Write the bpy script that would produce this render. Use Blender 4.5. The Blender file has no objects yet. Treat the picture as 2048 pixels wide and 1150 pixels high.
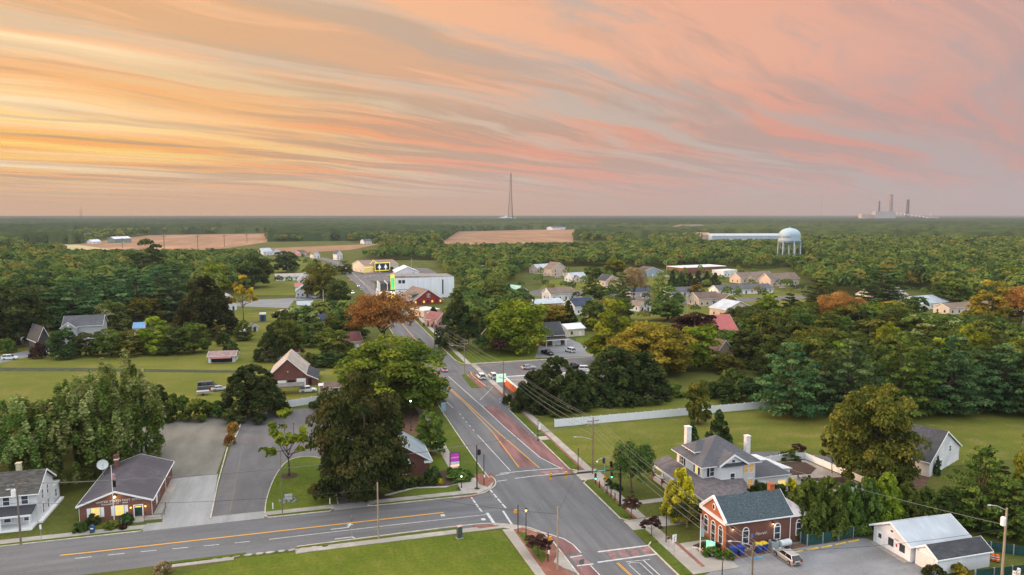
import bpy, math, random
import numpy as np
from mathutils import Vector, Matrix
R = math.radians
random.seed(7)
rng = np.random.default_rng(7)
scene = bpy.context.scene
col = scene.collection

# ------------------------------------------------------------------ camera
# +Y runs up the main road, +X to its right; the drone hovers 50 m above the origin
CAM_H, FOC, YAW = 50.0, 1424.0, R(15.8)
PITCH = math.atan(145.0 / FOC)
cd = bpy.data.cameras.new("camera")
cd.sensor_width = 36.0
cd.lens = 36.0 * FOC / 2048.0
cd.clip_start, cd.clip_end = 1.0, 80000.0
cam = bpy.data.objects.new("camera", cd)
col.objects.link(cam)
cam.location = (0, 0, CAM_H)
cam.rotation_euler = (math.pi / 2 - PITCH, 0, -YAW)
scene.camera = cam

def G(px, py, z=0.0):
    """world x, y of the survey point seen at (px, py) of the 2048 px survey photo, at height z"""
    u, v = (px - 1024) / FOC, (575 - py) / FOC
    f = math.cos(PITCH) + v * math.sin(PITCH)
    k = -math.sin(PITCH) + v * math.cos(PITCH)
    x = u * math.cos(YAW) + f * math.sin(YAW)
    y = -u * math.sin(YAW) + f * math.cos(YAW)
    t = (z - CAM_H) / k
    return x * t, y * t

def dist(x, y):
    """depth along the view axis"""
    return (x * math.sin(YAW) + y * math.cos(YAW)) * math.cos(PITCH) + CAM_H * math.sin(PITCH)

def hgt(x, y, py):
    """height at ground point (x, y) that appears at row py"""
    f = x * math.sin(YAW) + y * math.cos(YAW)
    t = math.tan(math.atan((575 - py) / FOC) - PITCH)
    return CAM_H + f * t

# ------------------------------------------------------------------ exposure
scene.view_settings.view_transform = 'Standard'
scene.view_settings.look = 'None'
scene.view_settings.gamma = 1.0
scene.view_settings.exposure = EXPOSURE = 0.0
scene.cycles.max_bounces = 6
scene.cycles.diffuse_bounces = 3
scene.cycles.glossy_bounces = 2
scene.cycles.transmission_bounces = 3
scene.cycles.volume_bounces = 0
scene.cycles.transparent_max_bounces = 6
scene.cycles.use_denoising = True

# ------------------------------------------------------------------ node helpers
class NT:
    def __init__(s, tree):
        s.t = tree
    def n(s, kind, **kw):
        nd = s.t.nodes.new(kind)
        for k, v in kw.items():
            setattr(nd, k, v)
        return nd
    def link(s, a, b):
        s.t.links.new(a, b)
    def put(s, sock, v):
        if isinstance(v, bpy.types.NodeSocket):
            s.link(v, sock)
        elif isinstance(v, (tuple, list)) and len(v) == 3 and sock.type == 'RGBA':
            sock.default_value = (*v, 1)
        else:
            sock.default_value = v
    def m(s, op, a, b=0.0, c=0.0, clamp=False):
        nd = s.n('ShaderNodeMath', operation=op, use_clamp=clamp)
        s.put(nd.inputs[0], a); s.put(nd.inputs[1], b); s.put(nd.inputs[2], c)
        return nd.outputs[0]
    def ss(s, v, a, b, x=0.0, y=1.0):
        nd = s.n('ShaderNodeMapRange', interpolation_type='SMOOTHSTEP')
        s.put(nd.inputs[0], v)
        for i, q in enumerate((a, b, x, y)):
            s.put(nd.inputs[i + 1], q)
        return nd.outputs[0]
    def mix(s, f, a, b, blend='MIX'):
        nd = s.n('ShaderNodeMix', data_type='RGBA', blend_type=blend)
        s.put(nd.inputs[0], f); s.put(nd.inputs[6], a); s.put(nd.inputs[7], b)
        return nd.outputs[2]
    def xyz(s, x, y, z):
        nd = s.n('ShaderNodeCombineXYZ')
        s.put(nd.inputs[0], x); s.put(nd.inputs[1], y); s.put(nd.inputs[2], z)
        return nd.outputs[0]
    def sep(s, v):
        nd = s.n('ShaderNodeSeparateXYZ'); s.link(v, nd.inputs[0])
        return nd.outputs
    def noise(s, vec, scale, detail=4.0, rough=0.5, dist=0.0, out=0):
        nd = s.n('ShaderNodeTexNoise')
        s.put(nd.inputs['Vector'], vec)
        nd.inputs['Scale'].default_value = scale
        nd.inputs['Detail'].default_value = detail
        nd.inputs['Roughness'].default_value = rough
        nd.inputs['Distortion'].default_value = dist
        return nd.outputs[out]

# ------------------------------------------------------------------ world: dusk sky with lit streaks of cloud
SUN_AZ, SUN_EL = R(-66), R(7)          # azimuth from +Y towards +X
world = bpy.data.worlds.new("World")
scene.world = world
world.use_nodes = True
W = NT(world.node_tree)
for nd in list(W.t.nodes):
    W.t.nodes.remove(nd)
wo = W.n('ShaderNodeOutputWorld')
tc = W.n('ShaderNodeTexCoord').outputs['Generated']
dx, dy, dz = W.sep(tc)
sky = W.n('ShaderNodeTexSky', sky_type='NISHITA', sun_disc=False)
sky.sun_elevation = SUN_EL
sky.sun_rotation = SUN_AZ
sky.air_density, sky.dust_density = 1.0, 1.5
az = W.m('ARCTAN2', dx, dy)                                    # 0 along +Y
a = W.ss(az, R(-24), R(56))                                    # 0 sunset side, 1 far right
aL = W.ss(az, R(-26), R(16))
el = W.m('ARCTAN2', dz, W.m('SQRT', W.m('ADD', W.m('MULTIPLY', dx, dx), W.m('MULTIPLY', dy, dy))))
inv = W.m('DIVIDE', 1.0, W.m('ADD', W.m('MAXIMUM', dz, 0.0), 0.055))
cx, cy = W.m('MULTIPLY', dx, inv), W.m('MULTIPLY', dy, inv)
CD = R(58)                                                     # the streaks run towards this bearing
wob = W.noise(W.xyz(W.m('MULTIPLY', cx, 0.25), W.m('MULTIPLY', cy, 0.25), 4.0), 1.0, 3, 0.5, 0.0, 1)
wx, wy, wz = W.sep(wob)
cx = W.m('ADD', cx, W.m('MULTIPLY', W.m('SUBTRACT', wx, 0.5), 1.7))
cy = W.m('ADD', cy, W.m('MULTIPLY', W.m('SUBTRACT', wy, 0.5), 1.7))
s_ = W.m('ADD', W.m('MULTIPLY', cx, math.sin(CD)), W.m('MULTIPLY', cy, math.cos(CD)))
t_ = W.m('SUBTRACT', W.m('MULTIPLY', cx, math.cos(CD)), W.m('MULTIPLY', cy, math.sin(CD)))
def streak(ks, kt, off, detail, rough, dist):
    return W.noise(W.xyz(W.m('MULTIPLY', s_, ks), W.m('MULTIPLY', t_, kt), off), 1.0, detail, rough, dist)
n_big = streak(0.12, 0.62, 3.1, 3, 0.5, 0.3)
n_mid = streak(0.20, 1.25, 7.9, 7, 0.56, 0.6)
n_fine = streak(0.55, 3.6, 1.3, 7, 0.66, 0.7)
n_puff = streak(0.75, 1.7, 33.0, 7, 0.62, 0.8)
n_shade = streak(0.30, 1.9, 21.0, 7, 0.6, 0.6)
clear = W.mix(aL, (1.08, 0.68, 0.16), W.mix(a, (0.84, 0.62, 0.38), (0.48, 0.38, 0.36)))
lit = W.mix(aL, (0.96, 0.38, 0.06), W.mix(a, (1.0, 0.37, 0.15), (0.70, 0.30, 0.23)))
high_lit = W.mix(a, (1.04, 0.57, 0.27), (0.80, 0.40, 0.30))
up = W.ss(el, R(5), R(12))
lit = W.mix(up, lit, high_lit)
shade = W.mix(a, (0.60, 0.35, 0.16), (0.46, 0.33, 0.31))
clear = W.mix(W.m('MULTIPLY', up, 0.85), clear, W.mix(a, (0.76, 0.55, 0.38), (0.42, 0.36, 0.37)))
low = W.m('MULTIPLY', W.m('SUBTRACT', 1.0, W.ss(az, R(-22), R(14))), W.ss(el, R(4.5), R(11.5), 1.0, 0.0))
clear = W.mix(W.m('MULTIPLY', low, 0.9), clear, (1.22, 0.74, 0.11))
lit = W.mix(W.m('MULTIPLY', low, 0.9), lit, (1.12, 0.46, 0.04))
shade = W.mix(W.m('MULTIPLY', low, 0.8), shade, (0.56, 0.31, 0.12))
dens = W.m('ADD', W.m('MULTIPLY', n_mid, 0.58), W.m('ADD', W.m('MULTIPLY', n_big, 0.34), W.m('MULTIPLY', n_fine, 0.25)))
dens = W.m('ADD', dens, W.m('MULTIPLY', W.m('SUBTRACT', n_puff, 0.5), W.m('ADD', 0.10, W.m('MULTIPLY', up, 0.28))))
cm = W.ss(dens, 0.50, 0.645)
c = W.mix(cm, clear, lit)
sh = W.m('MULTIPLY', W.ss(W.m('ADD', n_shade, W.m('MULTIPLY', n_fine, 0.25)), 0.58, 0.72), W.m('SUBTRACT', 0.85, W.m('MULTIPLY', up, 0.35)))
c = W.mix(sh, c, shade)
glow = W.m('MULTIPLY', W.m('SUBTRACT', 1.0, W.ss(az, R(-24), R(4))), W.ss(W.m('ADD', n_big, W.m('MULTIPLY', n_fine, 0.3)), 0.70, 0.86))
c = W.mix(W.m('MULTIPLY', glow, 0.85), c, (1.25, 0.98, 0.56))
hz = W.mix(a, (0.76, 0.40, 0.17), (0.52, 0.34, 0.29))
c = W.mix(W.ss(el, R(0.3), R(3.2)), hz, c)
c = W.mix(W.m('MULTIPLY', W.ss(az, R(34), R(58)), 0.5), c, (0.45, 0.345, 0.34))
# the unseen upper and rear sky: Nishita plus added brightness that lifts ground and south walls
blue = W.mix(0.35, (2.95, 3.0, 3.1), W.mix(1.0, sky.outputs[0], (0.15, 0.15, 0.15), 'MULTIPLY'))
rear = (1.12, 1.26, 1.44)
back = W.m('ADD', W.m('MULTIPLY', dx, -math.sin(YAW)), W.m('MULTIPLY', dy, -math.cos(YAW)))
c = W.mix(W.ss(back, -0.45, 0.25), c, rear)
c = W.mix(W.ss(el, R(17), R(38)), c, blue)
below = W.ss(el, R(-0.6), R(-3))
c = W.mix(below, c, (0.10, 0.11, 0.09))
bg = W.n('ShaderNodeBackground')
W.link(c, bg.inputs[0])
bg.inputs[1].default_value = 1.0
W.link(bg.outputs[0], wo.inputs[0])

sd = bpy.data.lights.new("sun", 'SUN')
sd.energy, sd.angle, sd.color = 5.0, R(20), (1.0, 0.60, 0.33)
so = bpy.data.objects.new("sun", sd)
col.objects.link(so)
so.rotation_euler = Vector((-math.sin(SUN_AZ) * math.cos(SUN_EL + R(5)), -math.cos(SUN_AZ) * math.cos(SUN_EL + R(5)), -math.sin(SUN_EL + R(5)))).to_track_quat('-Z', 'Y').to_euler()

# ------------------------------------------------------------------ materials
MATS = {}
def M(name, c, var=0.14, sc=1.0, rough=0.8, metal=0.0, emit=0.0, stretch=None, c2=None, bump=0.0, lo=0.35, hi=0.65, big=0.0, spec=0.3):
    """procedural surface: colour c, broken up by noise towards c2 (or darker/lighter c)"""
    if name in MATS:
        return MATS[name]
    m = bpy.data.materials.new(name)
    m.use_nodes = True
    T = NT(m.node_tree)
    p = T.t.nodes['Principled BSDF']
    o = T.n('ShaderNodeTexCoord').outputs['Object']
    v = o
    if stretch:
        mp = T.n('ShaderNodeMapping'); mp.inputs['Scale'].default_value = stretch
        T.link(o, mp.inputs[0]); v = mp.outputs[0]
    f = T.ss(T.noise(v, sc, 5, 0.6), lo, hi)
    d1 = tuple(x * (1 - var) for x in c)
    d2 = c2 or tuple(min(1, x * (1 + var)) for x in c)
    cc = T.mix(f, d1, d2)
    if big:
        cc = T.mix(T.ss(T.noise(o, big, 3), 0.35, 0.65), cc, tuple(x * 0.8 for x in c))
    T.link(cc, p.inputs['Base Color'])
    p.inputs['Roughness'].default_value = rough
    p.inputs['Metallic'].default_value = metal
    p.inputs['Specular IOR Level'].default_value = spec
    if emit:
        p.inputs['Emission Color'].default_value = (*c, 1)
        p.inputs['Emission Strength'].default_value = emit
    if bump:
        b = T.n('ShaderNodeBump'); b.inputs['Strength'].default_value = bump
        T.link(f, b.inputs['Height']); T.link(b.outputs[0], p.inputs['Normal'])
    MATS[name] = m
    return m

def leafmat(name, cols, trans=0.28, hue=0.03):
    """foliage: colour picked per leaf clump (attribute 'tint') and varied per tree"""
    if name in MATS:
        return MATS[name]
    m = bpy.data.materials.new(name)
    m.use_nodes = True
    T = NT(m.node_tree)
    T.t.nodes.remove(T.t.nodes['Principled BSDF'])
    out = T.t.nodes['Material Output']
    at = T.n('ShaderNodeAttribute', attribute_name='tint').outputs['Fac']
    rp = T.n('ShaderNodeValToRGB')
    el = rp.color_ramp.elements
    el[0].color, el[0].position = (*cols[0], 1), 0.0
    el[1].color, el[1].position = (*cols[-1], 1), 1.0
    for i, q in enumerate(cols[1:-1]):
        e = el.new((i + 1) / (len(cols) - 1)); e.color = (*q, 1)
    T.link(at, rp.inputs[0])
    rnd = T.n('ShaderNodeObjectInfo').outputs['Random']
    hs = T.n('ShaderNodeHueSaturation')
    T.link(rp.outputs[0], hs.inputs['Color'])
    T.link(T.m('ADD', 0.5 - hue, T.m('MULTIPLY', rnd, 2 * hue)), hs.inputs['Hue'])
    T.link(T.m('ADD', 1.0, T.m('MULTIPLY', rnd, 0.55)), hs.inputs['Value'])
    d, t = T.n('ShaderNodeBsdfDiffuse'), T.n('ShaderNodeBsdfTranslucent')
    T.link(hs.outputs[0], d.inputs[0]); T.link(hs.outputs[0], t.inputs[0])
    mx = T.n('ShaderNodeMixShader'); mx.inputs[0].default_value = trans
    T.link(d.outputs[0], mx.inputs[1]); T.link(t.outputs[0], mx.inputs[2])
    T.link(mx.outputs[0], out.inputs[0])
    MATS[name] = m
    return m

def glass(name, c=(0.03, 0.035, 0.04), emit=None, st=1.0):
    if name in MATS:
        return MATS[name]
    m = M(name, c, 0.3, 0.8, rough=0.08, spec=0.6)
    if emit:
        p = m.node_tree.nodes['Principled BSDF']
        p.inputs['Emission Color'].default_value = (*emit, 1)
        p.inputs['Emission Strength'].default_value = st
    return m

# ------------------------------------------------------------------ mesh helpers
def link(o, parent=None):
    col.objects.link(o)
    if parent is not None:
        o.parent = parent
    return o

class MB:
    """collects shapes into ONE mesh object; every face remembers its material"""
    def __init__(s, mat=None):
        s.v, s.f, s.mi, s.ms, s.cur = [], [], [], [], 0
        if mat:
            s.use(mat)
    def use(s, mat):
        if mat not in s.ms:
            s.ms.append(mat)
        s.cur = s.ms.index(mat)
        return s
    def add(s, vs, fs):
        b = len(s.v)
        s.v += [tuple(v) for v in vs]
        s.f += [tuple(b + i for i in f) for f in fs]
        s.mi += [s.cur] * len(fs)
        return s
    def box(s, x0, y0, z0, x1, y1, z1):
        vs = [(x, y, z) for z in (z0, z1) for x, y in ((x0, y0), (x1, y0), (x1, y1), (x0, y1))]
        return s.add(vs, [(3, 2, 1, 0), (4, 5, 6, 7), (0, 1, 5, 4), (1, 2, 6, 5), (2, 3, 7, 6), (3, 0, 4, 7)])
    def cbox(s, x, y, z, w, d, h, rz=0):
        c, q = math.cos(rz), math.sin(rz)
        vs = []
        for zz in (z, z + h):
            for a_, b_ in ((-1, -1), (1, -1), (1, 1), (-1, 1)):
                X, Y = a_ * w / 2, b_ * d / 2
                vs.append((x + X * c - Y * q, y + X * q + Y * c, zz))
        return s.add(vs, [(3, 2, 1, 0), (4, 5, 6, 7), (0, 1, 5, 4), (1, 2, 6, 5), (2, 3, 7, 6), (3, 0, 4, 7)])
    def prism(s, poly, z0, z1):
        n = len(poly)
        vs = [(x, y, z0) for x, y in poly] + [(x, y, z1) for x, y in poly]
        return s.add(vs, [tuple(range(n - 1, -1, -1)), tuple(range(n, 2 * n))] + [(i, (i + 1) % n, n + (i + 1) % n, n + i) for i in range(n)])
    def extr(s, poly, axis, a0, a1):
        """poly in the plane across axis ('x': (y,z) pairs, 'y': (x,z) pairs), extruded a0..a1"""
        n = len(poly)
        f = (lambda q, a: (a, q[0], q[1])) if axis == 'x' else (lambda q, a: (q[0], a, q[1]))
        vs = [f(q, a0) for q in poly] + [f(q, a1) for q in poly]
        return s.add(vs, [tuple(range(n - 1, -1, -1)), tuple(range(n, 2 * n))] + [(i, (i + 1) % n, n + (i + 1) % n, n + i) for i in range(n)])
    def sheet(s, poly, z):
        return s.add([(x, y, z) for x, y in poly], [tuple(range(len(poly)))])
    def tube(s, pts, rads, n=8, cap=True):
        pts = [Vector(p) for p in pts]
        if not isinstance(rads, (list, tuple)):
            rads = [rads] * len(pts)
        vs = []
        for i, p in enumerate(pts):
            d = (pts[min(i + 1, len(pts) - 1)] - pts[max(i - 1, 0)])
            d = d.normalized() if d.length > 1e-9 else Vector((0, 0, 1))
            u = d.cross(Vector((0.31, 0.95, 0.05) if abs(d.z) > 0.9 else (0, 0, 1))).normalized()
            w = d.cross(u)
            for k in range(n):
                an = 2 * math.pi * k / n
                vs.append(p + rads[i] * (math.cos(an) * u + math.sin(an) * w))
        fs = [(i * n + k, i * n + (k + 1) % n, (i + 1) * n + (k + 1) % n, (i + 1) * n + k) for i in range(len(pts) - 1) for k in range(n)]
        if cap:
            fs += [tuple(range(n - 1, -1, -1)), tuple(range((len(pts) - 1) * n, len(pts) * n))]
        return s.add(vs, fs)
    def lathe(s, prof, x=0, y=0, z=0, n=16):
        """prof: (radius, height) pairs, bottom to top"""
        return s.tube([(x, y, z + h) for r, h in prof], [max(r, 1e-3) for r, h in prof], n) if False else s._lathe(prof, x, y, z, n)
    def _lathe(s, prof, x, y, z, n):
        vs = [(x + r * math.cos(2 * math.pi * k / n), y + r * math.sin(2 * math.pi * k / n), z + h) for r, h in prof for k in range(n)]
        L = len(prof)
        fs = [(i * n + k, i * n + (k + 1) % n, (i + 1) * n + (k + 1) % n, (i + 1) * n + k) for i in range(L - 1) for k in range(n)]
        fs += [tuple(range(n - 1, -1, -1)), tuple(range((L - 1) * n, L * n))]
        return s.add(vs, fs)
    def ball(s, x, y, z, rx, ry=None, rz=None, n=10):
        ry = ry or rx; rz = rz or rx
        prof = [(math.sin(math.pi * (i + 0.5) / n), -math.cos(math.pi * (i + 0.5) / n)) for i in range(n)]
        b = len(s.v)
        s._lathe(prof, 0, 0, 0, n + 2)
        for i in range(b, len(s.v)):
            q = s.v[i]
            s.v[i] = (x + q[0] * rx, y + q[1] * ry, z + q[2] * rz)
        return s
    def build(s, name, parent=None, loc=(0, 0, 0), rz=0.0, smooth=False):
        me = bpy.data.meshes.new(name)
        me.from_pydata(s.v, [], s.f)
        for m in s.ms:
            me.materials.append(m)
        me.polygons.foreach_set('material_index', s.mi)
        if smooth:
            me.polygons.foreach_set('use_smooth', [True] * len(s.f))
        me.update()
        o = bpy.data.objects.new(name, me)
        o.location = loc
        o.rotation_euler = (0, 0, rz)
        return link(o, parent)

def tag(o, label=None, cat=None, group=None, kind=None):
    if label: o['label'] = label
    if cat: o['category'] = cat
    if group: o['group'] = group
    if kind: o['kind'] = kind
    return o

def thing(name, label, cat, loc=(0, 0, 0), rz=0.0, group=None):
    o = bpy.data.objects.new(name, None)
    o.empty_display_size = 0.5
    o.location = loc
    o.rotation_euler = (0, 0, rz)
    link(o)
    return tag(o, label, cat, group)

def struct(mb, name, kind='structure'):
    o = mb.build(name)
    o['kind'] = kind
    return o

def dup(root, loc=None, rz=None, label=None, group=None, scale=None):
    r = root.copy(); col.objects.link(r)
    if loc is not None: r.location = loc
    if rz is not None: r.rotation_euler = (0, 0, rz)
    if scale is not None: r.scale = scale
    if label: r['label'] = label
    if group: r['group'] = group
    for ch in list(root.children):
        c_ = ch.copy(); col.objects.link(c_); c_.parent = r
        for g in list(ch.children):
            d_ = g.copy(); col.objects.link(d_); d_.parent = c_
    return r

def remat(root, old, new):
    """give this copy's children another paint: material on the object slot, mesh data stay shared"""
    for ch in [root] + list(root.children_recursive):
        if ch.type == 'MESH':
            for sl in ch.material_slots:
                if sl.material == old:
                    sl.link = 'OBJECT'; sl.material = new

def text(body, size, mat, parent, loc, rot, name='lettering', depth=0.01, align='CENTER', sx=1.0, space=1.0):
    cu = bpy.data.curves.new(name, 'FONT')
    cu.body, cu.size, cu.extrude = body, size, depth
    cu.align_x, cu.align_y = align, 'CENTER'
    cu.space_character = space
    cu.materials.append(mat)
    c0 = bpy.data.objects.new(name, cu)
    me = bpy.data.meshes.new_from_object(c0)
    bpy.data.objects.remove(c0)
    if not me.materials:
        me.materials.append(mat)
    o = bpy.data.objects.new(name, me)
    o.location, o.rotation_euler, o.scale = loc, rot, (sx, 1, 1)
    return link(o, parent)
# ------------------------------------------------------------------ ground, roads, pavements, markings
def grassmat(name, a, b, dry, k=0.25, sc=0.05, stripes=None):
    m = bpy.data.materials.new(name); m.use_nodes = True
    T = NT(m.node_tree); p = T.t.nodes['Principled BSDF']
    o = T.n('ShaderNodeTexCoord').outputs['Object']
    f1 = T.ss(T.noise(o, sc, 5, 0.6), 0.35, 0.65)
    f2 = T.ss(T.noise(o, sc * 5.3, 4, 0.65), 0.48, 0.72)
    f3 = T.noise(o, 1.9, 4, 0.7)
    c = T.mix(f1, a, b)
    c = T.mix(T.m('MULTIPLY', f2, k * 2), c, dry)
    c = T.mix(T.ss(f3, 0.25, 0.75), T.mix(1.0, c, (0.60, 0.62, 0.60), 'MULTIPLY'), c)
    if stripes:
        X, Y, Z = T.sep(o)
        w = T.m('SINE', T.m('ADD', T.m('MULTIPLY', T.m('ADD', T.m('MULTIPLY', X, stripes[0]), T.m('MULTIPLY', Y, stripes[1])), 2.0), T.m('MULTIPLY', T.noise(o, 0.15, 2), 5.0)))
        c = T.mix(T.ss(w, -0.6, 0.6, 0.0, 0.22), c, tuple(q * 0.72 for q in a))
    T.link(c, p.inputs['Base Color'])
    p.inputs['Roughness'].default_value = 0.95
    p.inputs['Specular IOR Level'].default_value = 0.08
    MATS[name] = m
    return m

g_base = grassmat("ground_grass", (0.075, 0.095, 0.018), (0.115, 0.122, 0.026), (0.17, 0.135, 0.045))
g_lawn = grassmat("mown_lawn", (0.095, 0.132, 0.014), (0.140, 0.165, 0.020), (0.20, 0.17, 0.045), 0.22, 0.06, (0.9, 0.35))
g_olive = grassmat("olive_lawn", (0.108, 0.130, 0.020), (0.168, 0.172, 0.030), (0.24, 0.190, 0.060), 0.4, 0.03, (0.12, 0.5))
g_field = grassmat("field_grass", (0.128, 0.146, 0.022), (0.180, 0.178, 0.032), (0.26, 0.195, 0.065), 0.3, 0.02, (0.03, 0.25))
g_verge = grassmat("verge_grass", (0.075, 0.112, 0.014), (0.105, 0.130, 0.020), (0.15, 0.13, 0.04), 0.2, 0.2)

def asphaltmat(name, c, streak, k=0.3):
    m = bpy.data.materials.new(name); m.use_nodes = True
    T = NT(m.node_tree); p = T.t.nodes['Principled BSDF']
    o = T.n('ShaderNodeTexCoord').outputs['Object']
    mp = T.n('ShaderNodeMapping'); mp.inputs['Scale'].default_value = streak; T.link(o, mp.inputs[0])
    s1 = T.ss(T.noise(mp.outputs[0], 1.0, 5, 0.62), 0.3, 0.7)
    s2 = T.ss(T.noise(o, 0.12, 4, 0.6), 0.35, 0.7)
    s3 = T.noise(o, 2.5, 5, 0.7)
    col_ = T.mix(s1, tuple(x * (1 - k) for x in c), tuple(x * (1 + k * 0.7) for x in c))
    col_ = T.mix(T.m('MULTIPLY', s2, 0.45), col_, tuple(x * 0.72 for x in c))
    col_ = T.mix(T.ss(s3, 0.3, 0.7, 0, 0.3), col_, tuple(x * 1.35 for x in c))
    vo = T.n('ShaderNodeTexVoronoi', feature='DISTANCE_TO_EDGE'); vo.inputs['Scale'].default_value = 0.16
    wv = T.n('ShaderNodeVectorMath', operation='ADD'); T.link(o, wv.inputs[0])
    sc_ = T.n('ShaderNodeVectorMath', operation='SCALE'); T.link(T.noise(o, 0.7, 4, 0.6, out=1), sc_.inputs[0]); sc_.inputs['Scale'].default_value = 1.6
    T.link(sc_.outputs[0], wv.inputs[1]); T.link(wv.outputs[0], vo.inputs['Vector'])
    col_ = T.mix(T.ss(vo.outputs['Distance'], 0.003, 0.012, 0.24, 0.0), col_, tuple(x * 0.45 for x in c))
    T.link(col_, p.inputs['Base Color'])
    p.inputs['Roughness'].default_value = 0.75
    p.inputs['Specular IOR Level'].default_value = 0.25
    MATS[name] = m
    return m

asph_main = asphaltmat("asphalt_main", (0.120, 0.119, 0.122), (0.55, 0.035, 1))
asph_cross = asphaltmat("asphalt_cross", (0.122, 0.121, 0.124), (0.035, 0.5, 1))
asph_lot = asphaltmat("asphalt_lot", (0.120, 0.112, 0.112), (0.35, 0.08, 1), 0.22)
asph_pale = asphaltmat("asphalt_pale", (0.20, 0.20, 0.205), (0.12, 0.3, 1), 0.3)
gravel_m = asphaltmat("gravel_lot", (0.165, 0.155, 0.128), (0.22, 0.06, 1), 0.32)
conc = M("concrete", (0.34, 0.31, 0.27), 0.18, 0.5, 0.9, big=0.11)
conc_pale = asphaltmat("concrete_drive", (0.27, 0.265, 0.255), (0.45, 0.05, 1), 0.2)
kerb_m = M("kerb_concrete", (0.44, 0.39, 0.32), 0.2, 0.7, 0.9)
brickpave = M("brick_paving", (0.23, 0.095, 0.066), 0.25, 1.4, 0.9, big=0.3)
redpaint = M("red_road_coating", (0.175, 0.088, 0.083), 0.3, 0.5, 0.85, stretch=(1, 0.15, 1))
pinkpaint = M("worn_red_coating", (0.21, 0.125, 0.118), 0.3, 0.8, 0.85)
def paintmat(name, c, wear=0.35):
    m = M(name, c, 0.12, 1.2, 0.7, c2=tuple(x * 0.8 for x in c))
    return m
white_paint = M("white_road_paint", (0.54, 0.54, 0.53), 0.05, 1.3, 0.7, c2=(0.36, 0.36, 0.36), lo=0.42, hi=0.7)
yellow_paint = M("yellow_road_paint", (0.62, 0.32, 0.05), 0.08, 1.0, 0.7, c2=(0.40, 0.21, 0.06), lo=0.5, hi=0.8)
mulch = M("mulch", (0.055, 0.032, 0.022), 0.3, 3.0, 0.95)
soil = M("bare_soil", (0.24, 0.18, 0.12), 0.25, 0.4, 0.95)
crop = M("harvested_field", (0.28, 0.155, 0.082), 0.3, 0.03, 0.95, stretch=(1, 0.12, 1), big=0.006)

def gp(pts):
    return [G(*p) for p in pts]

def sheet(name, mat, poly, z, px=True):
    return struct(MB(mat).sheet(gp(poly) if px else poly, z), name)

def slab(name, mat, poly, z=0.10, px=True, z0=-0.2):
    return struct(MB(mat).prism(gp(poly) if px else poly, z0, z), name)

def rect(x0, y0, x1, y1):
    return [(x0, y0), (x1, y0), (x1, y1), (x0, y1)]

def ribbon(pts, w):
    """left and right edge of a strip of width w along pts"""
    L, Rr = [], []
    for i, p in enumerate(pts):
        a_, b_ = pts[max(i - 1, 0)], pts[min(i + 1, len(pts) - 1)]
        dx_, dy_ = b_[0] - a_[0], b_[1] - a_[1]
        q = math.hypot(dx_, dy_) or 1
        nx, ny = -dy_ / q * w / 2, dx_ / q * w / 2
        L.append((p[0] + nx, p[1] + ny)); Rr.append((p[0] - nx, p[1] - ny))
    return L, Rr

def strip_faces(mb, pts, w, z, z0=None, dash=None):
    if dash:
        on, off = dash
        out, cur, acc, pen = [], [pts[0]], 0.0, True
        for i in range(len(pts) - 1):
            p, q = Vector((*pts[i], 0)), Vector((*pts[i + 1], 0))
            L = (q - p).length; pos = 0.0
            while pos < L:
                need = (on if pen else off) - acc
                stp = min(need, L - pos)
                pos += stp; acc += stp
                pt = p + (q - p) * (pos / L)
                if pen: cur.append((pt.x, pt.y))
                if acc >= (on if pen else off) - 1e-6:
                    if pen and len(cur) > 1: out.append(cur)
                    pen = not pen; acc = 0.0; cur = [(pt.x, pt.y)]
        for seg in out: strip_faces(mb, seg, w, z, z0)
        return mb
    L, Rr = ribbon(pts, w)
    n = len(pts)
    if z0 is None:
        mb.add([(*p, z) for p in L] + [(*p, z) for p in Rr], [(n + i, n + i + 1, i + 1, i) for i in range(n - 1)])
    else:
        for i in range(n - 1):
            mb.prism([Rr[i], Rr[i + 1], L[i + 1], L[i]], z0, z)
    return mb

def smooth_pts(pts, k=4):
    out = []
    for i in range(len(pts) - 1):
        p0, p1, p2, p3 = (Vector(pts[max(0, min(len(pts) - 1, j))]) for j in (i - 1, i, i + 1, i + 2))
        for t in np.linspace(0, 1, k, endpoint=False):
            out.append(tuple(0.5 * ((2 * p1) + (p2 - p0) * t + (2 * p0 - 5 * p1 + 4 * p2 - p3) * t * t + (3 * p1 - p0 - 3 * p2 + p3) * t ** 3)))
    return out + [tuple(pts[-1])]

# the ground, one sheet out to the horizon
struct(MB(g_base).sheet(rect(-40000, -3000, 60000, 60000), 0.0), 'ground')
sheet('lawn', g_lawn, [(330, 1160), (470, 1118), (670, 1095), (1000, 1060), (1080, 1160)], 0.006)
sheet('lawn', g_olive, [(1035, 812), (1200, 790), (1540, 780), (2100, 800), (2150, 905), (1640, 960), (1420, 930), (1250, 935), (1165, 925)], 0.006)
sheet('lawn', g_field, [(-60, 690), (240, 690), (470, 690), (660, 700), (680, 760), (640, 800), (440, 835), (330, 835), (-100, 790)], 0.006)
sheet('lawn', g_field, [(380, 640), (460, 612), (700, 600), (720, 690), (520, 690), (390, 690)], 0.007)
sheet('lawn', g_lawn, [(880, 735), (915, 690), (1050, 690), (1080, 700), (1072, 722), (925, 737)], 0.006)
sheet('lawn', g_lawn, [(1150, 675), (1180, 668), (1230, 700), (1190, 705), (1160, 700)], 0.006)
sheet('lawn', g_field, [(1100, 560), (1300, 545), (1620, 590), (1640, 640), (1460, 640), (1200, 640), (1040, 610)], 0.006)
sheet('lawn', g_field, [(505, 590), (530, 520), (640, 515), (700, 590)], 0.006)
sheet('lawn', g_lawn, [(790, 900), (870, 855), (905, 850), (985, 940), (960, 980), (760, 995), (720, 990)], 0.006)

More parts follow.
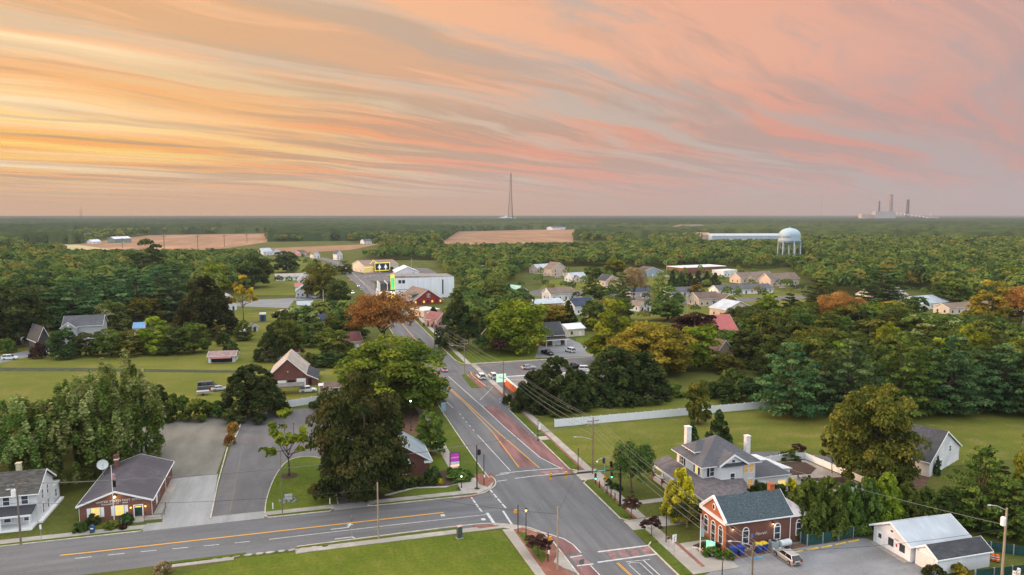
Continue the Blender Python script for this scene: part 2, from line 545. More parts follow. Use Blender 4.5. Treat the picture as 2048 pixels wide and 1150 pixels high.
# harvested fields and the soil between
for k_, f_ in enumerate(([(120, 492), (300, 470), (535, 466.5), (535, 484), (430, 500), (300, 503), (180, 496)], [(520, 497), (700, 490), (760, 488), (700, 500), (520, 510)],
           [(880, 487), (915, 463), (1060, 459.5), (1225, 458.5), (1205, 466), (1150, 476), (1140, 490), (1000, 494)])):
    sheet('field', crop, f_, 0.05 + 0.02 * k_)
sheet('field', M("pale_stubble", (0.36, 0.30, 0.15), 0.15, 0.03, 0.95), [(-20, 505), (60, 488), (150, 489), (230, 500), (100, 508)], 0.16)

# main road: straight up to 440 m, then bending away to the left
far_c = smooth_pts([(39.8, 420), (39.0, 480), (36.5, 560), (29, 730), (17, 830), (-5, 905), (-60, 985), (-160, 1040)], 6)
L_, R_ = ribbon(far_c, 13.0)
mr = MB(asph_main)
mr.sheet(rect(30.0, 30, 48.1, 178), 0.012)
mr.add([(30.0, 178, 0.012), (48.1, 178, 0.012), (47.0, 250, 0.012), (32.4, 250, 0.012)], [(0, 1, 2, 3)])
mr.add([(32.4, 250, 0.012), (47.0, 250, 0.012), (*R_[0], 0.012), (*L_[0], 0.012)], [(0, 1, 2, 3)])
n_ = len(L_)
mr.add([(*p, 0.012) for p in L_] + [(*p, 0.012) for p in R_], [(n_ + i, n_ + i + 1, i + 1, i) for i in range(n_ - 1)])
struct(mr, 'main_road')
sheet('cross_street', asph_cross, rect(-120, 107.6, 30.0, 121.0), 0.012, False)
sheet('side_street', asph_main, rect(47.0, 219.8, 150, 230.6), 0.014, False)
sheet('parking_lot', asph_lot, rect(48.1, 170, 92, 219.8), 0.012, False)
sheet('driveway', asph_pale, [(1070, 716), (1085, 672), (1122, 670), (1180, 695), (1190, 712)], 0.02)
sheet('parking_lot', asph_lot, [(420, 1040), (446, 940), (480, 838), (515, 822), (665, 814), (720, 880), (735, 990), (750, 1003), (742, 1006), (424, 1038)], 0.018)
sheet('driveway', M("brown_asphalt", (0.15, 0.125, 0.11), 0.2, 0.5, 0.9, big=0.12), [(655, 905), (735, 900), (760, 1004), (695, 1009), (668, 950)], 0.02)
sheet('gravel_lot', gravel_m, [(240, 920), (285, 855), (330, 838), (452, 830), (457, 880), (432, 952), (330, 962)], 0.014)
sheet('driveway', conc_pale, [(322, 960), (436, 948), (420, 1044), (325, 1050)], 0.022)
sheet('parking_lot', asph_pale, [(1452, 1102), (1610, 1082), (1700, 1068), (1760, 1085), (1900, 1165), (1440, 1165), (1395, 1120)], 0.012)
sheet('parking_lot', asph_pale, [(1430, 1140), (1480, 1165), (1380, 1165)], 0.016)
sheet('parking_lot', asph_lot, [(715, 556), (745, 536), (855, 536), (900, 560), (770, 566)], 0.02)
sheet('parking_lot', asph_pale, [(460, 612), (495, 600), (640, 594), (700, 594), (690, 598), (588, 601), (576, 616)], 0.02)
sheet('parking_lot', asph_lot, [(822, 655), (836, 622), (868, 614), (905, 640), (880, 664)], 0.02)
sheet('lane', asph_pale, [(20, 690), (80, 650), (105, 625), (125, 625), (98, 660), (60, 692)], 0.02)
sheet('lane', asph_pale, [(-20, 716), (60, 700), (100, 704), (-20, 730)], 0.016)
sheet('lane', asph_lot, [(1040, 588), (1090, 576), (1400, 600), (1620, 590), (1620, 596), (1400, 610), (1180, 604)], 0.02)
sheet('lane', asph_lot, [(1480, 905), (1560, 903), (1650, 912), (1720, 925), (1800, 960), (1790, 966), (1700, 934), (1640, 921), (1480, 912)], 0.02)
sheet('ditch', M("ditch_grass", (0.035, 0.05, 0.018), 0.3, 0.5, 0.95), [(-60, 735), (160, 736), (480, 741), (650, 738), (650, 742), (480, 746), (160, 743), (-60, 742)], 0.02)
sheet('bare_ground', soil, [(548, 634), (560, 620), (600, 624), (700, 620), (712, 640), (640, 640)], 0.02)
sheet('bare_ground', M("brown_verge_soil", (0.13, 0.085, 0.06), 0.25, 0.6, 0.95), [(1420, 1112), (1602, 1086), (1730, 1068), (1735, 1074), (1610, 1094), (1440, 1124)], 0.02)
sheet('bare_ground', M("leaf_litter", (0.10, 0.055, 0.035), 0.3, 0.9, 0.95), [(1690, 985), (1745, 955), (1860, 950), (1850, 985), (1760, 1000)], 0.012)
sheet('bare_ground', MATS["leaf_litter"], [(795, 845), (830, 818), (872, 838), (858, 868), (812, 868)], 0.012)
sheet('bare_ground', mulch, [(700, 975), (760, 985), (800, 1000), (730, 1005)], 0.03)

# raised lawn island in the car park with its kerb
isl = smooth_pts([(530, 1027), (533, 1000), (548, 958), (572, 925), (605, 914), (640, 917), (657, 935), (667, 965), (676, 1008)], 4)
slab('lawn', g_lawn, isl, 0.09)
mb = MB(kerb_m); strip_faces(mb, gp(isl), 0.18, 0.12, -0.1)

# kerbs
for pts in ([(-75, 120.5), (-27.3, 120.5), (-26.6, 121.4)], [(-8.6, 121.4), (-7.9, 120.4), (2.0, 120.3), (2.6, 121.4)], [(8.6, 121.4), (9.4, 120.6), (22, 120.4), (26, 120.2), (29.2, 121.2), (31.6, 123.6), (32.4, 126.0), (32.2, 128.6), (31.4, 132), (31.3, 178), (32.3, 250), (33.2, 420)],
            [(-3.2, 108.2), (20.5, 108.6), (27.3, 108.0), (31.3, 105.9), (33.2, 104.0), (34.4, 101.0), (34.7, 95), (35.0, 60)],
            [(48.1, 40), (48.1, 94.0), (49.0, 95.0)], [(49.0, 103.2), (48.1, 104.3), (48.1, 120.6), (49.2, 121.8)], [(49.2, 126.8), (48.1, 128.2), (48.1, 146.6)], [(48.1, 149.6), (48.1, 173.5), (49.0, 174.6)],
            [(48.3, 219.8), (47.6, 214), (48.4, 199.0), (50.2, 197.6)], [(47.0, 420), (47.0, 260), (47.6, 236), (49.8, 231.2), (54, 230.8), (95, 230.8)]):
    strip_faces(mb, smooth_pts(pts, 3) if len(pts) > 4 else pts, 0.2, 0.13, -0.1)
strip_faces(mb, gp([(484, 838), (478, 860), (464, 888), (456, 890)]), .22, .15, -.1); strip_faces(mb, gp([(455, 896), (436, 965), (421, 1038)]), .22, .15, -.1)
struct(mb, 'kerb')

# pavements and verges
vg = MB(g_verge)
for p in (rect(-75, 120.6, -26.9, 121.35), rect(-8.1, 120.5, 2.1, 121.35), rect(9.3, 120.6, 23.2, 121.35), rect(-3.2, 107.4, 21.4, 108.1), rect(-22, 107.6, -10.5, 108.3),
          rect(27.2, 128.6, 31.2, 250), rect(48.2, 104.3, 50.3, 120.6), rect(48.2, 128.4, 50.3, 146.6), rect(48.2, 149.8, 50.3, 173.4), rect(48.2, 94.9, 50.2, 99.4), rect(48.2, 84.6, 50.2, 94), rect(47.2, 236, 49.4, 420)):
    vg.prism(p, -0.2, 0.09)
vg.prism(gp([(923, 750), (930, 748), (960, 776), (943, 776)]), -0.2, 0.09)
vg.prism(gp([(1034, 1066), (1050, 1066), (1096, 1112), (1083, 1128)]), -0.2, 0.115)
struct(vg, 'verge')
sw = MB(conc)
for p in (rect(-75, 121.35, -26.9, 122.9), rect(-8.6, 121.35, 2.6, 122.9), rect(8.4, 121.35, 28.0, 122.9), rect(25.2, 122.9, 27.2, 250), rect(-3.2, 106.0, 28.6, 107.4), rect(-22, 106.4, -12, 107.3),
          rect(50.8, 103.4, 52.4, 230), rect(50.2, 84.4, 52.4, 99.4), rect(49.4, 231, 51.2, 420), rect(51.2, 231, 95, 232.0)):
    sw.prism(p, -0.2, 0.10)
sw.prism(gp([(1005, 1060), (1026, 1059), (1092, 1152), (1072, 1152)]), -0.2, 0.105)
sw.prism([(25.2, 122.9), (28, 121.0), (30.6, 122.6), (32.2, 126), (31.2, 128.6), (27.2, 128.6)], -0.2, 0.095)
sw.prism([(28.6, 106.0), (28.6, 107.7), (31.4, 105.7), (34.0, 102.6), (30.6, 104.5)], -0.2, 0.095)
sw.prism(rect(48.2, 121.8, 53.2, 126.8), -0.2, 0.085)
sw.prism(rect(48.2, 146.9, 50.8, 149.4), -0.2, 0.085)
sw.prism(rect(48.2, 99.5, 57.9, 103.2), -0.2, 0.08)
sw.prism(rect(52.4, 108.6, 61, 110.1), -0.2, 0.08)
sw.prism(rect(52.4, 84.4, 57.6, 93.4), -0.2, 0.08)
sw.prism(gp([(1107, 1125), (1119, 1104), (1157, 1148), (1128, 1137)]), -0.2, 0.125)
struct(sw, 'sidewalk')
cd_ = MB(conc_pale)
cd_.sheet(rect(-26.9, 120.4, -8.6, 123.4), 0.03)
cd_.sheet(rect(2.6, 120.4, 8.4, 122.9), 0.03)
struct(cd_, 'apron')
bp = MB(brickpave)
for p in (rect(50.3, 103.4, 50.8, 121.8), rect(50.3, 127, 50.8, 200), rect(52.4, 86, 53.0, 94)):
    bp.prism(p, -0.2, 0.102)
bp.prism(gp([(1026, 1060), (1045, 1056), (1069, 1064), (1090, 1074), (1106, 1088), (1113, 1106), (1106, 1125), (1128, 1140), (1150, 1152), (1092, 1152)]), -0.2, 0.10)
bp.prism(gp([(947, 949), (985, 947), (990, 962), (975, 975), (958, 969)]), -0.2, 0.105)
bp.prism(gp([(905, 1000), (940, 990), (960, 987), (948, 994)]), -0.2, 0.102)
bp.prism(gp([(945, 1053), (985, 1050), (1000, 1053), (960, 1058)]), -0.2, 0.105)
bp.prism(gp([(933, 747), (940, 746), (975, 772), (960, 775)]), -0.2, 0.085)
struct(bp, 'brick_paving')
rp = MB(redpaint)
rp.sheet(gp([(962, 814), (992, 812), (1093, 895), (1152, 950), (1128, 940), (1080, 914), (1040, 880), (1010, 855)]), 0.022)
rp.sheet(gp([(1084, 1064), (1110, 1073), (1128, 1079), (1146, 1090), (1160, 1106), (1128, 1112), (1112, 1097), (1104, 1083)]), 0.022)
rp.sheet(gp([(1151, 1134), (1182, 1131), (1200, 1152), (1160, 1152)]), 0.022)
rp.sheet(gp([(1000, 893), (1040, 935), (1074, 933), (1012, 880), (985, 862)]), 0.022)
struct(rp, 'red_road_coating')
pk = MB(pinkpaint)
for a_, b_ in ((1213, 1228), (1235, 1250), (1256, 1272), (1280, 1298)):
    pk.sheet(gp([(a_ - 3, 1104 - (a_ - 1200) * .12), (b_ - 3, 1104 - (b_ - 1200) * .12), (b_ + 12, 1121 - (b_ - 1200) * .12), (a_ + 12, 1121 - (a_ - 1200) * .12)]), 0.024)
pk.sheet(gp([(1075, 944), (1128, 939), (1140, 946), (1088, 952)]), 0.024)
pk.sheet(gp([(1140, 1116), (1165, 1112), (1184, 1128), (1156, 1131)]), 0.024)
struct(pk, 'worn_road_coating')

wm = MB(white_paint)
wm2 = MB(M('faded_marking', (0.30, 0.21, 0.15), .2, .8, .8, c2=(.16, .14, .13)))
def wl(pts, w=0.16, dash=None, z=0.028, mb_=None):
    strip_faces(mb_ or wm, gp(pts), w, z, None, dash)
wl([(538, 1079), (760, 1053), (975, 1029)])
wl([(150, 1117), (300, 1102), (420, 1091), (530, 1080)], 0.16, (2.2, 2.2))
wl([(974, 1026), (991, 1051)], 0.5)
wl([(940, 991), (957, 1015), (968, 1029)], 0.3, (1.6, 0.35)); wl([(979, 978), (1000, 1003), (1015, 1020)], 0.3, (1.9, 0.5)); wl([(1006, 1022), (1025, 1051)], 0.34)
wl([(992, 951), (1018, 947)], 0.22); wl([(994, 963), (1014, 960)], 0.22)
wl([(1000, 947), (1060, 941), (1127, 936)], 0.25); wl([(1030, 957), (1070, 952), (1135, 946)], 0.25)
wl([(1196, 1104), (1298, 1091)], 0.34); wl([(1195, 1125), (1316, 1108)], 0.34)
wl([(1140, 1115), (1164, 1111)], 0.3); wl([(1154, 1132), (1187, 1128)], 0.3)
wl([(1045, 1052), (1080, 1063), (1110, 1072), (1128, 1078), (1146, 1089), (1162, 1106)], 0.2)
wl([(1181, 1131), (1200, 1151)], 0.18)
wl([(919, 827), (953, 868)], 0.16, (1.5, 2.0)); wl([(955, 870), (1021, 942)], 0.16)
wl([(877, 788), (906, 816)], 0.16)
wl([(897, 753), (968, 816), (1010, 855), (1040, 881), (1080, 915), (1124, 938)], 0.2)
wl([(1287, 1121), (1321, 1152)], 0.16)
wl([(1256, 1128), (1262, 1125), (1280, 1126), (1306, 1150)], 0.12); wl([(1258, 1130), (1282, 1152)], 0.12); wl([(1252, 1124), (1300, 1119)], 0.12)
wl([(700, 540), (730, 570), (790, 636)], 0.2)
for q in ([(975, 757), (1003, 785)], [(935, 750), (950, 762)], [(960, 800), (985, 775)]):
    wl(q, 0.14)
def arrow(px, py, s, flip=1):
    """worn turn arrow: shaft, bend and head, pointing along the street and turning"""
    x, y = G(px, py)
    wm.sheet([(x - 1.6 * s, y - .12), (x + .6 * s, y - .12), (x + .6 * s, y + .12), (x - 1.6 * s, y + .12)], 0.028)
    wm.sheet([(x + .36 * s, y + .12 * flip), (x + .6 * s, y + .12 * flip), (x + .9 * s, y + .8 * flip), (x + .66 * s, y + .8 * flip)][::flip], 0.028)
    wm.sheet([(x + .3 * s, y + .8 * flip), (x + 1.2 * s, y + .8 * flip), (x + .85 * s, y + 1.6 * flip)][::flip], 0.028)
arrow(688, 1056, 1.3, 1); arrow(697, 1075, 1.3, -1)
for q in ((885, 1031), (966, 1039)):
    x, y = G(*q); wm.sheet(rect(x - .3, y - .4, x + .4, y + .4), 0.028)
for i in range(8):
    y_ = 944 + i * 9; wl([(444 - i * 2.1, y_ + 2), (474 - i * 1.4, y_ - 2)], 0.12, z=0.03, mb_=wm2)
wl([(486, 889), (460, 1022)], 0.12, z=0.03, mb_=wm2)
for i in range(9): wl([(500 + i * 17, 836 - i * .9), (497 + i * 17, 822 - i * .5)], .1, z=0.03, mb_=wm2)
for i in range(5): wl([(1052 + i * 16, 752 - i), (1044 + i * 16, 740 - i)], .12, z=0.03, mb_=wm2)
struct(wm2, 'parking_marking')
struct(wm, 'road_marking')
ym = MB(yellow_paint)
wl([(120, 1111), (187, 1104), (560, 1062), (887, 1025)], 0.34, mb_=ym)
wl([(862, 736), (887, 767), (929, 806), (985, 864), (1038, 935)], 0.2, mb_=ym)
wl([(866, 736), (891, 767), (933, 806), (1000, 868), (1079, 936)], 0.2, mb_=ym)
wl([(1233, 1126), (1261, 1152)], 0.14, mb_=ym); wl([(1236, 1125.6), (1265, 1152)], 0.14, mb_=ym)
strip_faces(ym, [(39.8, 240), (39.8, 420)] + far_c[1:24], 0.3, 0.028)
wl([(936, 735), (1040, 724), (1180, 710)], 0.2, mb_=ym)
for i in range(6):                                              # yellow wheel stops painted on the ground in front of the fence
    pass
struct(ym, 'road_marking')
# stones and broken slabs where the pavement runs out
bs = MB(conc)
for i in range(11):
    x, y = G(430 + i * 22, 1117 - i * 2.4)
    bs.prism([(x + 0.7 * math.cos(t) * random.uniform(.6, 1.1), y + 0.38 * math.sin(t) * random.uniform(.6, 1.1)) for t in np.linspace(0, 6.28, 7)[:-1]], -0.1, 0.06 + 0.004 * i)
bs.sheet(gp([(590, 1098), (663, 1084), (665, 1098), (592, 1108)]), 0.02)
struct(bs, 'broken_pavement')
# ------------------------------------------------------------------ trees
bark = M("bark", (0.10, 0.072, 0.05), 0.3, 2.0, 0.95, stretch=(3, 3, 0.6))
bark_pale = M("bark_pale", (0.20, 0.16, 0.12), 0.3, 2.0, 0.95, stretch=(3, 3, 0.6))

def leaf_mesh(name, C, N, S, tint, mat, aspect=0.75, verts_extra=None):
    """many small leaf-sprig quads: centres C, normals N, half sizes S"""
    n = len(C)
    r = rng.normal(size=(n, 3))
    t = np.cross(N, r); t /= np.linalg.norm(t, axis=1)[:, None] + 1e-9
    b = np.cross(N, t)
    t *= S[:, None]; b *= (S * aspect)[:, None]
    bend = N * (S * 0.35)[:, None]
    V = np.stack([C - t - bend * .5, C - b + bend * .3, C + t - bend * .5, C + b + bend * .3], 1).reshape(-1, 3).astype(np.float32)
    me = bpy.data.meshes.new(name)
    me.vertices.add(4 * n); me.loops.add(4 * n); me.polygons.add(n)
    me.vertices.foreach_set('co', V.ravel())
    me.loops.foreach_set('vertex_index', np.arange(4 * n, dtype=np.int32))
    me.polygons.foreach_set('loop_start', np.arange(0, 4 * n, 4, dtype=np.int32))
    a = me.attributes.new('tint', 'FLOAT', 'FACE')
    a.data.foreach_set('value', tint.astype(np.float32))
    me.materials.append(mat)
    me.update(calc_edges=True)
    return me

def fibo(n):
    i = np.arange(n) + 0.5
    ph = np.arccos(1 - 2 * i / n); th = np.pi * (1 + 5 ** 0.5) * i
    return np.stack([np.cos(th) * np.sin(ph), np.sin(th) * np.sin(ph), np.cos(ph)], 1)

def clumps_to_leaves(cl, per, size, up=0.35, rnd=0.55, shell=0.55):
    """cl: rows (x, y, z, rx, ry, rz, tint)"""
    Cs, Ns, Ts = [], [], []
    for c in cl:
        d = rng.normal(size=(per, 3)); d /= np.linalg.norm(d, axis=1)[:, None]
        d[:, 2] = np.where(d[:, 2] < -0.25, -d[:, 2] * 0.6, d[:, 2])
        r = shell + (1 - shell) * rng.random(per) ** 0.6
        Cs.append(c[:3] + d * c[3:6] * r[:, None])
        nn = d * 0.8 + np.array([0, 0, up]) + rng.normal(size=(per, 3)) * rnd
        Ns.append(nn / np.linalg.norm(nn, axis=1)[:, None])
        Ts.append(np.clip(c[6] + rng.normal(size=per) * 0.13, 0, 1))
    C, N, T = np.concatenate(Cs), np.concatenate(Ns), np.concatenate(Ts)
    S = size * (0.5 + 1.0 * rng.random(len(C)) ** 1.4)
    return C, N, S, T

# every kind gives clumps and limb tips in a unit of metres for a tree of its nominal height h and crown radius r
def cl_broad(h, r, n=46, base=0.10, lob=6, flat=1.0):
    lobes = [(0, 0, h * (base + (1 - base) * .55), r * .78, h * (1 - base) * .43)]
    for k in range(lob):
        an = 2 * math.pi * k / lob + rng.uniform(-.4, .4)
        rr = r * rng.uniform(.46, .68)
        lobes.append((rr * math.cos(an), rr * math.sin(an), h * rng.uniform(base + .20, .66), r * rng.uniform(.36, .50), h * (1 - base) * rng.uniform(.22, .32)))
    out, tips = [], []
    for i in range(n):
        L = lobes[0] if i % 3 == 0 else lobes[1 + i % lob]
        d = rng.normal(size=3); d /= np.linalg.norm(d)
        if d[2] < -0.6: d[2] *= -0.7
        p = np.array(L[:3]) + d * np.array([L[3], L[3], L[4]]) * rng.uniform(.7, 1.0)
        p[2] = min(max(p[2], h * .04), h * .95)
        q = r * rng.uniform(.15, .27)
        out.append([*p, q * 1.15, q * 1.15, q * .85 * flat, rng.random()])
    if base < 0:                                                   # low skirt of boughs
        for i in range(n // 3):
            an, rr = rng.uniform(0, 6.283), r * rng.uniform(.45, .86)
            q = r * rng.uniform(.15, .25)
            out.append([rr * math.cos(an), rr * math.sin(an), h * rng.uniform(.07, .36), q, q, q * .9, rng.random() * .7])
    for L in lobes[1:]:
        tips.append((L[0] * .8, L[1] * .8, L[2]))
    return np.array(out), tips
def cl_cone(h, r, n=60, base=0.03, power=0.8):
    out = []
    for i in range(n):
        z = base + (1 - base) * rng.random() ** 1.15
        rr = r * ((1 - z) ** power) * rng.uniform(.72, 1.02) + 0.05 * r
        an = rng.uniform(0, 6.283)
        q = r * rng.uniform(.14, .24) * (1.15 - .6 * z)
        out.append([rr * math.cos(an), rr * math.sin(an), z * h * .97, q, q, q * 1.7, rng.random()])
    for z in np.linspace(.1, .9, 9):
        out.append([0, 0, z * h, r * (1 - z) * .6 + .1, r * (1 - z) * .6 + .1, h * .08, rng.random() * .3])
    return np.array(out), []
def cl_pine(h, r, n=70, base=0.03):
    """tiers of spreading boughs, flat plates with gaps between"""
    out, tips = [], []
    tiers = 11
    for k in range(tiers):
        z = base + (1 - base) * (k + .3) / tiers
        rr = r * min(1.0, (1.10 - z) * 1.7) * rng.uniform(.78, 1.1)
        nb = max(3, int(7 * (1.05 - z) + 2))
        a0 = rng.uniform(0, 6.28)
        for b in range(nb):
            an = a0 + 6.283 * b / nb + rng.uniform(-.25, .25)
            L = rr * rng.uniform(.7, 1.1)
            for t in (.45, .75, 1.0):
                q = r * rng.uniform(.15, .22) * (.8 + .5 * t) * (1.2 - .6 * z)
                out.append([L * t * math.cos(an), L * t * math.sin(an), h * z + L * t * .16 + rng.uniform(-.2, .2), q, q, q * .48, rng.random()])
            if k % 2 == 0 and b % 2 == 0:
                tips.append((L * .8 * math.cos(an), L * .8 * math.sin(an), h * z + .1 * L))
    out.append([0, 0, h * .96, r * .12, r * .12, h * .05, .8])
    return np.array(out), tips
def cl_plume(h, r, n=60, base=0.05):
    """many upright plumes, pale tips"""
    out = []
    for i in range(n):
        an, rr = rng.uniform(0, 6.283), r * math.sqrt(rng.random())
        top = h * (1.0 - .38 * (rr / r) ** 2) * rng.uniform(.82, 1.0)
        z = top * rng.uniform(.55, 1.0) if i % 3 else h * rng.uniform(base, .5)
        rr2 = rr if i % 3 else r * rng.uniform(.8, 1.0)
        q = r * rng.uniform(.085, .14)
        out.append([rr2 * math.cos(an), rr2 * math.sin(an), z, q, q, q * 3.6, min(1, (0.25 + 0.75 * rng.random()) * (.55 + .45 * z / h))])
    return np.array(out), [(r * .4 * math.cos(a_), r * .4 * math.sin(a_), h * .6) for a_ in (0, 1.6, 3.1, 4.7)]
def cl_feather(h, r, n=95, base=0.0):
    """fine, see-through crown on rising limbs"""
    out, tips = [], []
    for k in range(9):
        an = 6.283 * k / 9 + rng.uniform(-.3, .3); q = rng.uniform(.45, .95)
        tips.append((r * q * math.cos(an), r * q * math.sin(an), h * rng.uniform(.6, .9)))
    for i in range(n):
        d = rng.normal(size=3); d /= np.linalg.norm(d); d[2] = abs(d[2]) if d[2] < -.3 else d[2]
        u = rng.uniform(.45, 1.0)
        out.append([d[0] * r * u, d[1] * r * u, h * (base + (1 - base) * .52) + d[2] * h * (1 - base) * .46 * u, r * .21, r * .21, r * .24, rng.random()])
    return np.array(out), tips
def cl_bush(h, r, n=26):
    out = []
    for i in range(n):
        d = rng.normal(size=3); d /= np.linalg.norm(d); d[2] = abs(d[2])
        q = r * rng.uniform(.2, .32)
        out.append([d[0] * r * .78, d[1] * r * .78, max(.12 * h, d[2] * h * .76), q, q, min(q, h * .3), rng.random()])
    out.append([0, 0, h * .4, r * .6, r * .6, h * .35, .2])
    return np.array(out), []
def cl_young(h, r, n=30):
    out, tips = [], []
    for k in range(8):
        an = 6.283 * k / 8 + rng.uniform(-.3, .3)
        t = (r * rng.uniform(.55, .95) * math.cos(an), r * rng.uniform(.55, .95) * math.sin(an), h * rng.uniform(.5, .93))
        tips.append(t)
        for j in range(5):
            u = rng.uniform(.6, 1.12)
            out.append([t[0] * u + rng.normal() * .4, t[1] * u + rng.normal() * .4, h * .36 + (t[2] - h * .36) * u, r * .15, r * .15, r * .13, rng.random()])
    return np.array(out), tips

def trunk_mesh(name, h, r, tips, mat, rad, fork=0.3, lean=0.02, top=0.8):
    mb = MB(mat)
    n = 6
    pts = [(lean * h * math.sin(2.3 * i / n), lean * h * math.cos(3.1 * i / n) - lean * h, h * top * i / n) for i in range(n + 1)]
    mb.tube(pts, [rad * (1.35 if i == 0 else 1.0 - .82 * i / n) for i in range(n + 1)], 8)
    for k, t in enumerate(tips):
        z0 = h * (fork + .22 * (k % 3) / 3)
        mid = (t[0] * .45, t[1] * .45, z0 + (t[2] - z0) * .38)
        mb.tube([(0, 0, z0), mid, t], [rad * .5, rad * .32, rad * .1], 5)
    me_o = mb.build(name, smooth=True)
    me = me_o.data
    bpy.data.objects.remove(me_o)
    return me

KINDS = {
    # kind: (builder, height, radius, leaves per clump, leaf half size, n clumps, variants, trunk radius)
    'hero':    (lambda h, r, n: cl_broad(h, r, n, -.10, 8), 15.0, 7.2, 200, 0.24, 120, 2, 0.42),
    'broad':   (lambda h, r, n: cl_broad(h, r, n, -.06), 12.0, 5.2, 95, 0.31, 72, 4, 0.30),
    'willow':  (lambda h, r, n: cl_broad(h, r, n, -.10, 7, 1.7), 14.0, 7.0, 130, 0.28, 90, 2, 0.36),
    'pine':    (cl_pine, 15.0, 5.6, 56, 0.27, 70, 3, 0.30),
    'cone':    (cl_cone, 10.0, 3.6, 130, 0.22, 74, 3, 0.2),
    'juniper': (lambda h, r, n: cl_cone(h, r, n, .03, .46), 10.0, 4.2, 130, 0.23, 110, 3, 0.2),
    'plume':   (cl_plume, 16.0, 5.2, 110, 0.21, 130, 3, 0.25),
    'feather': (cl_feather, 13.0, 6.4, 110, 0.19, 150, 2, 0.34),
    'bush':    (cl_bush, 2.2, 1.4, 90, 0.13, 26, 3, 0.08),
    'young':   (cl_young, 9.0, 4.6, 34, 0.28, 40, 2, 0.17),
    'small':   (lambda h, r, n: cl_broad(h, r, n, .3, 5), 4.5, 2.1, 75, 0.15, 34, 2, 0.09),
}
green_dark = leafmat("leaf_dark", [(0.024, 0.043, 0.013), (0.044, 0.070, 0.020), (0.080, 0.108, 0.030)])
green = leafmat("leaf_green", [(0.046, 0.072, 0.014), (0.08, 0.11, 0.02), (0.135, 0.16, 0.03)])
green_mid = leafmat("leaf_mid", [(0.034, 0.056, 0.014), (0.06, 0.086, 0.02), (0.102, 0.124, 0.028)])
green_blue = leafmat("leaf_bluegreen", [(0.030, 0.066, 0.026), (0.062, 0.112, 0.038), (0.125, 0.180, 0.060)])
olive = leafmat("leaf_olive", [(0.052, 0.064, 0.012), (0.092, 0.104, 0.017), (0.170, 0.155, 0.028)])
lime = leafmat("leaf_lime", [(0.075, 0.105, 0.01), (0.135, 0.165, 0.014), (0.235, 0.245, 0.022)])
maple = leafmat("leaf_maple", [(0.046, 0.072, 0.012), (0.092, 0.122, 0.016), (0.185, 0.195, 0.022)])
gold = leafmat("leaf_gold", [(0.17, 0.135, 0.010), (0.33, 0.25, 0.016), (0.50, 0.39, 0.03)])
rust = leafmat("leaf_rust", [(0.17, 0.080, 0.024), (0.25, 0.115, 0.030), (0.34, 0.18, 0.05)], 0.3, 0.012)
amber = leafmat("leaf_amber", [(0.10, 0.088, 0.013), (0.19, 0.150, 0.018), (0.29, 0.22, 0.03)], 0.3, 0.015)
bronze = leafmat("leaf_bronze", [(0.022, 0.034, 0.011), (0.040, 0.056, 0.016), (0.095, 0.088, 0.025)])
plum = leafmat("leaf_plum", [(0.026, 0.014, 0.014), (0.050, 0.026, 0.020), (0.085, 0.045, 0.026)], 0.25, 0.01)
sage = leafmat("leaf_sage", [(0.046, 0.080, 0.015), (0.100, 0.145, 0.028), (0.30, 0.32, 0.13)])
tan = leafmat("leaf_tan", [(0.16, 0.11, 0.06), (0.22, 0.16, 0.08), (0.30, 0.22, 0.12)], 0.3, 0.01)
PROTO = {}
def protos(kind):
    if kind not in PROTO:
        f, h, r, per, size, n, nv, rad = KINDS[kind]
        L = []
        for v in range(nv):
            cl, tips = f(h, r, n)
            C, N, S, T = clumps_to_leaves(cl, per, size, up=.55 if kind == 'pine' else .35)
            C[:, 2] = np.maximum(C[:, 2], 0.05)
            crown = leaf_mesh(kind + '_crown', C, N, S, T, green)
            trunk = trunk_mesh(kind + '_trunk', h, r, tips, bark, rad, top=.45 if kind in ('young', 'feather') else .8)
            L.append((crown, trunk, cl))
        PROTO[kind] = L
    return PROTO[kind]

NAMES = dict(hero='broadleaf_tree', broad='broadleaf_tree', willow='broadleaf_tree', pine='pine_tree', cone='conifer', juniper='conifer', plume='poplar_tree', feather='feathery_tree', bush='shrub', young='young_tree', small='small_tree')
tree_no = [0]
def tree(kind, x, y, h, r, mat, label, group=None, cat=None, name=None, trunk=None, z=0.0):
    P = protos(kind)
    crown, tr, _ = P[tree_no[0] % len(P)]
    tree_no[0] += 1
    H0, R0 = KINDS[kind][1:3]
    o = thing(name or NAMES[kind], label, cat or ('shrub' if kind == 'bush' else 'tree'), (x, y, z), rng.uniform(0, 6.28), group)
    o.scale = (r / R0, r / R0, h / H0)
    c_ = bpy.data.objects.new('crown', crown); link(c_, o)
    if mat is not green:
        c_.material_slots[0].link = 'OBJECT'; c_.material_slots[0].material = mat
    if kind != 'bush':
        t_ = bpy.data.objects.new('trunk', tr); link(t_, o)
        if trunk:
            t_.material_slots[0].link = 'OBJECT'; t_.material_slots[0].material = trunk
    return o

USED = []                                                          # (x, y, r) of what stands already, for the scatter of woods
def ptree(kind, bx, by, top, wpx, mat, label, **k):
    """a tree surveyed in the photo: foot, row of its top, crown width"""
    x, y = G(bx, by)
    d = dist(x, y)
    h = max(0.5, hgt(x, y, top))
    r = wpx / 2 * d / FOC
    USED.append((x, y, r))
    return tree(kind, x, y, h, r, mat, label, **k)
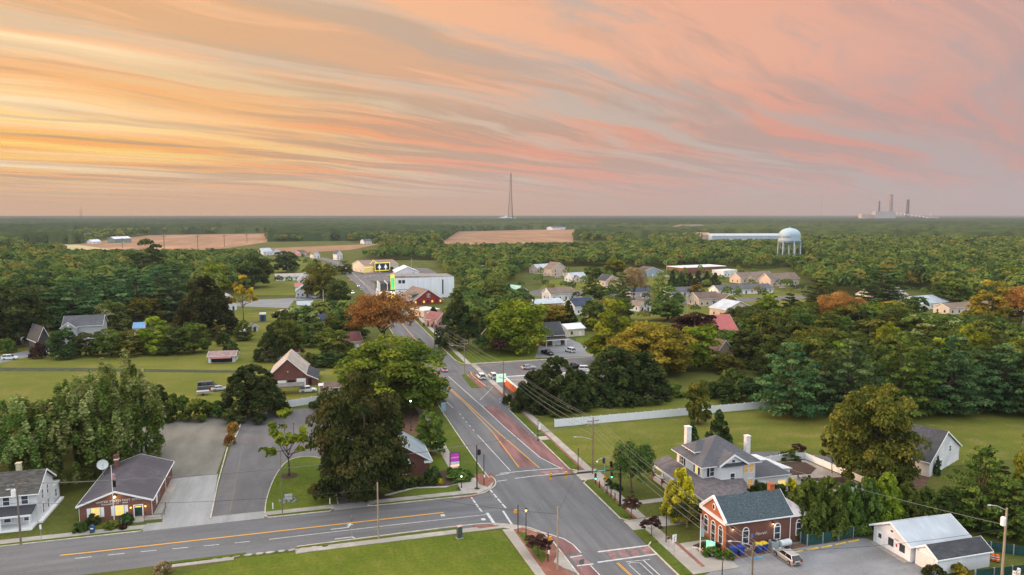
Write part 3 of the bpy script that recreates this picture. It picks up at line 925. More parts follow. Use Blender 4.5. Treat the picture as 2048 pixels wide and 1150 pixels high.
# ------------------------------------------------------------------ the trees one can single out
T_ = ptree
GP = 'tall poplars of the grove by the post office'
for a_ in ((40, 990, 800, 150, 'poplar with pale plumed tips at the left end of the grove'), (112, 968, 772, 165, 'broad poplar with pale plumes behind the white clapboard house'),
           (185, 955, 752, 150, 'poplar standing right behind the satellite dish'), (245, 930, 713, 150, 'tallest poplar of the grove, beside the gravel lot'),
           (150, 905, 752, 130, 'poplar in the middle of the grove with olive top'), (62, 915, 800, 130, 'lower olive poplar behind the left end of the grove'),
           (283, 912, 765, 80, 'slender dark poplar at the edge of the gravel lot'), (-30, 960, 790, 140, 'poplar cut by the left edge of the picture'), (215, 890, 735, 110, 'poplar at the back of the grove next to the field')):
    T_('plume', *a_[:4], sage, a_[4], group=GP)
T_('juniper', 505, 832, 733, 128, green_dark, 'wide dark green juniper at the end of the white gate fence')
T_('cone', 322, 842, 772, 62, green_dark, 'dark juniper at the back corner of the gravel lot')
T_('bush', 356, 838, 778, 52, green, 'light green bush beside the dark juniper behind the gravel lot')
T_('bush', 398, 838, 792, 66, olive, 'olive brown bush behind the gravel lot near the parked wrecks')
T_('bush', 440, 832, 798, 50, green_mid, 'green bush between the olive bush and the wide juniper')
T_('bush', 478, 838, 818, 38, green_mid, 'round clipped grey green shrub at the car park corner')
T_('bush', 466, 862, 840, 24, rust, 'brown dead shrub behind the kerb, nearer the round shrub')
T_('bush', 460, 888, 862, 24, rust, 'brown dead shrub at the tip of the kerb strip')
T_('young', 578, 952, 836, 128, lime, 'young open tree with yellowing leaves on the lawn island')
T_('hero', 724, 990, 744, 184, bronze, 'huge dark magnolia beside the brick bank')
T_('hero', 792, 818, 664, 215, maple, 'large yellow green maple leaning over the main road')
T_('feather', 765, 700, 586, 138, rust, 'rust coloured feathery cypress left of the main road')
T_('broad', 862, 908, 812, 62, green, 'small round tree on the bank lawn by the road')
T_('bush', 647, 815, 790, 52, green_dark, 'dark bush at the right end of the white gate fence')
T_('bush', 624, 815, 800, 14, green_mid, 'small upright shrub in front of the white gate fence')
T_('cone', 542, 722, 652, 62, green_dark, 'dark cedar behind the red roofed outbuilding')
T_('broad', 574, 715, 630, 66, green, 'light tree rising behind the red roofed outbuilding')
T_('broad', 622, 694, 647, 40, green_mid, 'small round dark tree on the lawn beyond the barn')
T_('broad', 670, 715, 654, 80, olive, 'olive tree beside the rust coloured cypress')
T_('bush', 662, 728, 702, 92, green_dark, 'low dark hedge behind the barn')
T_('bush', 620, 732, 700, 34, green, 'single pale bush on the grass behind the barn')
T_('broad', 312, 706, 634, 76, lime, 'bright green round tree in the shrub row by the field')
for a_ in ((128, 716, 655, 62, green_dark, 'dark bush at the left end of the shrub row by the field'), (172, 712, 662, 56, green_mid, 'dull green bush in front of the grey house'), (222, 712, 652, 66, green, 'green bush in the shrub row right of the grey house'),
           (262, 712, 662, 60, olive, 'olive bush left of the bright round tree'), (352, 708, 648, 66, green_mid, 'bush right of the bright round tree'), (388, 706, 640, 66, green, 'tall bush at the right end of the shrub row'), (78, 716, 682, 34, plum, 'dark purple shrub next to the dark shed house')):
    T_('broad' if a_[3] > 40 else 'bush', *a_, group='shrub row along the grass field')
T_('juniper', 412, 672, 556, 118, bronze, 'big dark conifer standing over the lawn')
T_('broad', 228, 660, 598, 62, sage, 'mixed pale tree between the grey house and the blue roofed shed')
T_('broad', 290, 650, 590, 80, olive, 'brownish tree behind the blue roofed shed')
T_('young', 487, 642, 556, 64, gold, 'thin yellow tree on the lawn behind the town shed')
T_('bush', 10, 706, 672, 40, green, 'little round tree by the parked black car at the left edge')
T_('bush', 463, 702, 680, 32, green_mid, 'bush behind the open fronted shed')
for i, a_ in enumerate(((150, 655, 556, 120), (212, 640, 548, 110), (278, 640, 538, 110), (345, 640, 536, 100), (110, 630, 575, 70), (250, 615, 535, 90), (320, 610, 532, 80), (370, 620, 545, 70))):
    T_('pine', *a_, green_blue, 'blue green pine in the pine stand behind the grey house', group='pines behind the grey house')
for i, a_ in enumerate(((38, 690, 560, 130), (-10, 670, 560, 110), (100, 655, 580, 80), (70, 630, 545, 100))):
    T_('broad', *a_, green_dark, 'dark round tree in the wood at the left edge', group='dark trees at the left edge')
T_('broad', 432, 590, 520, 62, lime, 'bright green tree behind the big dark conifer')
T_('broad', 505, 575, 500, 74, green_mid, 'tall dark green tree left of the two storey white house')
T_('broad', 298, 560, 479, 76, green_dark, 'dark dome shaped tree standing out against the brown field')
T_('broad', 676, 615, 555, 56, green_mid, 'round street tree beside the main road in front of the town shed')
T_('willow', 645, 595, 530, 72, olive, 'olive green street tree behind the round street tree')
T_('broad', 575, 545, 497, 56, green_dark, 'dark tree behind the long white building')
T_('broad', 690, 548, 522, 32, green, 'small tree at the entrance of the store car park')
T_('cone', 916, 696, 584, 88, bronze, 'tall dark spruce right of the main road')
T_('cone', 867, 640, 614, 30, green_dark, 'short dark conifer in front of the little pink house')
T_('willow', 1030, 700, 598, 138, lime, 'big soft willow over the driveway beyond the side street')
T_('small', 999, 712, 678, 40, plum, 'rusty red maple shrub under the willow')
T_('small', 962, 708, 670, 34, green_dark, 'dark shrub tree left of the red maple shrub')
T_('broad', 930, 612, 568, 56, green, 'green tree beside the white theatre')
T_('broad', 992, 620, 560, 60, green_mid, 'round green tree right of the theatre')
T_('broad', 1050, 650, 600, 60, olive, 'olive tree behind the willow')
T_('broad', 1110, 650, 606, 70, amber, 'brownish tree behind the dark roofed garage house')
T_('cone', 1137, 650, 602, 36, green_dark, 'narrow dark cedar behind the white roofed shed')
for a_ in ((1072, 818, 742, 92, 'left one of the dark conifers beside the orange shop front'), (1112, 819, 716, 116, 'tallest of the dark conifers beside the orange shop front'), (1154, 815, 742, 80, 'right one of the dark conifers beside the orange shop front')):
    T_('juniper', *a_[:4], bronze if a_[0] == 1072 else green_dark, a_[4], group='dark conifers beside the orange shop')
T_('juniper', 1226, 800, 696, 118, green_dark, 'left half of the pair of big dark conifers behind the white fence')
T_('juniper', 1284, 797, 706, 112, green_dark, 'right half of the pair of big dark conifers behind the white fence')
T_('broad', 1225, 730, 602, 116, lime, 'yellow green tree between the side street and the red roof')
T_('hero', 1300, 745, 638, 160, amber, 'large amber tree turning yellow behind the dark conifers')
T_('broad', 1398, 735, 640, 100, lime, 'lime green tree left of the red roofed barn')
T_('broad', 1385, 690, 620, 110, plum, 'dark purplish tree below the blue gabled house')
T_('broad', 1335, 640, 574, 72, green, 'full green tree in front of the long white house')
T_('broad', 1240, 640, 590, 60, green, 'soft green tree behind the yellow green tree')
T_('pine', 1245, 612, 545, 38, green_blue, 'narrow dark pine beside the bare tan tree')
T_('feather', 1268, 606, 534, 52, tan, 'nearly bare tan tree standing among the houses')
T_('broad', 1188, 600, 560, 54, green_mid, 'round dark tree on the lawn by the brown roofed houses')
T_('broad', 1228, 552, 514, 52, lime, 'bright green tree by the house with dark gables')
T_('broad', 1185, 560, 530, 40, green, 'tree behind the small white house')
for i in range(6):
    T_('cone', 1345 + i * 17, 578 - i * 1.2, 540 + (i % 3) * 3, 25, green_dark, 'dark cedar in the cedar row in front of the brick school building', group='cedar row by the school')
T_('broad', 1395, 592, 568, 34, amber, 'reddish tree at the end of the cedar row')
# right side
for a_, lb, mt in (((1580, 830, 686, 126), 'leftmost of the tall pines along the lawn', green_blue), ((1692, 832, 678, 118), 'second pine from the left along the lawn', green_blue), ((1802, 830, 672, 120), 'third pine from the left, with pale outer boughs', green),
                ((1902, 828, 670, 124), 'fourth pine from the left along the lawn', green_blue), ((2000, 824, 688, 116), 'fifth pine from the left along the lawn', green_blue), ((2075, 830, 690, 116), 'last pine of the lawn row at the right edge', green_mid),
                ((1640, 815, 700, 90), 'pine in the gap behind the first two pines of the row', green_mid), ((1850, 812, 690, 100), 'pine in the gap behind the third and fourth pines', green_mid), ((1955, 812, 690, 90), 'pine in the gap behind the fifth pine of the row', green_mid), ((1750, 812, 690, 90), 'pine in the gap behind the second and third pines', green_mid)):
    T_('pine', *a_, mt, lb, group='tall pines along the east lawn')
for a_, mt, lb in (((1525, 735, 622, 116), green_mid, 'wide green tree beside the stone house'), ((1600, 690, 604, 86), green, 'dark pine like tree left of the rust tree'), ((1682, 662, 586, 100), rust, 'rust orange tree above the row of pines'),
               ((1792, 655, 597, 86), amber, 'amber tree right of the rust orange tree'), ((1742, 705, 640, 110), olive, 'olive tree above the second pine'), ((1850, 705, 620, 120), sage, 'grey green tree below the white ranch houses'), ((1660, 720, 650, 90), olive, 'olive tree between the first two pines and the rust tree'),
               ((1905, 612, 549, 82), green, 'round green tree behind the white ranch house'), ((1982, 650, 562, 92), amber, 'orange brown tree at the right edge of the houses'), ((2040, 655, 572, 80), rust, 'brown tree at the right edge above the pines'),
               ((2022, 575, 528, 62), lime, 'yellow green tree at the right edge by the wood'), ((1960, 700, 640, 90), lime, 'lime green tree above the fourth pine'), ((2010, 705, 645, 90), green_mid, 'green tree above the fifth pine')):
    T_('feather' if mt is rust else 'broad', *a_, mt, lb)
T_('pine', 1762, 610, 534, 92, green_dark, 'dark flat topped pine in front of the white ranch houses')
T_('pine', 1640, 625, 555, 70, green_dark, 'dark pine right of the brick house with the white van')
for i, a_ in enumerate(((1448, 800, 752, 70), (1490, 800, 748, 66), (1420, 790, 758, 50), (1525, 790, 750, 50), (1465, 780, 730, 60))):
    T_('bush', *a_, green_dark if i % 2 else green_mid, 'dense dark bush in the thicket behind the white fence', group='thicket behind the white fence')
T_('bush', 1340, 790, 762, 70, green, 'green bush row behind the white fence')
T_('hero', 1745, 968, 756, 162, olive, 'large olive brown maple behind the garden fence')
T_('broad', 1395, 846, 753, 54, olive, 'single small tree standing in front of the long white fence')
T_('cone', 1384, 905, 842, 34, green_dark, 'narrow dark arborvitae by the left chimney')
T_('cone', 1436, 905, 822, 62, green_dark, 'wide dark arborvitae behind the hip roof')
T_('young', 1664, 946, 866, 58, olive, 'slim tree with reddish trunk in the gravel garden', trunk=M("bark_red", (0.22, 0.12, 0.075), 0.25, 2.0, 0.9))
T_('small', 1598, 912, 888, 34, plum, 'thin dark shrub tree at the back corner of the garden fence')
T_('bush', 1578, 918, 900, 46, green_mid, 'green shrub in the black mulch bed of the garden')
T_('bush', 1577, 978, 948, 34, gold, 'yellow green dome shaped shrub in front of the garden')
T_('bush', 1557, 992, 962, 34, green_dark, 'dark round boxwood beside the yellow dome shrub')
T_('bush', 1502, 990, 955, 46, green_mid, 'loose grey green shrub against the white house wall')
T_('bush', 1528, 993, 960, 40, green_mid, 'dark shrub between the loose shrub and the boxwood')
T_('feather', 1264, 985, 886, 96, green_mid, 'dark spreading tree on the lawn of the hip roofed house')
T_('juniper', 1360, 1035, 938, 68, gold, 'golden yellow cypress in front of the porch')
T_('small', 1374, 1058, 1008, 70, bronze, 'dark crape myrtle with pale stems in front of the bank', trunk=bark_pale)
T_('small', 1262, 1036, 992, 40, plum, 'plum leaved street tree next to the signal mast')
T_('small', 1303, 1072, 1034, 44, plum, 'plum leaved street tree by the walkway to the bank')
T_('small', 1076, 1112, 1068, 56, plum, 'wide plum leaved tree on the brick corner')
GH = 'arborvitae of the tall hedge beside the parking lot'
hx = [(1615, 1072, 960, 70), (1655, 1067, 956, 70), (1694, 1062, 964, 66), (1732, 1057, 956, 66), (1772, 1052, 948, 66), (1812, 1048, 966, 62), (1850, 1044, 975, 56), (1600, 1050, 972, 60), (1640, 1046, 962, 60), (1890, 1045, 975, 56)]
hl = ['arborvitae at the near left end of the hedge, touching the bank', 'second arborvitae from the bank end of the hedge', 'third arborvitae from the bank end of the hedge', 'fourth arborvitae of the hedge', 'yellowish arborvitae left of the gap in the hedge', 'arborvitae behind the ridge of the white garage',
      'arborvitae at the far right end of the hedge', 'arborvitae of the back row right behind the bank', 'second arborvitae of the back row', 'low arborvitae between hedge and big pine']
for a_, lb in zip(hx, hl):
    T_('juniper', *a_, green if a_[0] != 1772 else lime, lb, group=GH)
T_('pine', 1956, 1056, 892, 112, green, 'big fluffy pine behind the white garage')
T_('pine', 1890, 1048, 978, 54, green_mid, 'smaller pine left of the big fluffy pine')
T_('pine', 1990, 1030, 930, 100, green_mid, 'pine between the big fluffy pine and the right edge')
T_('willow', 2062, 1040, 862, 90, lime, 'yellow green willow cut by the right edge of the picture')
T_('broad', 2085, 1010, 900, 80, olive, 'olive tree behind the yellow green willow')
T_('pine', 2030, 1075, 965, 100, green, 'pine in front of the willow at the right edge')
T_('cone', 1979, 915, 890, 14, green_dark, 'pencil thin dark cypress on the lawn behind the pines')
T_('cone', 1862, 948, 915, 14, green_dark, 'thin dark cypress at the left of the white gable')
T_('cone', 1874, 950, 912, 14, green_dark, 'thin dark cypress at the right of the white gable')
T_('bush', 1868, 1152, 1128, 46, bronze, 'brown green shrub in front of the small white garage')
T_('bush', 1918, 1150, 1124, 40, amber, 'orange brown shrub at the bottom edge by the garage')
# planting at the post office, the bank and the shop
for a_ in ((108 + 52, 1064, 1040, 28, green_mid, 'shaggy green shrub at the left corner of the post office'), (186, 1048, 1026, 28, green_dark, 'dark round shrub under the left post office window'), (253, 1046, 1022, 30, green_dark, 'dark round shrub under the right post office window'),
           (222, 1056, 1040, 34, olive, 'low olive hedge in front of the flagpole'), (246, 1058, 1046, 16, plum, 'small reddish shrub by the post office walk'), (165, 1062, 1048, 22, plum, 'reddish shrub beside the blue mailbox'),
           (865, 966, 926, 38, green_dark, 'big dark clipped shrub at the bank corner'), (856, 966, 954, 14, gold, 'small round yellow shrub in the bank border'), (880, 966, 952, 17, gold, 'larger round yellow shrub in the bank border'),
           (842, 972, 948, 20, green_dark, 'dark boxwood left of the small yellow shrub'), (826, 974, 952, 18, green_dark, 'second dark boxwood from the yellow shrubs'), (808, 977, 954, 20, green_dark, 'third dark boxwood from the yellow shrubs'), (790, 979, 956, 20, bronze, 'dark bush at the foot of the magnolia'),
           (900, 948, 930, 14, lime, 'light green tuft at the bank sign'), (918, 956, 936, 60, green, 'dark green ground shrub on the mound under the purple sign'), (326, 1148, 1120, 36, tan, 'tan dried bush on the south lawn edge'),
           (1425, 1112, 1092, 40, green, 'green spreading shrub at the bank corner by the parking lot'), (1436, 1104, 1078, 14, green_dark, 'small pointed evergreen at the bank corner'), (1458, 1118, 1094, 24, green, 'green shrub by the blue bins'), (1405, 1096, 1084, 20, green_mid, 'low shrub in the bank flower bed'),
           (1015, 808, 785, 22, green_dark, 'dark climbing shrub at the shop corner'), (1058, 1080, 1068, 12, green_dark, 'little dark shrub at the foot of the lantern'), (1218, 972, 955, 16, green_dark, 'small conical shrub under the dark spreading tree'), (1232, 978, 964, 26, green_dark, 'flat dark shrub beside the conical shrub')):
    T_('bush', *a_)
for i in range(4):
    T_('cone', 848 + i * 8, 652 + i * 1.2, 644 + i * 1.2, 4.5, green_dark, 'tiny dark cypress in the row along the little car park', group='tiny cypresses by the little car park')
# ------------------------------------------------------------------ buildings
white_side = M("white_siding", (0.74, 0.74, 0.75), 0.05, 0.6, 0.75, stretch=(0.6, 0.6, 6), big=0.3)
trim_w = M("white_trim", (0.78, 0.78, 0.77), 0.05, 1.0, 0.6)
grey_side = M("grey_siding", (0.36, 0.36, 0.37), 0.08, 0.6, 0.8, stretch=(0.6, 0.6, 6))
cream = M("cream_siding", (0.62, 0.55, 0.44), 0.08, 0.6, 0.8)
pinkish = M("tan_siding", (0.55, 0.44, 0.36), 0.1, 0.6, 0.8)
blue_side = M("blue_siding", (0.14, 0.19, 0.26), 0.1, 0.6, 0.8)
slate_side = M("blue_grey_siding", (0.30, 0.36, 0.42), 0.08, 0.6, 0.8)
def brickmat(name, c, mortar):
    m = bpy.data.materials.new(name); m.use_nodes = True
    T = NT(m.node_tree); p = T.t.nodes['Principled BSDF']
    o = T.n('ShaderNodeTexCoord').outputs['Object']
    X, Y, Z = T.sep(o)
    bt = T.n('ShaderNodeTexBrick'); bt.inputs['Scale'].default_value = 1.0
    bt.inputs['Brick Width'].default_value, bt.inputs['Row Height'].default_value = 0.42, 0.15
    bt.inputs['Mortar Size'].default_value = 0.014
    T.link(T.xyz(T.m('ADD', X, Y), Z, 0.0), bt.inputs['Vector'])
    bt.inputs['Color1'].default_value = (*c, 1); bt.inputs['Color2'].default_value = (*(x * .72 for x in c), 1); bt.inputs['Mortar'].default_value = (*mortar, 1)
    cc = T.mix(T.ss(T.noise(o, 0.9, 5, .6), .3, .7, 0, .35), bt.outputs[0], tuple(x * .7 for x in c))
    T.link(cc, p.inputs['Base Color']); p.inputs['Roughness'].default_value = .9; p.inputs['Specular IOR Level'].default_value = .15
    MATS[name] = m
    return m
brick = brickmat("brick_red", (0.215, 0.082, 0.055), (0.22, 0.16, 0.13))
brick_or_sun = brickmat("brick_orange_sunlit", (0.42, 0.12, 0.05), (0.34, 0.18, 0.12))  # orange sunset light on the corner bank's front put into the brick colour
brick_dk = brickmat("brick_dark", (0.17, 0.065, 0.048), (0.16, 0.11, 0.09))
stone = M("field_stone", (0.36, 0.28, 0.20), 0.35, 2.2, 0.9)
def shingle(name, c, k=0.22):
    return M(name, c, k, 1.1, 0.9, stretch=(1.0, 2.6, 2.6), big=0.22, spec=.15)
r_grey = shingle("shingle_grey", (0.115, 0.112, 0.122))
r_dark = shingle("shingle_dark", (0.062, 0.064, 0.070))
r_slate = M("slate_roof", (0.026, 0.040, 0.050), 0.4, 2.2, 0.7, stretch=(2.2, 5, 5), c2=(0.085, 0.115, 0.13))
r_brown = shingle("shingle_brown", (0.15, 0.105, 0.085))
r_tan = shingle("shingle_tan", (0.21, 0.155, 0.12))
r_navy = shingle("shingle_navy", (0.05, 0.065, 0.10))
def metalroof(name, c, ax=0):
    m = M(name, c, 0.12, 0.5, 0.45, spec=.4, stretch=(1, .3, .3), big=.2)
    T = NT(m.node_tree); p = T.t.nodes['Principled BSDF']
    o = T.n('ShaderNodeTexCoord').outputs['Object']
    s = T.m('PINGPONG', T.m('MULTIPLY', T.sep(o)[ax], 1.0), 0.25)
    b = T.n('ShaderNodeBump'); b.inputs['Strength'].default_value = .6; b.inputs['Distance'].default_value = .05
    T.link(T.ss(s, 0.0, 0.05, 1, 0), b.inputs['Height']); T.link(b.outputs[0], p.inputs['Normal'])
    return m
r_metal = metalroof("metal_roof_blue", (0.42, 0.46, 0.50))
r_white = metalroof("metal_roof_white", (0.68, 0.69, 0.70))
r_rusty = M("old_metal_roof", (0.40, 0.34, 0.29), 0.3, 0.8, 0.6, stretch=(.4, 2.2, .4), big=.4)
r_red = metalroof("metal_roof_red", (0.50, 0.11, 0.10))
r_redbrown = metalroof("metal_roof_maroon", (0.22, 0.06, 0.055))
r_green = metalroof("metal_roof_green", (0.30, 0.50, 0.40))
r_bluem = metalroof("metal_roof_bright_blue", (0.12, 0.30, 0.52))
flat_roof = M("flat_roof", (0.22, 0.20, 0.185), 0.2, 0.4, 0.95)
dark_metal = M("dark_metal", (0.035, 0.035, 0.038), 0.2, 2.0, 0.5, 0.3)
black = M("black_paint", (0.012, 0.012, 0.013), 0.2, 2.0, 0.45)
galv = M("galvanised", (0.42, 0.43, 0.44), 0.15, 3.0, 0.45, 0.6)
pane = glass("window_glass", (0.045, 0.052, 0.062))
pane_lit = glass("lit_window", (0.4, 0.3, 0.08), (1.0, 0.68, 0.16), 0.9)
pane_dim = glass("dim_lit_window", (0.25, 0.16, 0.06), (1.0, 0.55, 0.15), 0.35)
lampglow = M("lamp_glow", (1.0, 0.82, 0.45), 0.02, 1, emit=6.0)
amberglow = M("amber_lamp_glow", (1.0, 0.50, 0.12), 0.02, 1, emit=4.0)
whiteglow = M("white_lamp_glow", (0.75, 1.0, 0.9), 0.02, 1, emit=7.0)

def glow_light(parent, loc, power, colr=(1, 0.75, 0.4), rad=0.12):
    l = bpy.data.lights.new('lamp_light', 'POINT'); l.energy, l.color, l.shadow_soft_size = power, colr, rad
    o = bpy.data.objects.new('lamp_light', l); o.location = loc
    return link(o, parent)

def on_face(mb, w, d, face, u, z, ww, hh, t0, t1, ox=0, oy=0):
    """box on a wall: centre u along the face (left to right seen from outside), sill z, size ww x hh, from t0 to t1 outside the wall"""
    if face == 'S': mb.box(ox + u - ww / 2, oy - d / 2 - t1, z, ox + u + ww / 2, oy - d / 2 - t0, z + hh)
    elif face == 'N': mb.box(ox - u - ww / 2, oy + d / 2 + t0, z, ox - u + ww / 2, oy + d / 2 + t1, z + hh)
    elif face == 'E': mb.box(ox + w / 2 + t0, oy + u - ww / 2, z, ox + w / 2 + t1, oy + u + ww / 2, z + hh)
    else: mb.box(ox - w / 2 - t1, oy - u - ww / 2, z, ox - w / 2 - t0, oy - u + ww / 2, z + hh)
    return mb

def window(parent, w, d, face, u, z, ww=1.0, hh=1.5, ox=0, oy=0, lit=None, frame=None, near=True, shut=None, arch=False):
    f = frame or trim_w
    g = {None: pane, 1: pane_lit, 2: pane_dim}.get(lit, pane)
    if not near:
        return on_face(MB(g), w, d, face, u, z, ww, hh, -0.03, 0.05, ox, oy).build('window', parent)
    mb = MB(f)
    for q in ((u - ww / 2 - .06, z - .1, .12, hh + .2), (u + ww / 2 + .06, z - .1, .12, hh + .2)):
        on_face(mb, w, d, face, q[0], q[1], q[2], q[3], -.03, .075, ox, oy)
    for q in ((z + hh, .1), (z + hh * .5 - .03, .06), (z - .1, .1)):
        on_face(mb, w, d, face, u, q[0], ww, q[1], -.03, .07, ox, oy)
    if arch:
        n = 9
        pts = [(ww / 2 * 1.12 * math.cos(math.pi * i / n), ww / 2 * 1.12 * math.sin(math.pi * i / n)) for i in range(n + 1)]
        if face in 'SN': mb.extr([(ox + (u if face == 'S' else -u) + a_, z + hh + .1 + b_) for a_, b_ in pts], 'y', oy + (-d / 2 - .075 if face == 'S' else d / 2 - .03), oy + (-d / 2 + .03 if face == 'S' else d / 2 + .075))
        else: mb.extr([(oy + (u if face == 'E' else -u) + a_, z + hh + .1 + b_) for a_, b_ in pts], 'x', ox + (-w / 2 - .075 if face == 'W' else w / 2 - .03), ox + (-w / 2 + .03 if face == 'W' else w / 2 + .075))
    fr = mb.build('window', parent)
    on_face(MB(g), w, d, face, u, z, ww, hh, -.03, .04, ox, oy).build('pane', fr)
    if arch:
        n = 8
        pts = [(ww / 2 * .86 * math.cos(math.pi * i / n), ww / 2 * .86 * math.sin(math.pi * i / n)) for i in range(n + 1)]
        mb = MB(g)
        if face in 'SN': mb.extr([(ox + (u if face == 'S' else -u) + a_, z + hh + .12 + b_) for a_, b_ in pts], 'y', oy + (-d / 2 - .09 if face == 'S' else d / 2), oy + (-d / 2 if face == 'S' else d / 2 + .09))
        else: mb.extr([(oy + (u if face == 'E' else -u) + a_, z + hh + .12 + b_) for a_, b_ in pts], 'x', ox + (-w / 2 - .09 if face == 'W' else w / 2), ox + (-w / 2 if face == 'W' else w / 2 + .09))
        mb.build('fanlight', fr)
    if shut:
        for s_ in (-1, 1):
            on_face(MB(shut), w, d, face, u + s_ * (ww / 2 + .36), z - .05, .42, hh + .1, -.02, .06, ox, oy).build('shutter', parent)
    return fr

def door(parent, w, d, face, u, ww=1.0, hh=2.1, ox=0, oy=0, mat=None, z=0.0, frame=True, name='door'):
    mb = MB(mat or trim_w)
    on_face(mb, w, d, face, u, z, ww, hh, -.03, .05, ox, oy)
    o = mb.build(name, parent)
    if frame:
        fb = MB(trim_w)
        for s_ in (-1, 1): on_face(fb, w, d, face, u + s_ * (ww / 2 + .09), z, .14, hh + .14, -.03, .08, ox, oy)
        on_face(fb, w, d, face, u, z + hh, ww + .04, .14, -.03, .075, ox, oy)
        fb.build('door_frame', o)
    return o

def walls(parent, w, d, h, rh, mat, ridge='x', hip=False, ox=0, oy=0, z0=-.1):
    mb = MB(mat)
    if hip or rh <= 0:
        mb.box(ox - w / 2, oy - d / 2, z0, ox + w / 2, oy + d / 2, h - .01)
    elif ridge == 'x':
        mb.extr([(oy - d / 2, z0), (oy + d / 2, z0), (oy + d / 2, h - .04), (oy, h + rh - .04), (oy - d / 2, h - .04)], 'x', ox - w / 2, ox + w / 2)
    else:
        mb.extr([(ox - w / 2, z0), (ox + w / 2, z0), (ox + w / 2, h - .04), (ox, h + rh - .04), (ox - w / 2, h - .04)], 'y', oy - d / 2, oy + d / 2)
    return mb.build('wall', parent)

def roof(parent, w, d, h, rh, mat, ridge='x', hip=False, ox=0, oy=0, ov=.4, trim=None, th=.16):
    mb = MB(mat)
    if rh <= 0:
        mb.box(ox - w / 2 + .25, oy - d / 2 + .25, h - .05, ox + w / 2 - .25, oy + d / 2 - .25, h + .04)
        o = mb.build('roof', parent)
        pb = MB(trim or trim_w)
        for b in ((-w / 2 - .06, -d / 2 - .06, w / 2 + .06, -d / 2 + .25), (-w / 2 - .06, d / 2 - .25, w / 2 + .06, d / 2 + .06), (-w / 2 - .06, -d / 2 + .25, -w / 2 + .25, d / 2 - .25), (w / 2 - .25, -d / 2 + .25, w / 2 + .06, d / 2 - .25)):
            pb.box(ox + b[0], oy + b[1], h - .12, ox + b[2], oy + b[3], h + .28)
        pb.build('parapet', parent)
        return o
    if hip:
        W_, D_ = w / 2 + ov, d / 2 + ov
        L = max(0.02, (W_ - D_) if ridge == 'x' else (D_ - W_))
        r = [(-L, 0), (L, 0)] if ridge == 'x' else [(0, -L), (0, L)]
        vs = [(ox - W_, oy - D_, h + .08), (ox + W_, oy - D_, h + .08), (ox + W_, oy + D_, h + .08), (ox - W_, oy + D_, h + .08)] + [(ox + a_, oy + b_, h + rh) for a_, b_ in r]
        mb.add(vs, [(0, 1, 5, 4), (1, 2, 5), (2, 3, 4, 5), (3, 0, 4), (3, 2, 1, 0)] if ridge == 'x' else [(0, 1, 4), (1, 2, 5, 4), (2, 3, 5), (3, 0, 4, 5), (3, 2, 1, 0)])
        o = mb.build('roof', parent)
        fb = MB(trim or trim_w); fb.box(ox - W_ + .01, oy - D_ + .01, h - .1, ox + W_ - .01, oy + D_ - .01, h + .075); fb.build('eave', parent)
        return o
    half = (d if ridge == 'x' else w) / 2
    sl = rh / half
    e = half + ov; ze = h - ov * sl
    c0 = oy if ridge == 'x' else ox
    chev = lambda k, zt: [(c0 - e - k, ze - k * sl), (c0, h + rh), (c0 + e + k, ze - k * sl), (c0 + e + k, ze - k * sl + zt), (c0, h + rh + zt), (c0 - e - k, ze - k * sl + zt)]
    a0, a1 = ((ox - w / 2 - ov, ox + w / 2 + ov) if ridge == 'x' else (oy - d / 2 - ov, oy + d / 2 + ov))
    ax = 'x' if ridge == 'x' else 'y'
    for s_ in (0, 1):                                             # two slopes
        p = [(c0 - e, ze), (c0, h + rh), (c0, h + rh + th), (c0 - e, ze + th)]
        if s_: p = [(2 * c0 - q[0], q[1]) for q in p]
        mb.extr(p, ax, a0, a1)
    o = mb.build('roof', parent)
    tb = MB(trim or trim_w)
    for q0, q1 in ((a0 - .05, a0 - .002), (a1 + .002, a1 + .05)):
        for s_ in (0, 1):
            p = [(c0 - e - .02, ze - .12), (c0, h + rh - .12), (c0, h + rh + th + .03), (c0 - e - .02, ze + th + .03)]
            if s_: p = [(2 * c0 - q[0], q[1]) for q in p]
            tb.extr(p, ax, q0, q1)
    for s_ in (-1, 1):                                            # gutters
        q0, q1 = sorted((c0 + s_ * (e + .003), c0 + s_ * (e + .1)))
        if ax == 'x': tb.box(a0, q0, ze - .03, a1, q1, ze + .12)
        else: tb.box(q0, a0, ze - .03, q1, a1, ze + .12)
    tb.build('rake_trim', parent)
    return o

def chimney(parent, x, y, z0, z1, w=.6, mat=None, cap=None):
    mb = MB(mat or brick); mb.cbox(x, y, z0, w, w, z1 - z0)
    o = mb.build('chimney', parent)
    cb = MB(cap or mat or brick); cb.cbox(x, y, z1 - .02, w + .16, w + .16, .14); cb.build('chimney_cap', o)
    return o

def body(t, w, d, h, rh, wall, roof_m, ridge='x', hip=False, ox=0, oy=0, ov=.4, wins=(), near=False, lit=0, trim=None):
    walls(t, w, d, h, rh, wall, ridge, hip, ox, oy)
    roof(t, w, d, h, rh, roof_m, ridge, hip, ox, oy, ov, trim)
    for q in wins:
        window(t, w, d, q[0], q[1], q[2], q[3] if len(q) > 3 else 1.0, q[4] if len(q) > 4 else 1.4, ox, oy, q[5] if len(q) > 5 else None, near=near)

def use(x, y, r):
    USED.append((x, y, r))

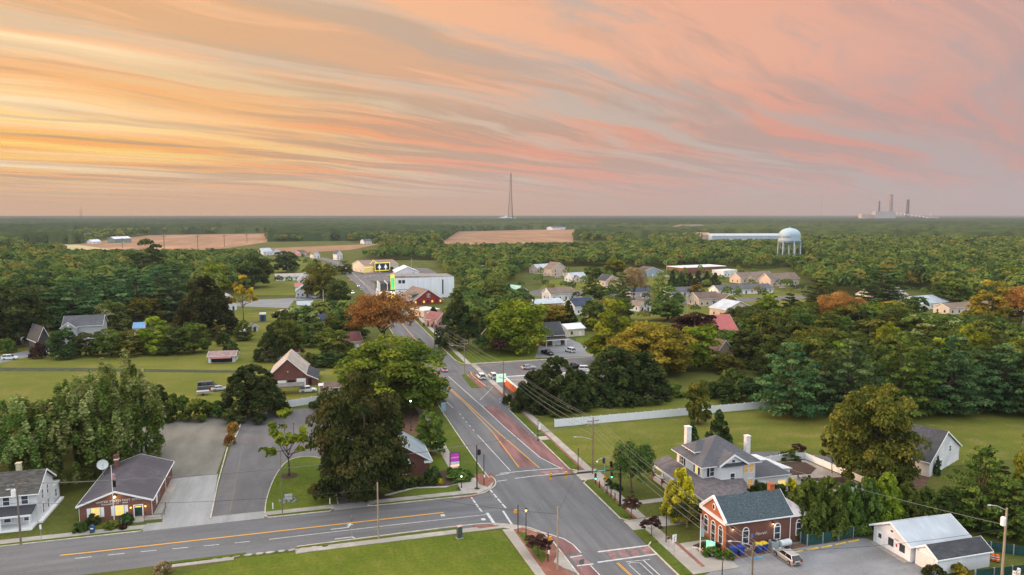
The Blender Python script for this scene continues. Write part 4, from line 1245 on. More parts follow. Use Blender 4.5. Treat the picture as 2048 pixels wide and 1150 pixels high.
# ---- post office
t = thing('post_office', 'brick post office with gabled dark roof and lit windows', 'post office', (-32.05, 135.8, 0))
w, d, h, rh = 10.7, 18.4, 2.9, 1.9
walls(t, w, d, h, rh, brick, 'y'); roof(t, w, d, h, rh, shingle("shingle_post_office", (0.105, 0.092, 0.10)), 'y', ov=.35)
for u in (-3.0, 0.55):
    f = window(t, w, d, 'S', u, 0.75, 1.15, 1.5, lit=1)
    for s_ in (-1, 1): on_face(MB(trim_w), w, d, 'S', u + s_ * 1.0, .68, .5, 1.62, -.02, .06).build('shutter', t)
dd_ = door(t, w, d, 'S', 3.35, 1.15, 2.05, mat=glass("door_glass", (0.02, 0.05, 0.05)))
on_face(MB(pane_lit), w, d, 'S', 3.35, 1.72, .95, .22, .04, .06).build('transom_light', dd_)
text("UNITED STATES POST OFFICE", .46, trim_w, t, (.6, -d / 2 - .06, 3.16), (math.pi / 2, 0, 0), space=1.15, depth=.02)
text("DAGSBORO DE    19939", .34, trim_w, t, (-.1, -d / 2 - .06, 2.72), (math.pi / 2, 0, 0), space=1.1, depth=.02)
for u in (2.25, 4.45):
    l = on_face(MB(dark_metal), w, d, 'S', u, 1.95, .14, .1, 0, .2).build('wall_lamp', t)
    MB(amberglow).ball(u, -d / 2 - .16, 1.82, .12).build('bulb', l); glow_light(l, (u, -d / 2 - .4, 1.8), 9, (1, .6, .2))
l = on_face(MB(dark_metal), w, d, 'S', 0, 4.0, .3, .12, 0, .3).build('flood_lamp', t)
MB(lampglow).ball(0, -d / 2 - .3, 3.95, .17).build('bulb', l); glow_light(l, (0, -d / 2 - .6, 3.85), 40, (1, .8, .35))
for x_ in (-w / 2 - .03, w / 2 + .03):
    MB(trim_w).tube([(x_, -d / 2 + .05, 0), (x_, -d / 2 + .05, 2.7)], .05, 6).build('downspout', t)
MB(trim_w).tube([(w / 2 + .05, 2.5, 0), (w / 2 + .05, 2.5, 2.7)], .05, 6).build('downspout', t)
on_face(MB(trim_w), w, d, 'E', -5.2, .5, 1.0, 2.0, -.02, .05).build('side_door', t)
on_face(MB(pane), w, d, 'E', -3.2, .9, 1.6, 1.3, -.02, .05).build('window', t)
ch = chimney(t, -3.4, 6.5, 3, 6.0, .75, brick)
MB(trim_w).cbox(-3.4, 6.5, 5.2, .8, .8, .22).build('white_band', ch)
rp_ = MB(conc)                                                    # stoop, steps and long ramp at the right wall
rp_.box(2.4, -d / 2 - 2.4, 0, 4.6, -d / 2, .2)
for i in range(5): rp_.box(4.6 + i * .55, -d / 2 - 1.9, 0, 5.15 + i * .55, -d / 2 - .2, .2 - i * .03)
rp_.box(w / 2 + .12, -d / 2, 0, w / 2 + 1.6, d / 2 - 3, .16); rp_.build('ramp', t)
rl = MB(black)
for x_, y_ in ((4.6, -d / 2 - 2.2), (4.6, -d / 2 - .8), (7.3, -d / 2 - 2.2), (7.3, -d / 2 - .4), (7.0, -d / 2 + 2.6)):
    rl.tube([(x_, y_, .1), (x_, y_, 1.1)], .035, 5)
for p_ in ([(4.6, -d / 2 - .8), (4.6, -d / 2 - 2.2), (7.3, -d / 2 - 2.2), (7.3, -d / 2 - .4), (7.0, -d / 2 + 2.6)],):
    for zz in (.55, 1.08): rl.tube([(*q, zz) for q in p_], .03, 5)
rl.build('handrail', t)
use(-32, 136, 10)

# ---- white clapboard house at the left edge
t = thing('clapboard_house', 'two storey white clapboard house with porch at the left edge', 'house', (-50.2, 132.2, 0))
w, d, h, rh = 12.6, 7.6, 5.3, 2.4
walls(t, w, d, h, rh, white_side); roof(t, w, d, h, rh, shingle("shingle_old", (0.085, 0.078, 0.068), .35), ov=.45)
for u in (-4.2, -.9, 2.0, 4.6): window(t, w, d, 'S', u, 3.5, .9, 1.35)
for u in (-1.4, .9): window(t, w, d, 'E', u, 3.3, .55, 1.5); window(t, w, d, 'E', u, .8, .55, 1.6)
for u in (-3, 2.0, 4.8): window(t, w, d, 'S', u, .7, .9, 1.2)
walls(t, 4.5, 4.0, 3.0, 0, white_side, ox=w / 2 - 2.6, oy=d / 2 + 2.02); roof(t, 4.5, 4.0, 3.0, .5, r_white, ox=w / 2 - 2.6, oy=d / 2 + 2.02, hip=True, ov=.2)
window(t, 4.5, 4.0, 'E', 0, .9, .7, 1.3, ox=w / 2 - 2.6, oy=d / 2 + 2.02)
chimney(t, 2.6, .4, 7.0, 9.0, .7, M("cream_brick", (0.50, 0.44, 0.30), .15, 2))
po = MB(r_dark); po.extr([(-d / 2 - 2.6, 2.45), (-d / 2 + .02, 3.15), (-d / 2 + .02, 3.3), (-d / 2 - 2.6, 2.6)], 'x', -w / 2, w / 2 - .1); po.build('porch_roof', t)
pb = MB(trim_w); pb.box(-w / 2, -d / 2 - 2.68, 2.32, w / 2 - .08, -d / 2 - 2.5, 2.6); pb.box(-w / 2, -d / 2 - 2.6, 0, w / 2 - .1, -d / 2, .3); pb.build('porch_deck', t)
for x_ in (-5, -1.6, 1.9, w / 2 - .35): MB(trim_w).cbox(x_, -d / 2 - 2.45, .3, .16, .16, 2.1).build('porch_column', t)
MB(trim_w).box(w / 2 + .02, -d / 2, 0, w / 2 + .6, d / 2 + 3, .35).build('foundation_skirt', t)
use(-50, 133, 9)

# ---- brick bank under the magnolia
t = thing('brick_bank_branch', 'low brick bank with white arched window half hidden by the magnolia', 'bank', (15.7, 137.9, 0))
w, d, h, rh = 10.6, 10.6, 3.1, 3.3
walls(t, w, d, h, rh, brick_dk, 'y'); roof(t, w, d, h, rh, shingle("shingle_bluegrey", (0.26, 0.30, 0.32), .1), 'y', ov=.45)
window(t, w, d, 'S', .4, .7, 2.3, 1.9, arch=True)
for u in (-3.4, 3.4): window(t, w, d, 'E', u, .8, 1.0, 1.6)
for s_ in (-1, 1): on_face(MB(trim_w), w, d, 'S', s_ * 4.9, 2.6, 1.4, .35, 0, .5).build('eave_return', t)
use(15, 138, 7)

# ---- white hip roofed house with the wrap-around porch
t = thing('hip_roof_house', 'large white house with grey hip roof, dormer and wrap-around porch', 'house', (69.9, 111.0, 0))
w, d, h, rh = 10.6, 9.0, 6.5, 3.9
walls(t, w, d, h, rh, white_side, 'y', True); roof(t, w, d, h, rh, r_grey, 'y', True, ov=.8)
for u in (-2.4, 2.6): window(t, w, d, 'W', u, 4.6, .85, 1.45, lit=1 if u > 0 else None, shut=black)
window(t, w, d, 'S', -3.3, 4.6, 1.05, 1.5, shut=black)
for u in (-1, 1): window(t, w, d, 'S', 3.9 + u * .55, 4.5, .7, 1.5, lit=2)
window(t, w, d, 'S', 4.3, 1.6, 1.0, 1.7, lit=2)
bx0, bx1 = -2.2, 1.9                                                # two storey bay under the gable
b_ = MB(white_side); b_.prism([(bx0 - .9, -d / 2), (bx0, -d / 2 - 1.1), (bx1, -d / 2 - 1.1), (bx1 + .01, -d / 2)], 0, 6.3); b_.build('bay_wall', t)
window(t, bx1 - bx0, d + 2.2, 'S', 0.1, 3.6, .85, 1.5, ox=(bx0 + bx1) / 2)
g_ = MB(white_side); gx, gz, gh, gw = (bx0 + bx1) / 2 + .2, 6.75, 1.7, 5.4
g_.extr([(gx - gw / 2 + .5, gz), (gx + gw / 2 - .5, gz), (gx, gz + gh - .25)], 'y', -d / 2 - 1.15, -d / 2 + .5); g_.build('pediment', t)
g_ = MB(r_grey)
for s_ in (-1, 1): g_.extr([(gx, gz + gh), (gx, gz + gh + .16), (gx + s_ * (gw / 2 + .2), gz + .02), (gx + s_ * (gw / 2 + .2), gz - .14)], 'y', -d / 2 - 1.5, -d / 2 + 2.6)
g_.build('gable_roof', t)
g_ = MB(trim_w)
for s_ in (-1, 1): g_.extr([(gx, gz + gh - .2), (gx, gz + gh + .2), (gx + s_ * (gw / 2 + .24), gz + .06), (gx + s_ * (gw / 2 + .24), gz - .3)], 'y', -d / 2 - 1.56, -d / 2 - 1.51)
g_.build('rake_trim', t)
g_ = MB(r_dark); g_.add([(gx - gw / 2, -d / 2 - 1.6, gz - .2), (gx + gw / 2, -d / 2 - 1.6, gz - .2), (gx + gw / 2, -d / 2 - 1.16, gz + .25), (gx - gw / 2, -d / 2 - 1.16, gz + .25), (gx - gw / 2, -d / 2 - .8, gz - .3), (gx + gw / 2, -d / 2 - .8, gz - .3)], [(0, 1, 2, 3), (1, 0, 4, 5), (3, 2, 5, 4), (0, 3, 4), (1, 5, 2)]); g_.build('skirt_roof', t)
on_face(MB(pane), 1, d + 2.3, 'S', 0, gz + .35, .55, .4, -.02, .03, ox=gx).build('attic_vent', t)
dm = MB(white_side); dm.box(-w / 2 + .55, -.9, 7.0, -w / 2 + 3, 2.5, 8.0); dmo = dm.build('dormer', t)
q_ = MB(r_grey); q_.add([(-w / 2 + .1, -1.4, 8.0), (-w / 2 + .1, 3.0, 8.0), (-w / 2 + 3.6, 3.0, 8.0), (-w / 2 + 3.6, -1.4, 8.0), (-w / 2 + 1.9, .8, 9.3), (-w / 2 + 3.8, .8, 9.3)], [(1, 0, 4), (0, 3, 5, 4), (2, 1, 4, 5), (0, 1, 2, 3), (3, 2, 5)]); q_.build('dormer_roof', dmo)
q_ = MB(trim_w); q_.box(-w / 2 + .08, -1.42, 7.86, -w / 2 + 3.6, 3.02, 7.995); q_.build('dormer_eave', dmo)
for k in (-.25, .8, 1.85): MB(pane).box(-w / 2 + .5, k - .34, 7.28, -w / 2 + .56, k + .34, 7.76).build('dormer_window', dmo)
chimney(t, -3.9, 3.2, 6.5, 11.2, .95, M("white_brick", (0.66, 0.62, 0.59), .12, 2.5)); chimney(t, w / 2 + .55, -1.0, 0, 9.9, .85, MATS["white_brick"])
pr_ = MB(M("shingle_porch", (0.125, 0.108, 0.112), .2, 1.1, .9))                               # porch roof: west wing, hipped corner, south wing
ex, ey, ez, iz = -8.6, -10.6, 3.15, 4.35
wx, wy = -w / 2, -d / 2
ny = 8.2
V_ = [(ex, ny, ez), (wx, ny, iz), (wx, wy, iz), (ex, ey, ez), (-1.2, wy, iz), (-1.2, ey + .0, ez), (2.1, wy - 1.1, iz - .3), (2.1, ey + 3.4, ez)]
pr_.add(V_ + [(x, y, z - .16) for x, y, z in V_], [(0, 3, 2, 1), (3, 5, 4, 2), (5, 7, 6, 4), (8, 9, 10, 11), (11, 10, 12, 13), (13, 12, 14, 15), (0, 8, 11, 3), (3, 11, 13, 5), (5, 13, 15, 7), (7, 15, 14, 6), (0, 1, 9, 8)])
pr_.build('porch_roof', t)
pt = MB(trim_w)
pt.box(ex - .06, ey - .06, ez - .38, ex + .1, ny, ez - .02); pt.box(ex + .1, ey - .06, ez - .38, -1.2, ey + .1, ez - .02)
pt.extr([(-2.9, ez - .1), (.5, ez - .1), (-1.2, ez + .72)], 'y', ey - .3, ey - .22); pt.build('porch_beam', t)
pg_ = MB(r_grey)
for s_ in (-1, 1): pg_.extr([(-1.2, ez + .74), (-1.2, ez + .88), (-1.2 + s_ * 1.95, ez + .02), (-1.2 + s_ * 1.95, ez - .12)], 'y', ey - .5, ey + 2.2)
pg_.build('porch_gable', t)
fl = MB(M("porch_floor", (0.30, 0.30, 0.31), .1, 1)); fl.prism([(ex + .1, ny - .2), (wx, ny - .2), (wx, wy), (-1.2, wy), (-1.2, ey + .2), (ex + .1, ey + .2)][::-1], 0, .6); fl.build('porch_floor', t)
for x_, y_ in [(ex + .35, y) for y in (7.8, 4.2, .6, -3.0, -6.6, ey + .4)] + [(-5.2, ey + .4), (-2.6, ey + .4)]:
    c_ = MB(trim_w).cbox(x_, y_, 1.4, .3, .3, 1.5).build('porch_column', t); MB(brick_dk).cbox(x_, y_, 0, .55, .55, 1.42).build('pier', c_)
rl = MB(trim_w); rl.box(ex + .28, -6.4, 1.25, ex + .36, 7.6, 1.33); rl.box(ex + .28, -6.4, .7, ex + .36, 7.6, .76); rl.build('railing', t)
walls(t, 7.4, 5.6, 3.2, 0, white_side, ox=w / 2 + 3.72, oy=-1.2); roof(t, 7.4, 5.6, 3.2, 1.9, r_grey, hip=True, ox=w / 2 + 3.72, oy=-1.2, ov=.4)
window(t, 7.4, 5.6, 'S', 2.2, 1.0, 1.5, 1.1, ox=w / 2 + 3.72, oy=-1.2, lit=1); window(t, 7.4, 5.6, 'S', -1.8, 1.0, .9, 1.1, ox=w / 2 + 3.72, oy=-1.2)
t2 = t
wa = MB(white_side); wa.box(w / 2 + 3, 1.7, 0, w / 2 + 9.4, 4.6, 2.9); wa.build('annex_wall', t)
ra = MB(r_white); ra.add([(w / 2 + 2.0, 4.8, 4.3), (w / 2 + 6.6, 4.8, 4.0), (w / 2 + 10.0, -1.6, 3.15), (w / 2 + 7.6, -1.4, 3.2), (w / 2 + 2.0, 4.8, 4.15), (w / 2 + 6.6, 4.8, 3.85), (w / 2 + 10.0, -1.6, 2.98), (w / 2 + 7.6, -1.4, 3.02)], [(0, 3, 2, 1), (4, 5, 6, 7), (0, 1, 5, 4), (1, 2, 6, 5), (2, 3, 7, 6), (3, 0, 4, 7)]); ra.build('annex_roof', t)
wa = MB(white_side); wa.box(w / 2 + 7.6, -1.3, 0, w / 2 + 9.7, 1.69, 2.95); wa.build('annex_wall', t)
for k in (.55, 1.5): MB(pane_lit if k > 1 else pane).box(w / 2 + 7.6 + k - .35, -1.34, .9, w / 2 + 7.6 + k + .35, -1.29, 2.3).build('window', t)
use(70, 110, 9); use(78, 110, 6); use(64, 104, 5)

# ---- old brick bank on the corner
t = thing('slate_roofed_brick_building', 'small brick building with sunset-tinted front, slate roof, white cornice and arched windows', 'building', (64.0, 92.5, 0))
w, d, h, rh = 11.2, 6.6, 4.5, 2.6
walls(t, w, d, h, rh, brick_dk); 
fw = MB(brick_or_sun); fw.extr([(-d / 2 - .02, 0), (d / 2 + .02, 0), (d / 2 + .02, h), (0, h + rh + .1), (-d / 2 - .02, h)], 'x', -w / 2 - .12, -w / 2 - .003); fw.build('front_wall', t)  # same brick as the side walls, its sunlit tone put into the colour
roof(t, w, d, h, rh, r_slate, ov=.28)
for q0, z_ in ((-.36, 0),):
    cb = MB(trim_w)
    cb.box(-w / 2 - .5, -d / 2 - .3, h - .32, -w / 2 - .13, d / 2 + .3, h + .02)
    for s_ in (-1, 1): cb.extr([(0, h + rh + .1), (0, h + rh + .42), (s_ * (d / 2 + .35), h + .22), (s_ * (d / 2 + .35), h - .1)], 'x', -w / 2 - .45, -w / 2 - .13)
    cb.build('cornice', t)
cb = MB(trim_w); cb.ball(-w / 2 - .14, 0, h + 1.15, .08, .42, .55); cbo = cb.build('oval_window', t); MB(pane).ball(-w / 2 - .2, 0, h + 1.15, .06, .27, .4).build('pane', cbo)
for u in (-2.05, 0, 2.05): 
    f = window(t, w + .24, d, 'W', u, .9 if u else .1, 1.05, 2.0 if u else 2.7, arch=True)
for u in (-2.3, 3.2): window(t, w, d, 'S', u, .9, .95, 1.9, arch=True)
walls(t, 3.0, 6.0, 4.1, 0, brick_dk, ox=w / 2 + 1.52, oy=-.1); roof(t, 3.0, 6.0, 4.1, 1.5, M("pale_membrane_roof", (0.50, 0.44, 0.42), .08, .5, .8), 'y', True, ox=w / 2 + 1.52, oy=-.1, ov=.25)
window(t, 3.0, 6.0, 'S', .1, 1.0, .9, 1.9, ox=w / 2 + 1.52, oy=-.1, arch=True)
chimney(t, w / 2 - 1.2, .2, h + 1.6, h + 3.6, .8, brick_or_sun)
MB(trim_w).tube([(w / 2 - .15, -d / 2 - .08, 0), (w / 2 - .15, -d / 2 - .08, h - .6), (w / 2 + .1, -d / 2 - .2, h - .4)], .06, 6).build('downspout', t)
for u in (-4.6, 2.35):
    l = MB(dark_metal).cbox(u, -d / 2 - .2, 3.55, .34, .4, .12).build('wall_lamp', t)
    MB(lampglow).ball(u, -d / 2 - .2, 3.5, .1).build('bulb', l); glow_light(l, (u, -d / 2 - .3, 3.3), 26, (1, .85, .6))
mb = MB(trim_w)
for i in range(7): mb.tube([(-.6 + i * .28, -d / 2 - .05, 2.0 + .12 * math.sin(i * 2.1)), (-.46 + i * .28, -d / 2 - .05, 2.3 + .1 * math.cos(i)), (-.32 + i * .28, -d / 2 - .05, 2.0)], .03, 4)
mb.build('script_lettering', t)
on_face(MB(M("blue_plaque", (0.10, 0.16, 0.35), .1, 2)), w, d, 'S', -1.2, 1.6, .4, .6, 0, .04).build('plaque', t)
use(64, 92, 7); use(71, 92, 4)

# ---- the two white garages
def lap(t, w, d, h):
    pass
t = thing('white_office_shed', 'white single storey office shed with pale blue metal roof', 'office shed', (87.3, 82.5, 0))
w, d, h, rh = 10.3, 7.0, 2.7, 1.85
walls(t, w, d, h, rh, white_side); roof(t, w, d, h, rh, r_metal, ov=.45, th=.1)
dr = door(t, w, d, 'W', -2.2, .95, 2.05); on_face(MB(pane), w, d, 'W', -2.2, 1.15, .6, .7, .04, .06).build('door_window', dr)
for u in (-.1, 2.0): window(t, w, d, 'W', u, 1.0, .7, .95, frame=dark_metal)
on_face(MB(M("red_sign", (0.35, 0.03, 0.03), .1, 2)), w, d, 'W', .95, 1.2, .28, .42, 0, .03).build('notice', t)
on_face(MB(dark_metal), w, d, 'W', .0, 3.1, .35, .2, 0, .1).build('vent', t)
text("OFFICE", .2, dark_metal, t, (-w / 2 - .05, -.9, 2.25), (math.pi / 2, 0, -math.pi / 2), depth=.01, space=1.2)
MB(conc).box(-w / 2 - .9, -d / 2, -.1, -w / 2, d / 2, .1).build('step', t)
use(87, 82, 7)
t = thing('white_garage', 'small white garage with dark shingle roof and roll-up door', 'garage', (87.4, 76.8, 0))
w, d, h, rh = 9.4, 3.7, 2.4, 1.15
walls(t, w, d, h, rh, white_side); roof(t, w, d, h, rh, r_dark, ov=.25)
dr = MB(M("garage_door", (0.66, 0.63, 0.60), .06, 1)); 
for i in range(5): on_face(dr, w, d, 'W', -.1, .02 + i * .43, 2.9, .415, -.02, .05)
dr.build('garage_door', t)
use(87, 76, 6)

# ---- barn like white house at the right
t = thing('white_gable_barn', 'steep white gabled barn with dark roof behind the large olive maple', 'barn', (117.5, 114.0, 0), R(24))
body(t, 15.5, 12, 3.0, 4.4, white_side, r_dark, 'y', ov=.35)
window(t, 15.5, 12, 'S', 2.4, 3.0, .9, 1.1); window(t, 15.5, 12, 'S', -2.2, .8, 1.0, 1.3)
use(117, 114, 8)

# ---- brick barn with the old metal roof
t = thing('brick_barn', 'steep brick barn with pale old metal roof and lean-to', 'barn', (-7.0, 222.5, 0), R(-3))
wb = MB(M("barn_brick", (0.19, 0.075, 0.062), .2, .5, .9, big=.3)); wb.extr([(-4.9, -.1), (4.9, -.1), (4.9, 3.6), (0, 8.1), (-4.9, 3.6)], 'y', -7.5, 7.5)
wb.extr([(4.91, -.1), (8.2, -.1), (8.2, 1.7), (4.91, 3.3)], 'y', -7.5, 5); wb.build('wall', t)
rb = MB(r_rusty)
for s_ in (-1, 1): rb.extr([(0, 8.15), (0, 8.32), (s_ * 5.5, 3.22), (s_ * 5.5, 3.06)], 'y', -8.1, 8.0)
rb.build('roof', t)
rb = MB(r_dark); rb.extr([(5.2, 3.3), (8.6, 1.62), (8.6, 1.78), (5.2, 3.46)], 'y', -7.7, 5.2); rb.build('lean_to_roof', t)
tb = MB(trim_w)
for s_ in (-1, 1): tb.extr([(0, 8.1), (0, 8.4), (s_ * 5.55, 3.28), (s_ * 5.55, 3.0)], 'y', -8.16, -8.105)
tb.extr([(5.2, 3.2), (8.65, 1.55), (8.65, 1.8), (5.2, 3.5)], 'y', -7.76, -7.705); tb.build('rake_trim', t)
on_face(MB(trim_w), 10, 15, 'S', -2.4, .1, 3.8, 1.7, 0, .06).build('barn_door', t); on_face(MB(black), 10, 15, 'S', 1.0, .1, 2.0, 1.7, 0, .05).build('doorway_shade', t)  # black panels stand for the shade inside the open doorways
on_face(MB(trim_w), 10, 15, 'S', 3.7, .1, 2.6, 2.1, 0, .06).build('barn_door', t); on_face(MB(black), 10, 15, 'S', 6.2, .1, 1.0, 2.0, 0, .05).build('doorway_shade', t)
on_face(MB(trim_w), 10, 15, 'S', 0, 4.2, .3, .3, 0, .05).build('vent', t)
use(-7, 222, 11)

# ---- orange fronted shop on the side street
t = thing('corner_shop', 'flat roofed shop with orange front and white parapet', 'shop', (61.0, 184.3, 0))
body(t, 18.5, 13.4, 4.3, 0, M("dark_wall", (0.14, 0.11, 0.10), .15, .6), flat_roof)
of = MB(M("orange_fascia", (0.55, 0.13, 0.035), .08, .8, .7)); of.box(-9.42, -6.6, 2.4, -9.26, 6.6, 4.2); of.build('fascia', t)
for u in (-4.6, -1.5, 1.6, 4.6): on_face(MB(pane), 18.5, 13.4, 'W', u, .5, 2.2, 1.7, -.03, .05).build('shop_window', t)
use(61, 184, 10)

# ---- surveyed houses of the town: two foot points of the front, rows of eave and ridge
def pxhouse(name, label, cat, L, Rr, eave, ridge, depth, wall, rf, rd='x', hip=False, nwin=3, floors=1, drs=True, near=False, chim=0, group=None, lit=0, ov=.4, extra=None):
    (x0, y0), (x1, y1) = G(*L), G(*Rr)
    w_ = math.hypot(x1 - x0, y1 - y0); rz_ = math.atan2(y1 - y0, x1 - x0)
    mx, my = (x0 + x1) / 2, (y0 + y1) / 2
    h_ = max(2.3, hgt(mx, my, eave))
    n_ = (-math.sin(rz_), math.cos(rz_))
    rx, ry = (mx + n_[0] * depth / 2, my + n_[1] * depth / 2) if rd == 'x' else (mx, my)
    rh_ = max(.9, hgt(rx, ry, ridge) - h_) if ridge else 0
    t = thing(name, label, cat, (mx + n_[0] * depth / 2, my + n_[1] * depth / 2, 0), rz_, group)
    body(t, w_, depth, h_, rh_, wall, rf, rd, hip, ov=ov)
    for fl in range(floors):
        z_ = .9 + fl * 2.7
        for i in range(nwin):
            u = w_ * ((i + .5) / nwin - .5)
            if drs and fl == 0 and i == nwin // 2: 
                on_face(MB(trim_w if wall is not white_side else dark_metal), w_, depth, 'S', u, .1, 1.0, 2.0, -.03, .06).build('door', t)
            else: window(t, w_, depth, 'S', u, z_, 1.0, 1.3, near=near, lit=lit if i % 2 == 0 else None)
    for fc in 'EW':
        for k in (-.22, .22): window(t, w_, depth, fc, depth * k, .9, .9, 1.3, near=False)
    if chim: chimney(t, w_ * .2, .3, h_, h_ + rh_ + .9, .7, brick)
    use(mx + n_[0] * depth / 2, my + n_[1] * depth / 2, max(w_, depth) * .6)
    if extra: extra(t, w_, depth, h_, rh_)
    return t
PH = pxhouse
# ------------------------------------------------------------------ houses of the town
def gable_wing(u0, w_, out, h_, rh_, wall, rf):
    def f(t, W_, D_, H_, RH_):
        walls(t, w_, out + 2, h_, rh_, wall, 'y', ox=u0, oy=-D_ / 2 - out / 2 + 1); roof(t, w_, out + 4, h_, rh_, rf, 'y', ox=u0, oy=-D_ / 2 - out / 2 + 2, ov=.3)
        window(t, w_, out + 2, 'S', 0, 1.0, 1.2, 1.3, ox=u0, oy=-D_ / 2 - out / 2 + 1)
    return f
def grey_extra(t, W_, D_, H_, RH_):
    gable_wing(-W_ * .32, 5.0, 2.5, H_ - .3, 2.0, grey_side, r_grey)(t, W_, D_, H_, RH_)
    on_face(MB(trim_w), 5.0, D_ + 5, 'S', 0, H_ + .2, .7, .9, 0, .06, ox=-W_ * .32).build('oval_window', t)
    MB(trim_w).box(-1, -D_ / 2 - 3, 2.3, W_ / 2, -D_ / 2, 2.5).build('porch_roof', t)
PH('grey_house', 'grey house with white trimmed gable behind the shrub row', 'house', (128, 694), (206, 690), 651, 631, 9, grey_side, r_grey, floors=2, nwin=4, extra=grey_extra)
PH('dark_shed_house', 'dark low house with grey roof beside the purple shrub', 'house', (78, 710), (102, 707), 679, 654, 12, M("dark_cladding", (.05, .05, .05), .2, 1), r_dark, 'y', nwin=2)
PH('blue_roof_shed', 'beige shed with bright blue roof left of the bright green tree', 'shed', (268, 671), (288, 670), 655, 645, 6, cream, r_bluem, nwin=1)
def open_front(t, W_, D_, H_, RH_):
    on_face(MB(black), W_, D_, 'S', 0, .1, W_ * .8, H_ * .86, 0, .05).build('open_front', t)  # flat black panel painted as the shade within the open shed
    MB(r_redbrown).add([(-W_ * .4, -D_ / 2 - 2, H_ - .5), (W_ * .4, -D_ / 2 - 2, H_ - .5), (W_ * .4, -D_ / 2, H_), (-W_ * .4, -D_ / 2, H_), (-W_ * .4, -D_ / 2 - 2, H_ - .6), (W_ * .4, -D_ / 2 - 2, H_ - .6), (W_ * .4, -D_ / 2, H_ - .1), (-W_ * .4, -D_ / 2, H_ - .1)], [(0, 1, 2, 3), (7, 6, 5, 4), (0, 4, 5, 1), (1, 5, 6, 2), (3, 7, 4, 0)]).build('awning', t)
PH('open_shed', 'white shed with reddish roof and dark open front on the lawn', 'shed', (417, 726), (470, 724), 714, 702, 6, white_side, M("faded_red_roof", (.26, .17, .16), .15, .6), nwin=0, drs=False, extra=open_front)
PH('small_white_box_shed', 'tiny white box with a dark opening on the lawn', 'shed', (482, 675), (492, 674), 666, 662, 2.5, white_side, r_white, nwin=1, drs=False)
PH('white_garden_shed', 'small white garden shed on the lawn left of the barn', 'shed', (504, 664), (516, 663), 655, 649, 4, white_side, r_grey, 'y', nwin=1)
PH('red_roof_outbuilding', 'long low outbuilding with maroon roof behind the brick barn', 'outbuilding', (529, 722), (598, 717), 710, 697, 6, M("pale_block", (.42, .37, .32), .12, .6), r_redbrown, nwin=3)
PH('town_shed', 'white shed with pale grey roof on the construction lot', 'shed', (597, 627), (628, 625.5), 614, 602, 7, white_side, r_metal, nwin=3)
PH('green_roof_house', 'white house with pale green roof and cars in front', 'house', (592, 595), (628, 594), 581, 569, 9, white_side, r_green, 'y', nwin=4)
PH('red_strip_house', 'low house with red roof behind the pale green roof', 'house', (591, 582), (629, 581), 572, 566, 6, white_side, r_red, nwin=3)
PH('two_storey_white_house', 'two storey white house with steep grey roof', 'house', (597, 576), (627, 575), 560, 546, 10, white_side, r_metal, 'y', floors=2)
PH('long_white_building', 'long low white building by the tall light pole', 'building', (552, 562), (606, 560), 553, 547, 9, white_side, r_rusty, nwin=6)
PH('navy_roof_house', 'white house with navy blue roof in front of the construction lot', 'house', (612, 667), (654, 665), 644, 629, 8, white_side, r_navy, nwin=3, extra=gable_wing(2.0, 4.5, 2.0, 2.6, 1.6, white_side, r_navy))
PH('brown_roof_annex', 'low annex with brown roof next to the navy roofed house', 'house', (584, 667), (612, 666), 648, 635, 7, white_side, r_brown, nwin=2)
PH('maroon_roof_house', 'house with maroon roof half hidden behind the rust cypress', 'house', (690, 702), (724, 699), 682, 664, 9, pinkish, r_redbrown, nwin=2)
def awn(t, W_, D_, H_, RH_):
    MB(r_tan).box(-W_ * .5, -D_ / 2 - 3, 2.4, -W_ * .1, -D_ / 2, 2.6).build('porch_roof', t)
def barn_extra(t, W_, D_, H_, RH_):
    dm = MB(r_grey); dm.add([(-W_ / 2 + 1, -7, H_ + 1.2), (-W_ / 2 + 1, 0, H_ + 1.2), (-W_ / 2 + 1, 0, H_ + 3.0), (-W_ / 2 + 1, -7, H_ + 3.0), (-W_ / 2 + 6.3, -7, H_ + 3.9), (-W_ / 2 + 6.3, 0, H_ + 3.9)], [(0, 3, 2, 1), (3, 4, 5, 2), (0, 4, 3), (1, 2, 5)]); dm.build('dormer', t)
    for i in range(3): MB(pane_dim).box(-W_ / 2 + .93, -6 + i * 2, H_ + 1.6, -W_ / 2 + 1.0, -4.8 + i * 2, H_ + 2.7).build('dormer_window', t)
    on_face(MB(trim_w), W_, D_, 'S', .3, H_ + 1.6, 1.9, 2.0, 0, .06).build('window_frame', t)
    for k in (-.45, .45): on_face(MB(pane), W_, D_, 'S', .3 + k, H_ + 1.8, .6, 1.6, .05, .09).build('window', t)
    MB(r_tan).add([(-W_ / 2 - 4, -D_ / 2, 2.0), (-W_ / 2, -D_ / 2, 3.2), (-W_ / 2, D_ / 2, 3.2), (-W_ / 2 - 4, D_ / 2, 2.0), (-W_ / 2 - 4, -D_ / 2, 1.85), (-W_ / 2, -D_ / 2, 3.05), (-W_ / 2, D_ / 2, 3.05), (-W_ / 2 - 4, D_ / 2, 1.85)], [(0, 1, 2, 3), (7, 6, 5, 4), (0, 4, 5, 1), (0, 3, 7, 4)]).build('porch_roof', t)
    for i in range(5): MB(brick_or_sun).box(-W_ / 2 - 3.8, -D_ / 2 + 1 + i * 5, 0, -W_ / 2 - 3.4, -D_ / 2 + 1.5 + i * 5, 1.9).build('porch_column', t)
PH('red_barn_house', 'barn red gabled building with lit windows in front of the white theatre', 'building', (827, 610.5), (885, 606.5), 601, 579, 22, M("barn_red", (.27, .035, .030), .12, .5), r_tan, 'y', nwin=7, lit=1, drs=False, extra=barn_extra)
PH('beige_flat_building', 'little beige building with white flat roof and lit window', 'building', (848, 634), (880, 630), 620, 0, 12, M("beige_wall", (.58, .42, .30), .1, .5), r_white, nwin=2, lit=1)
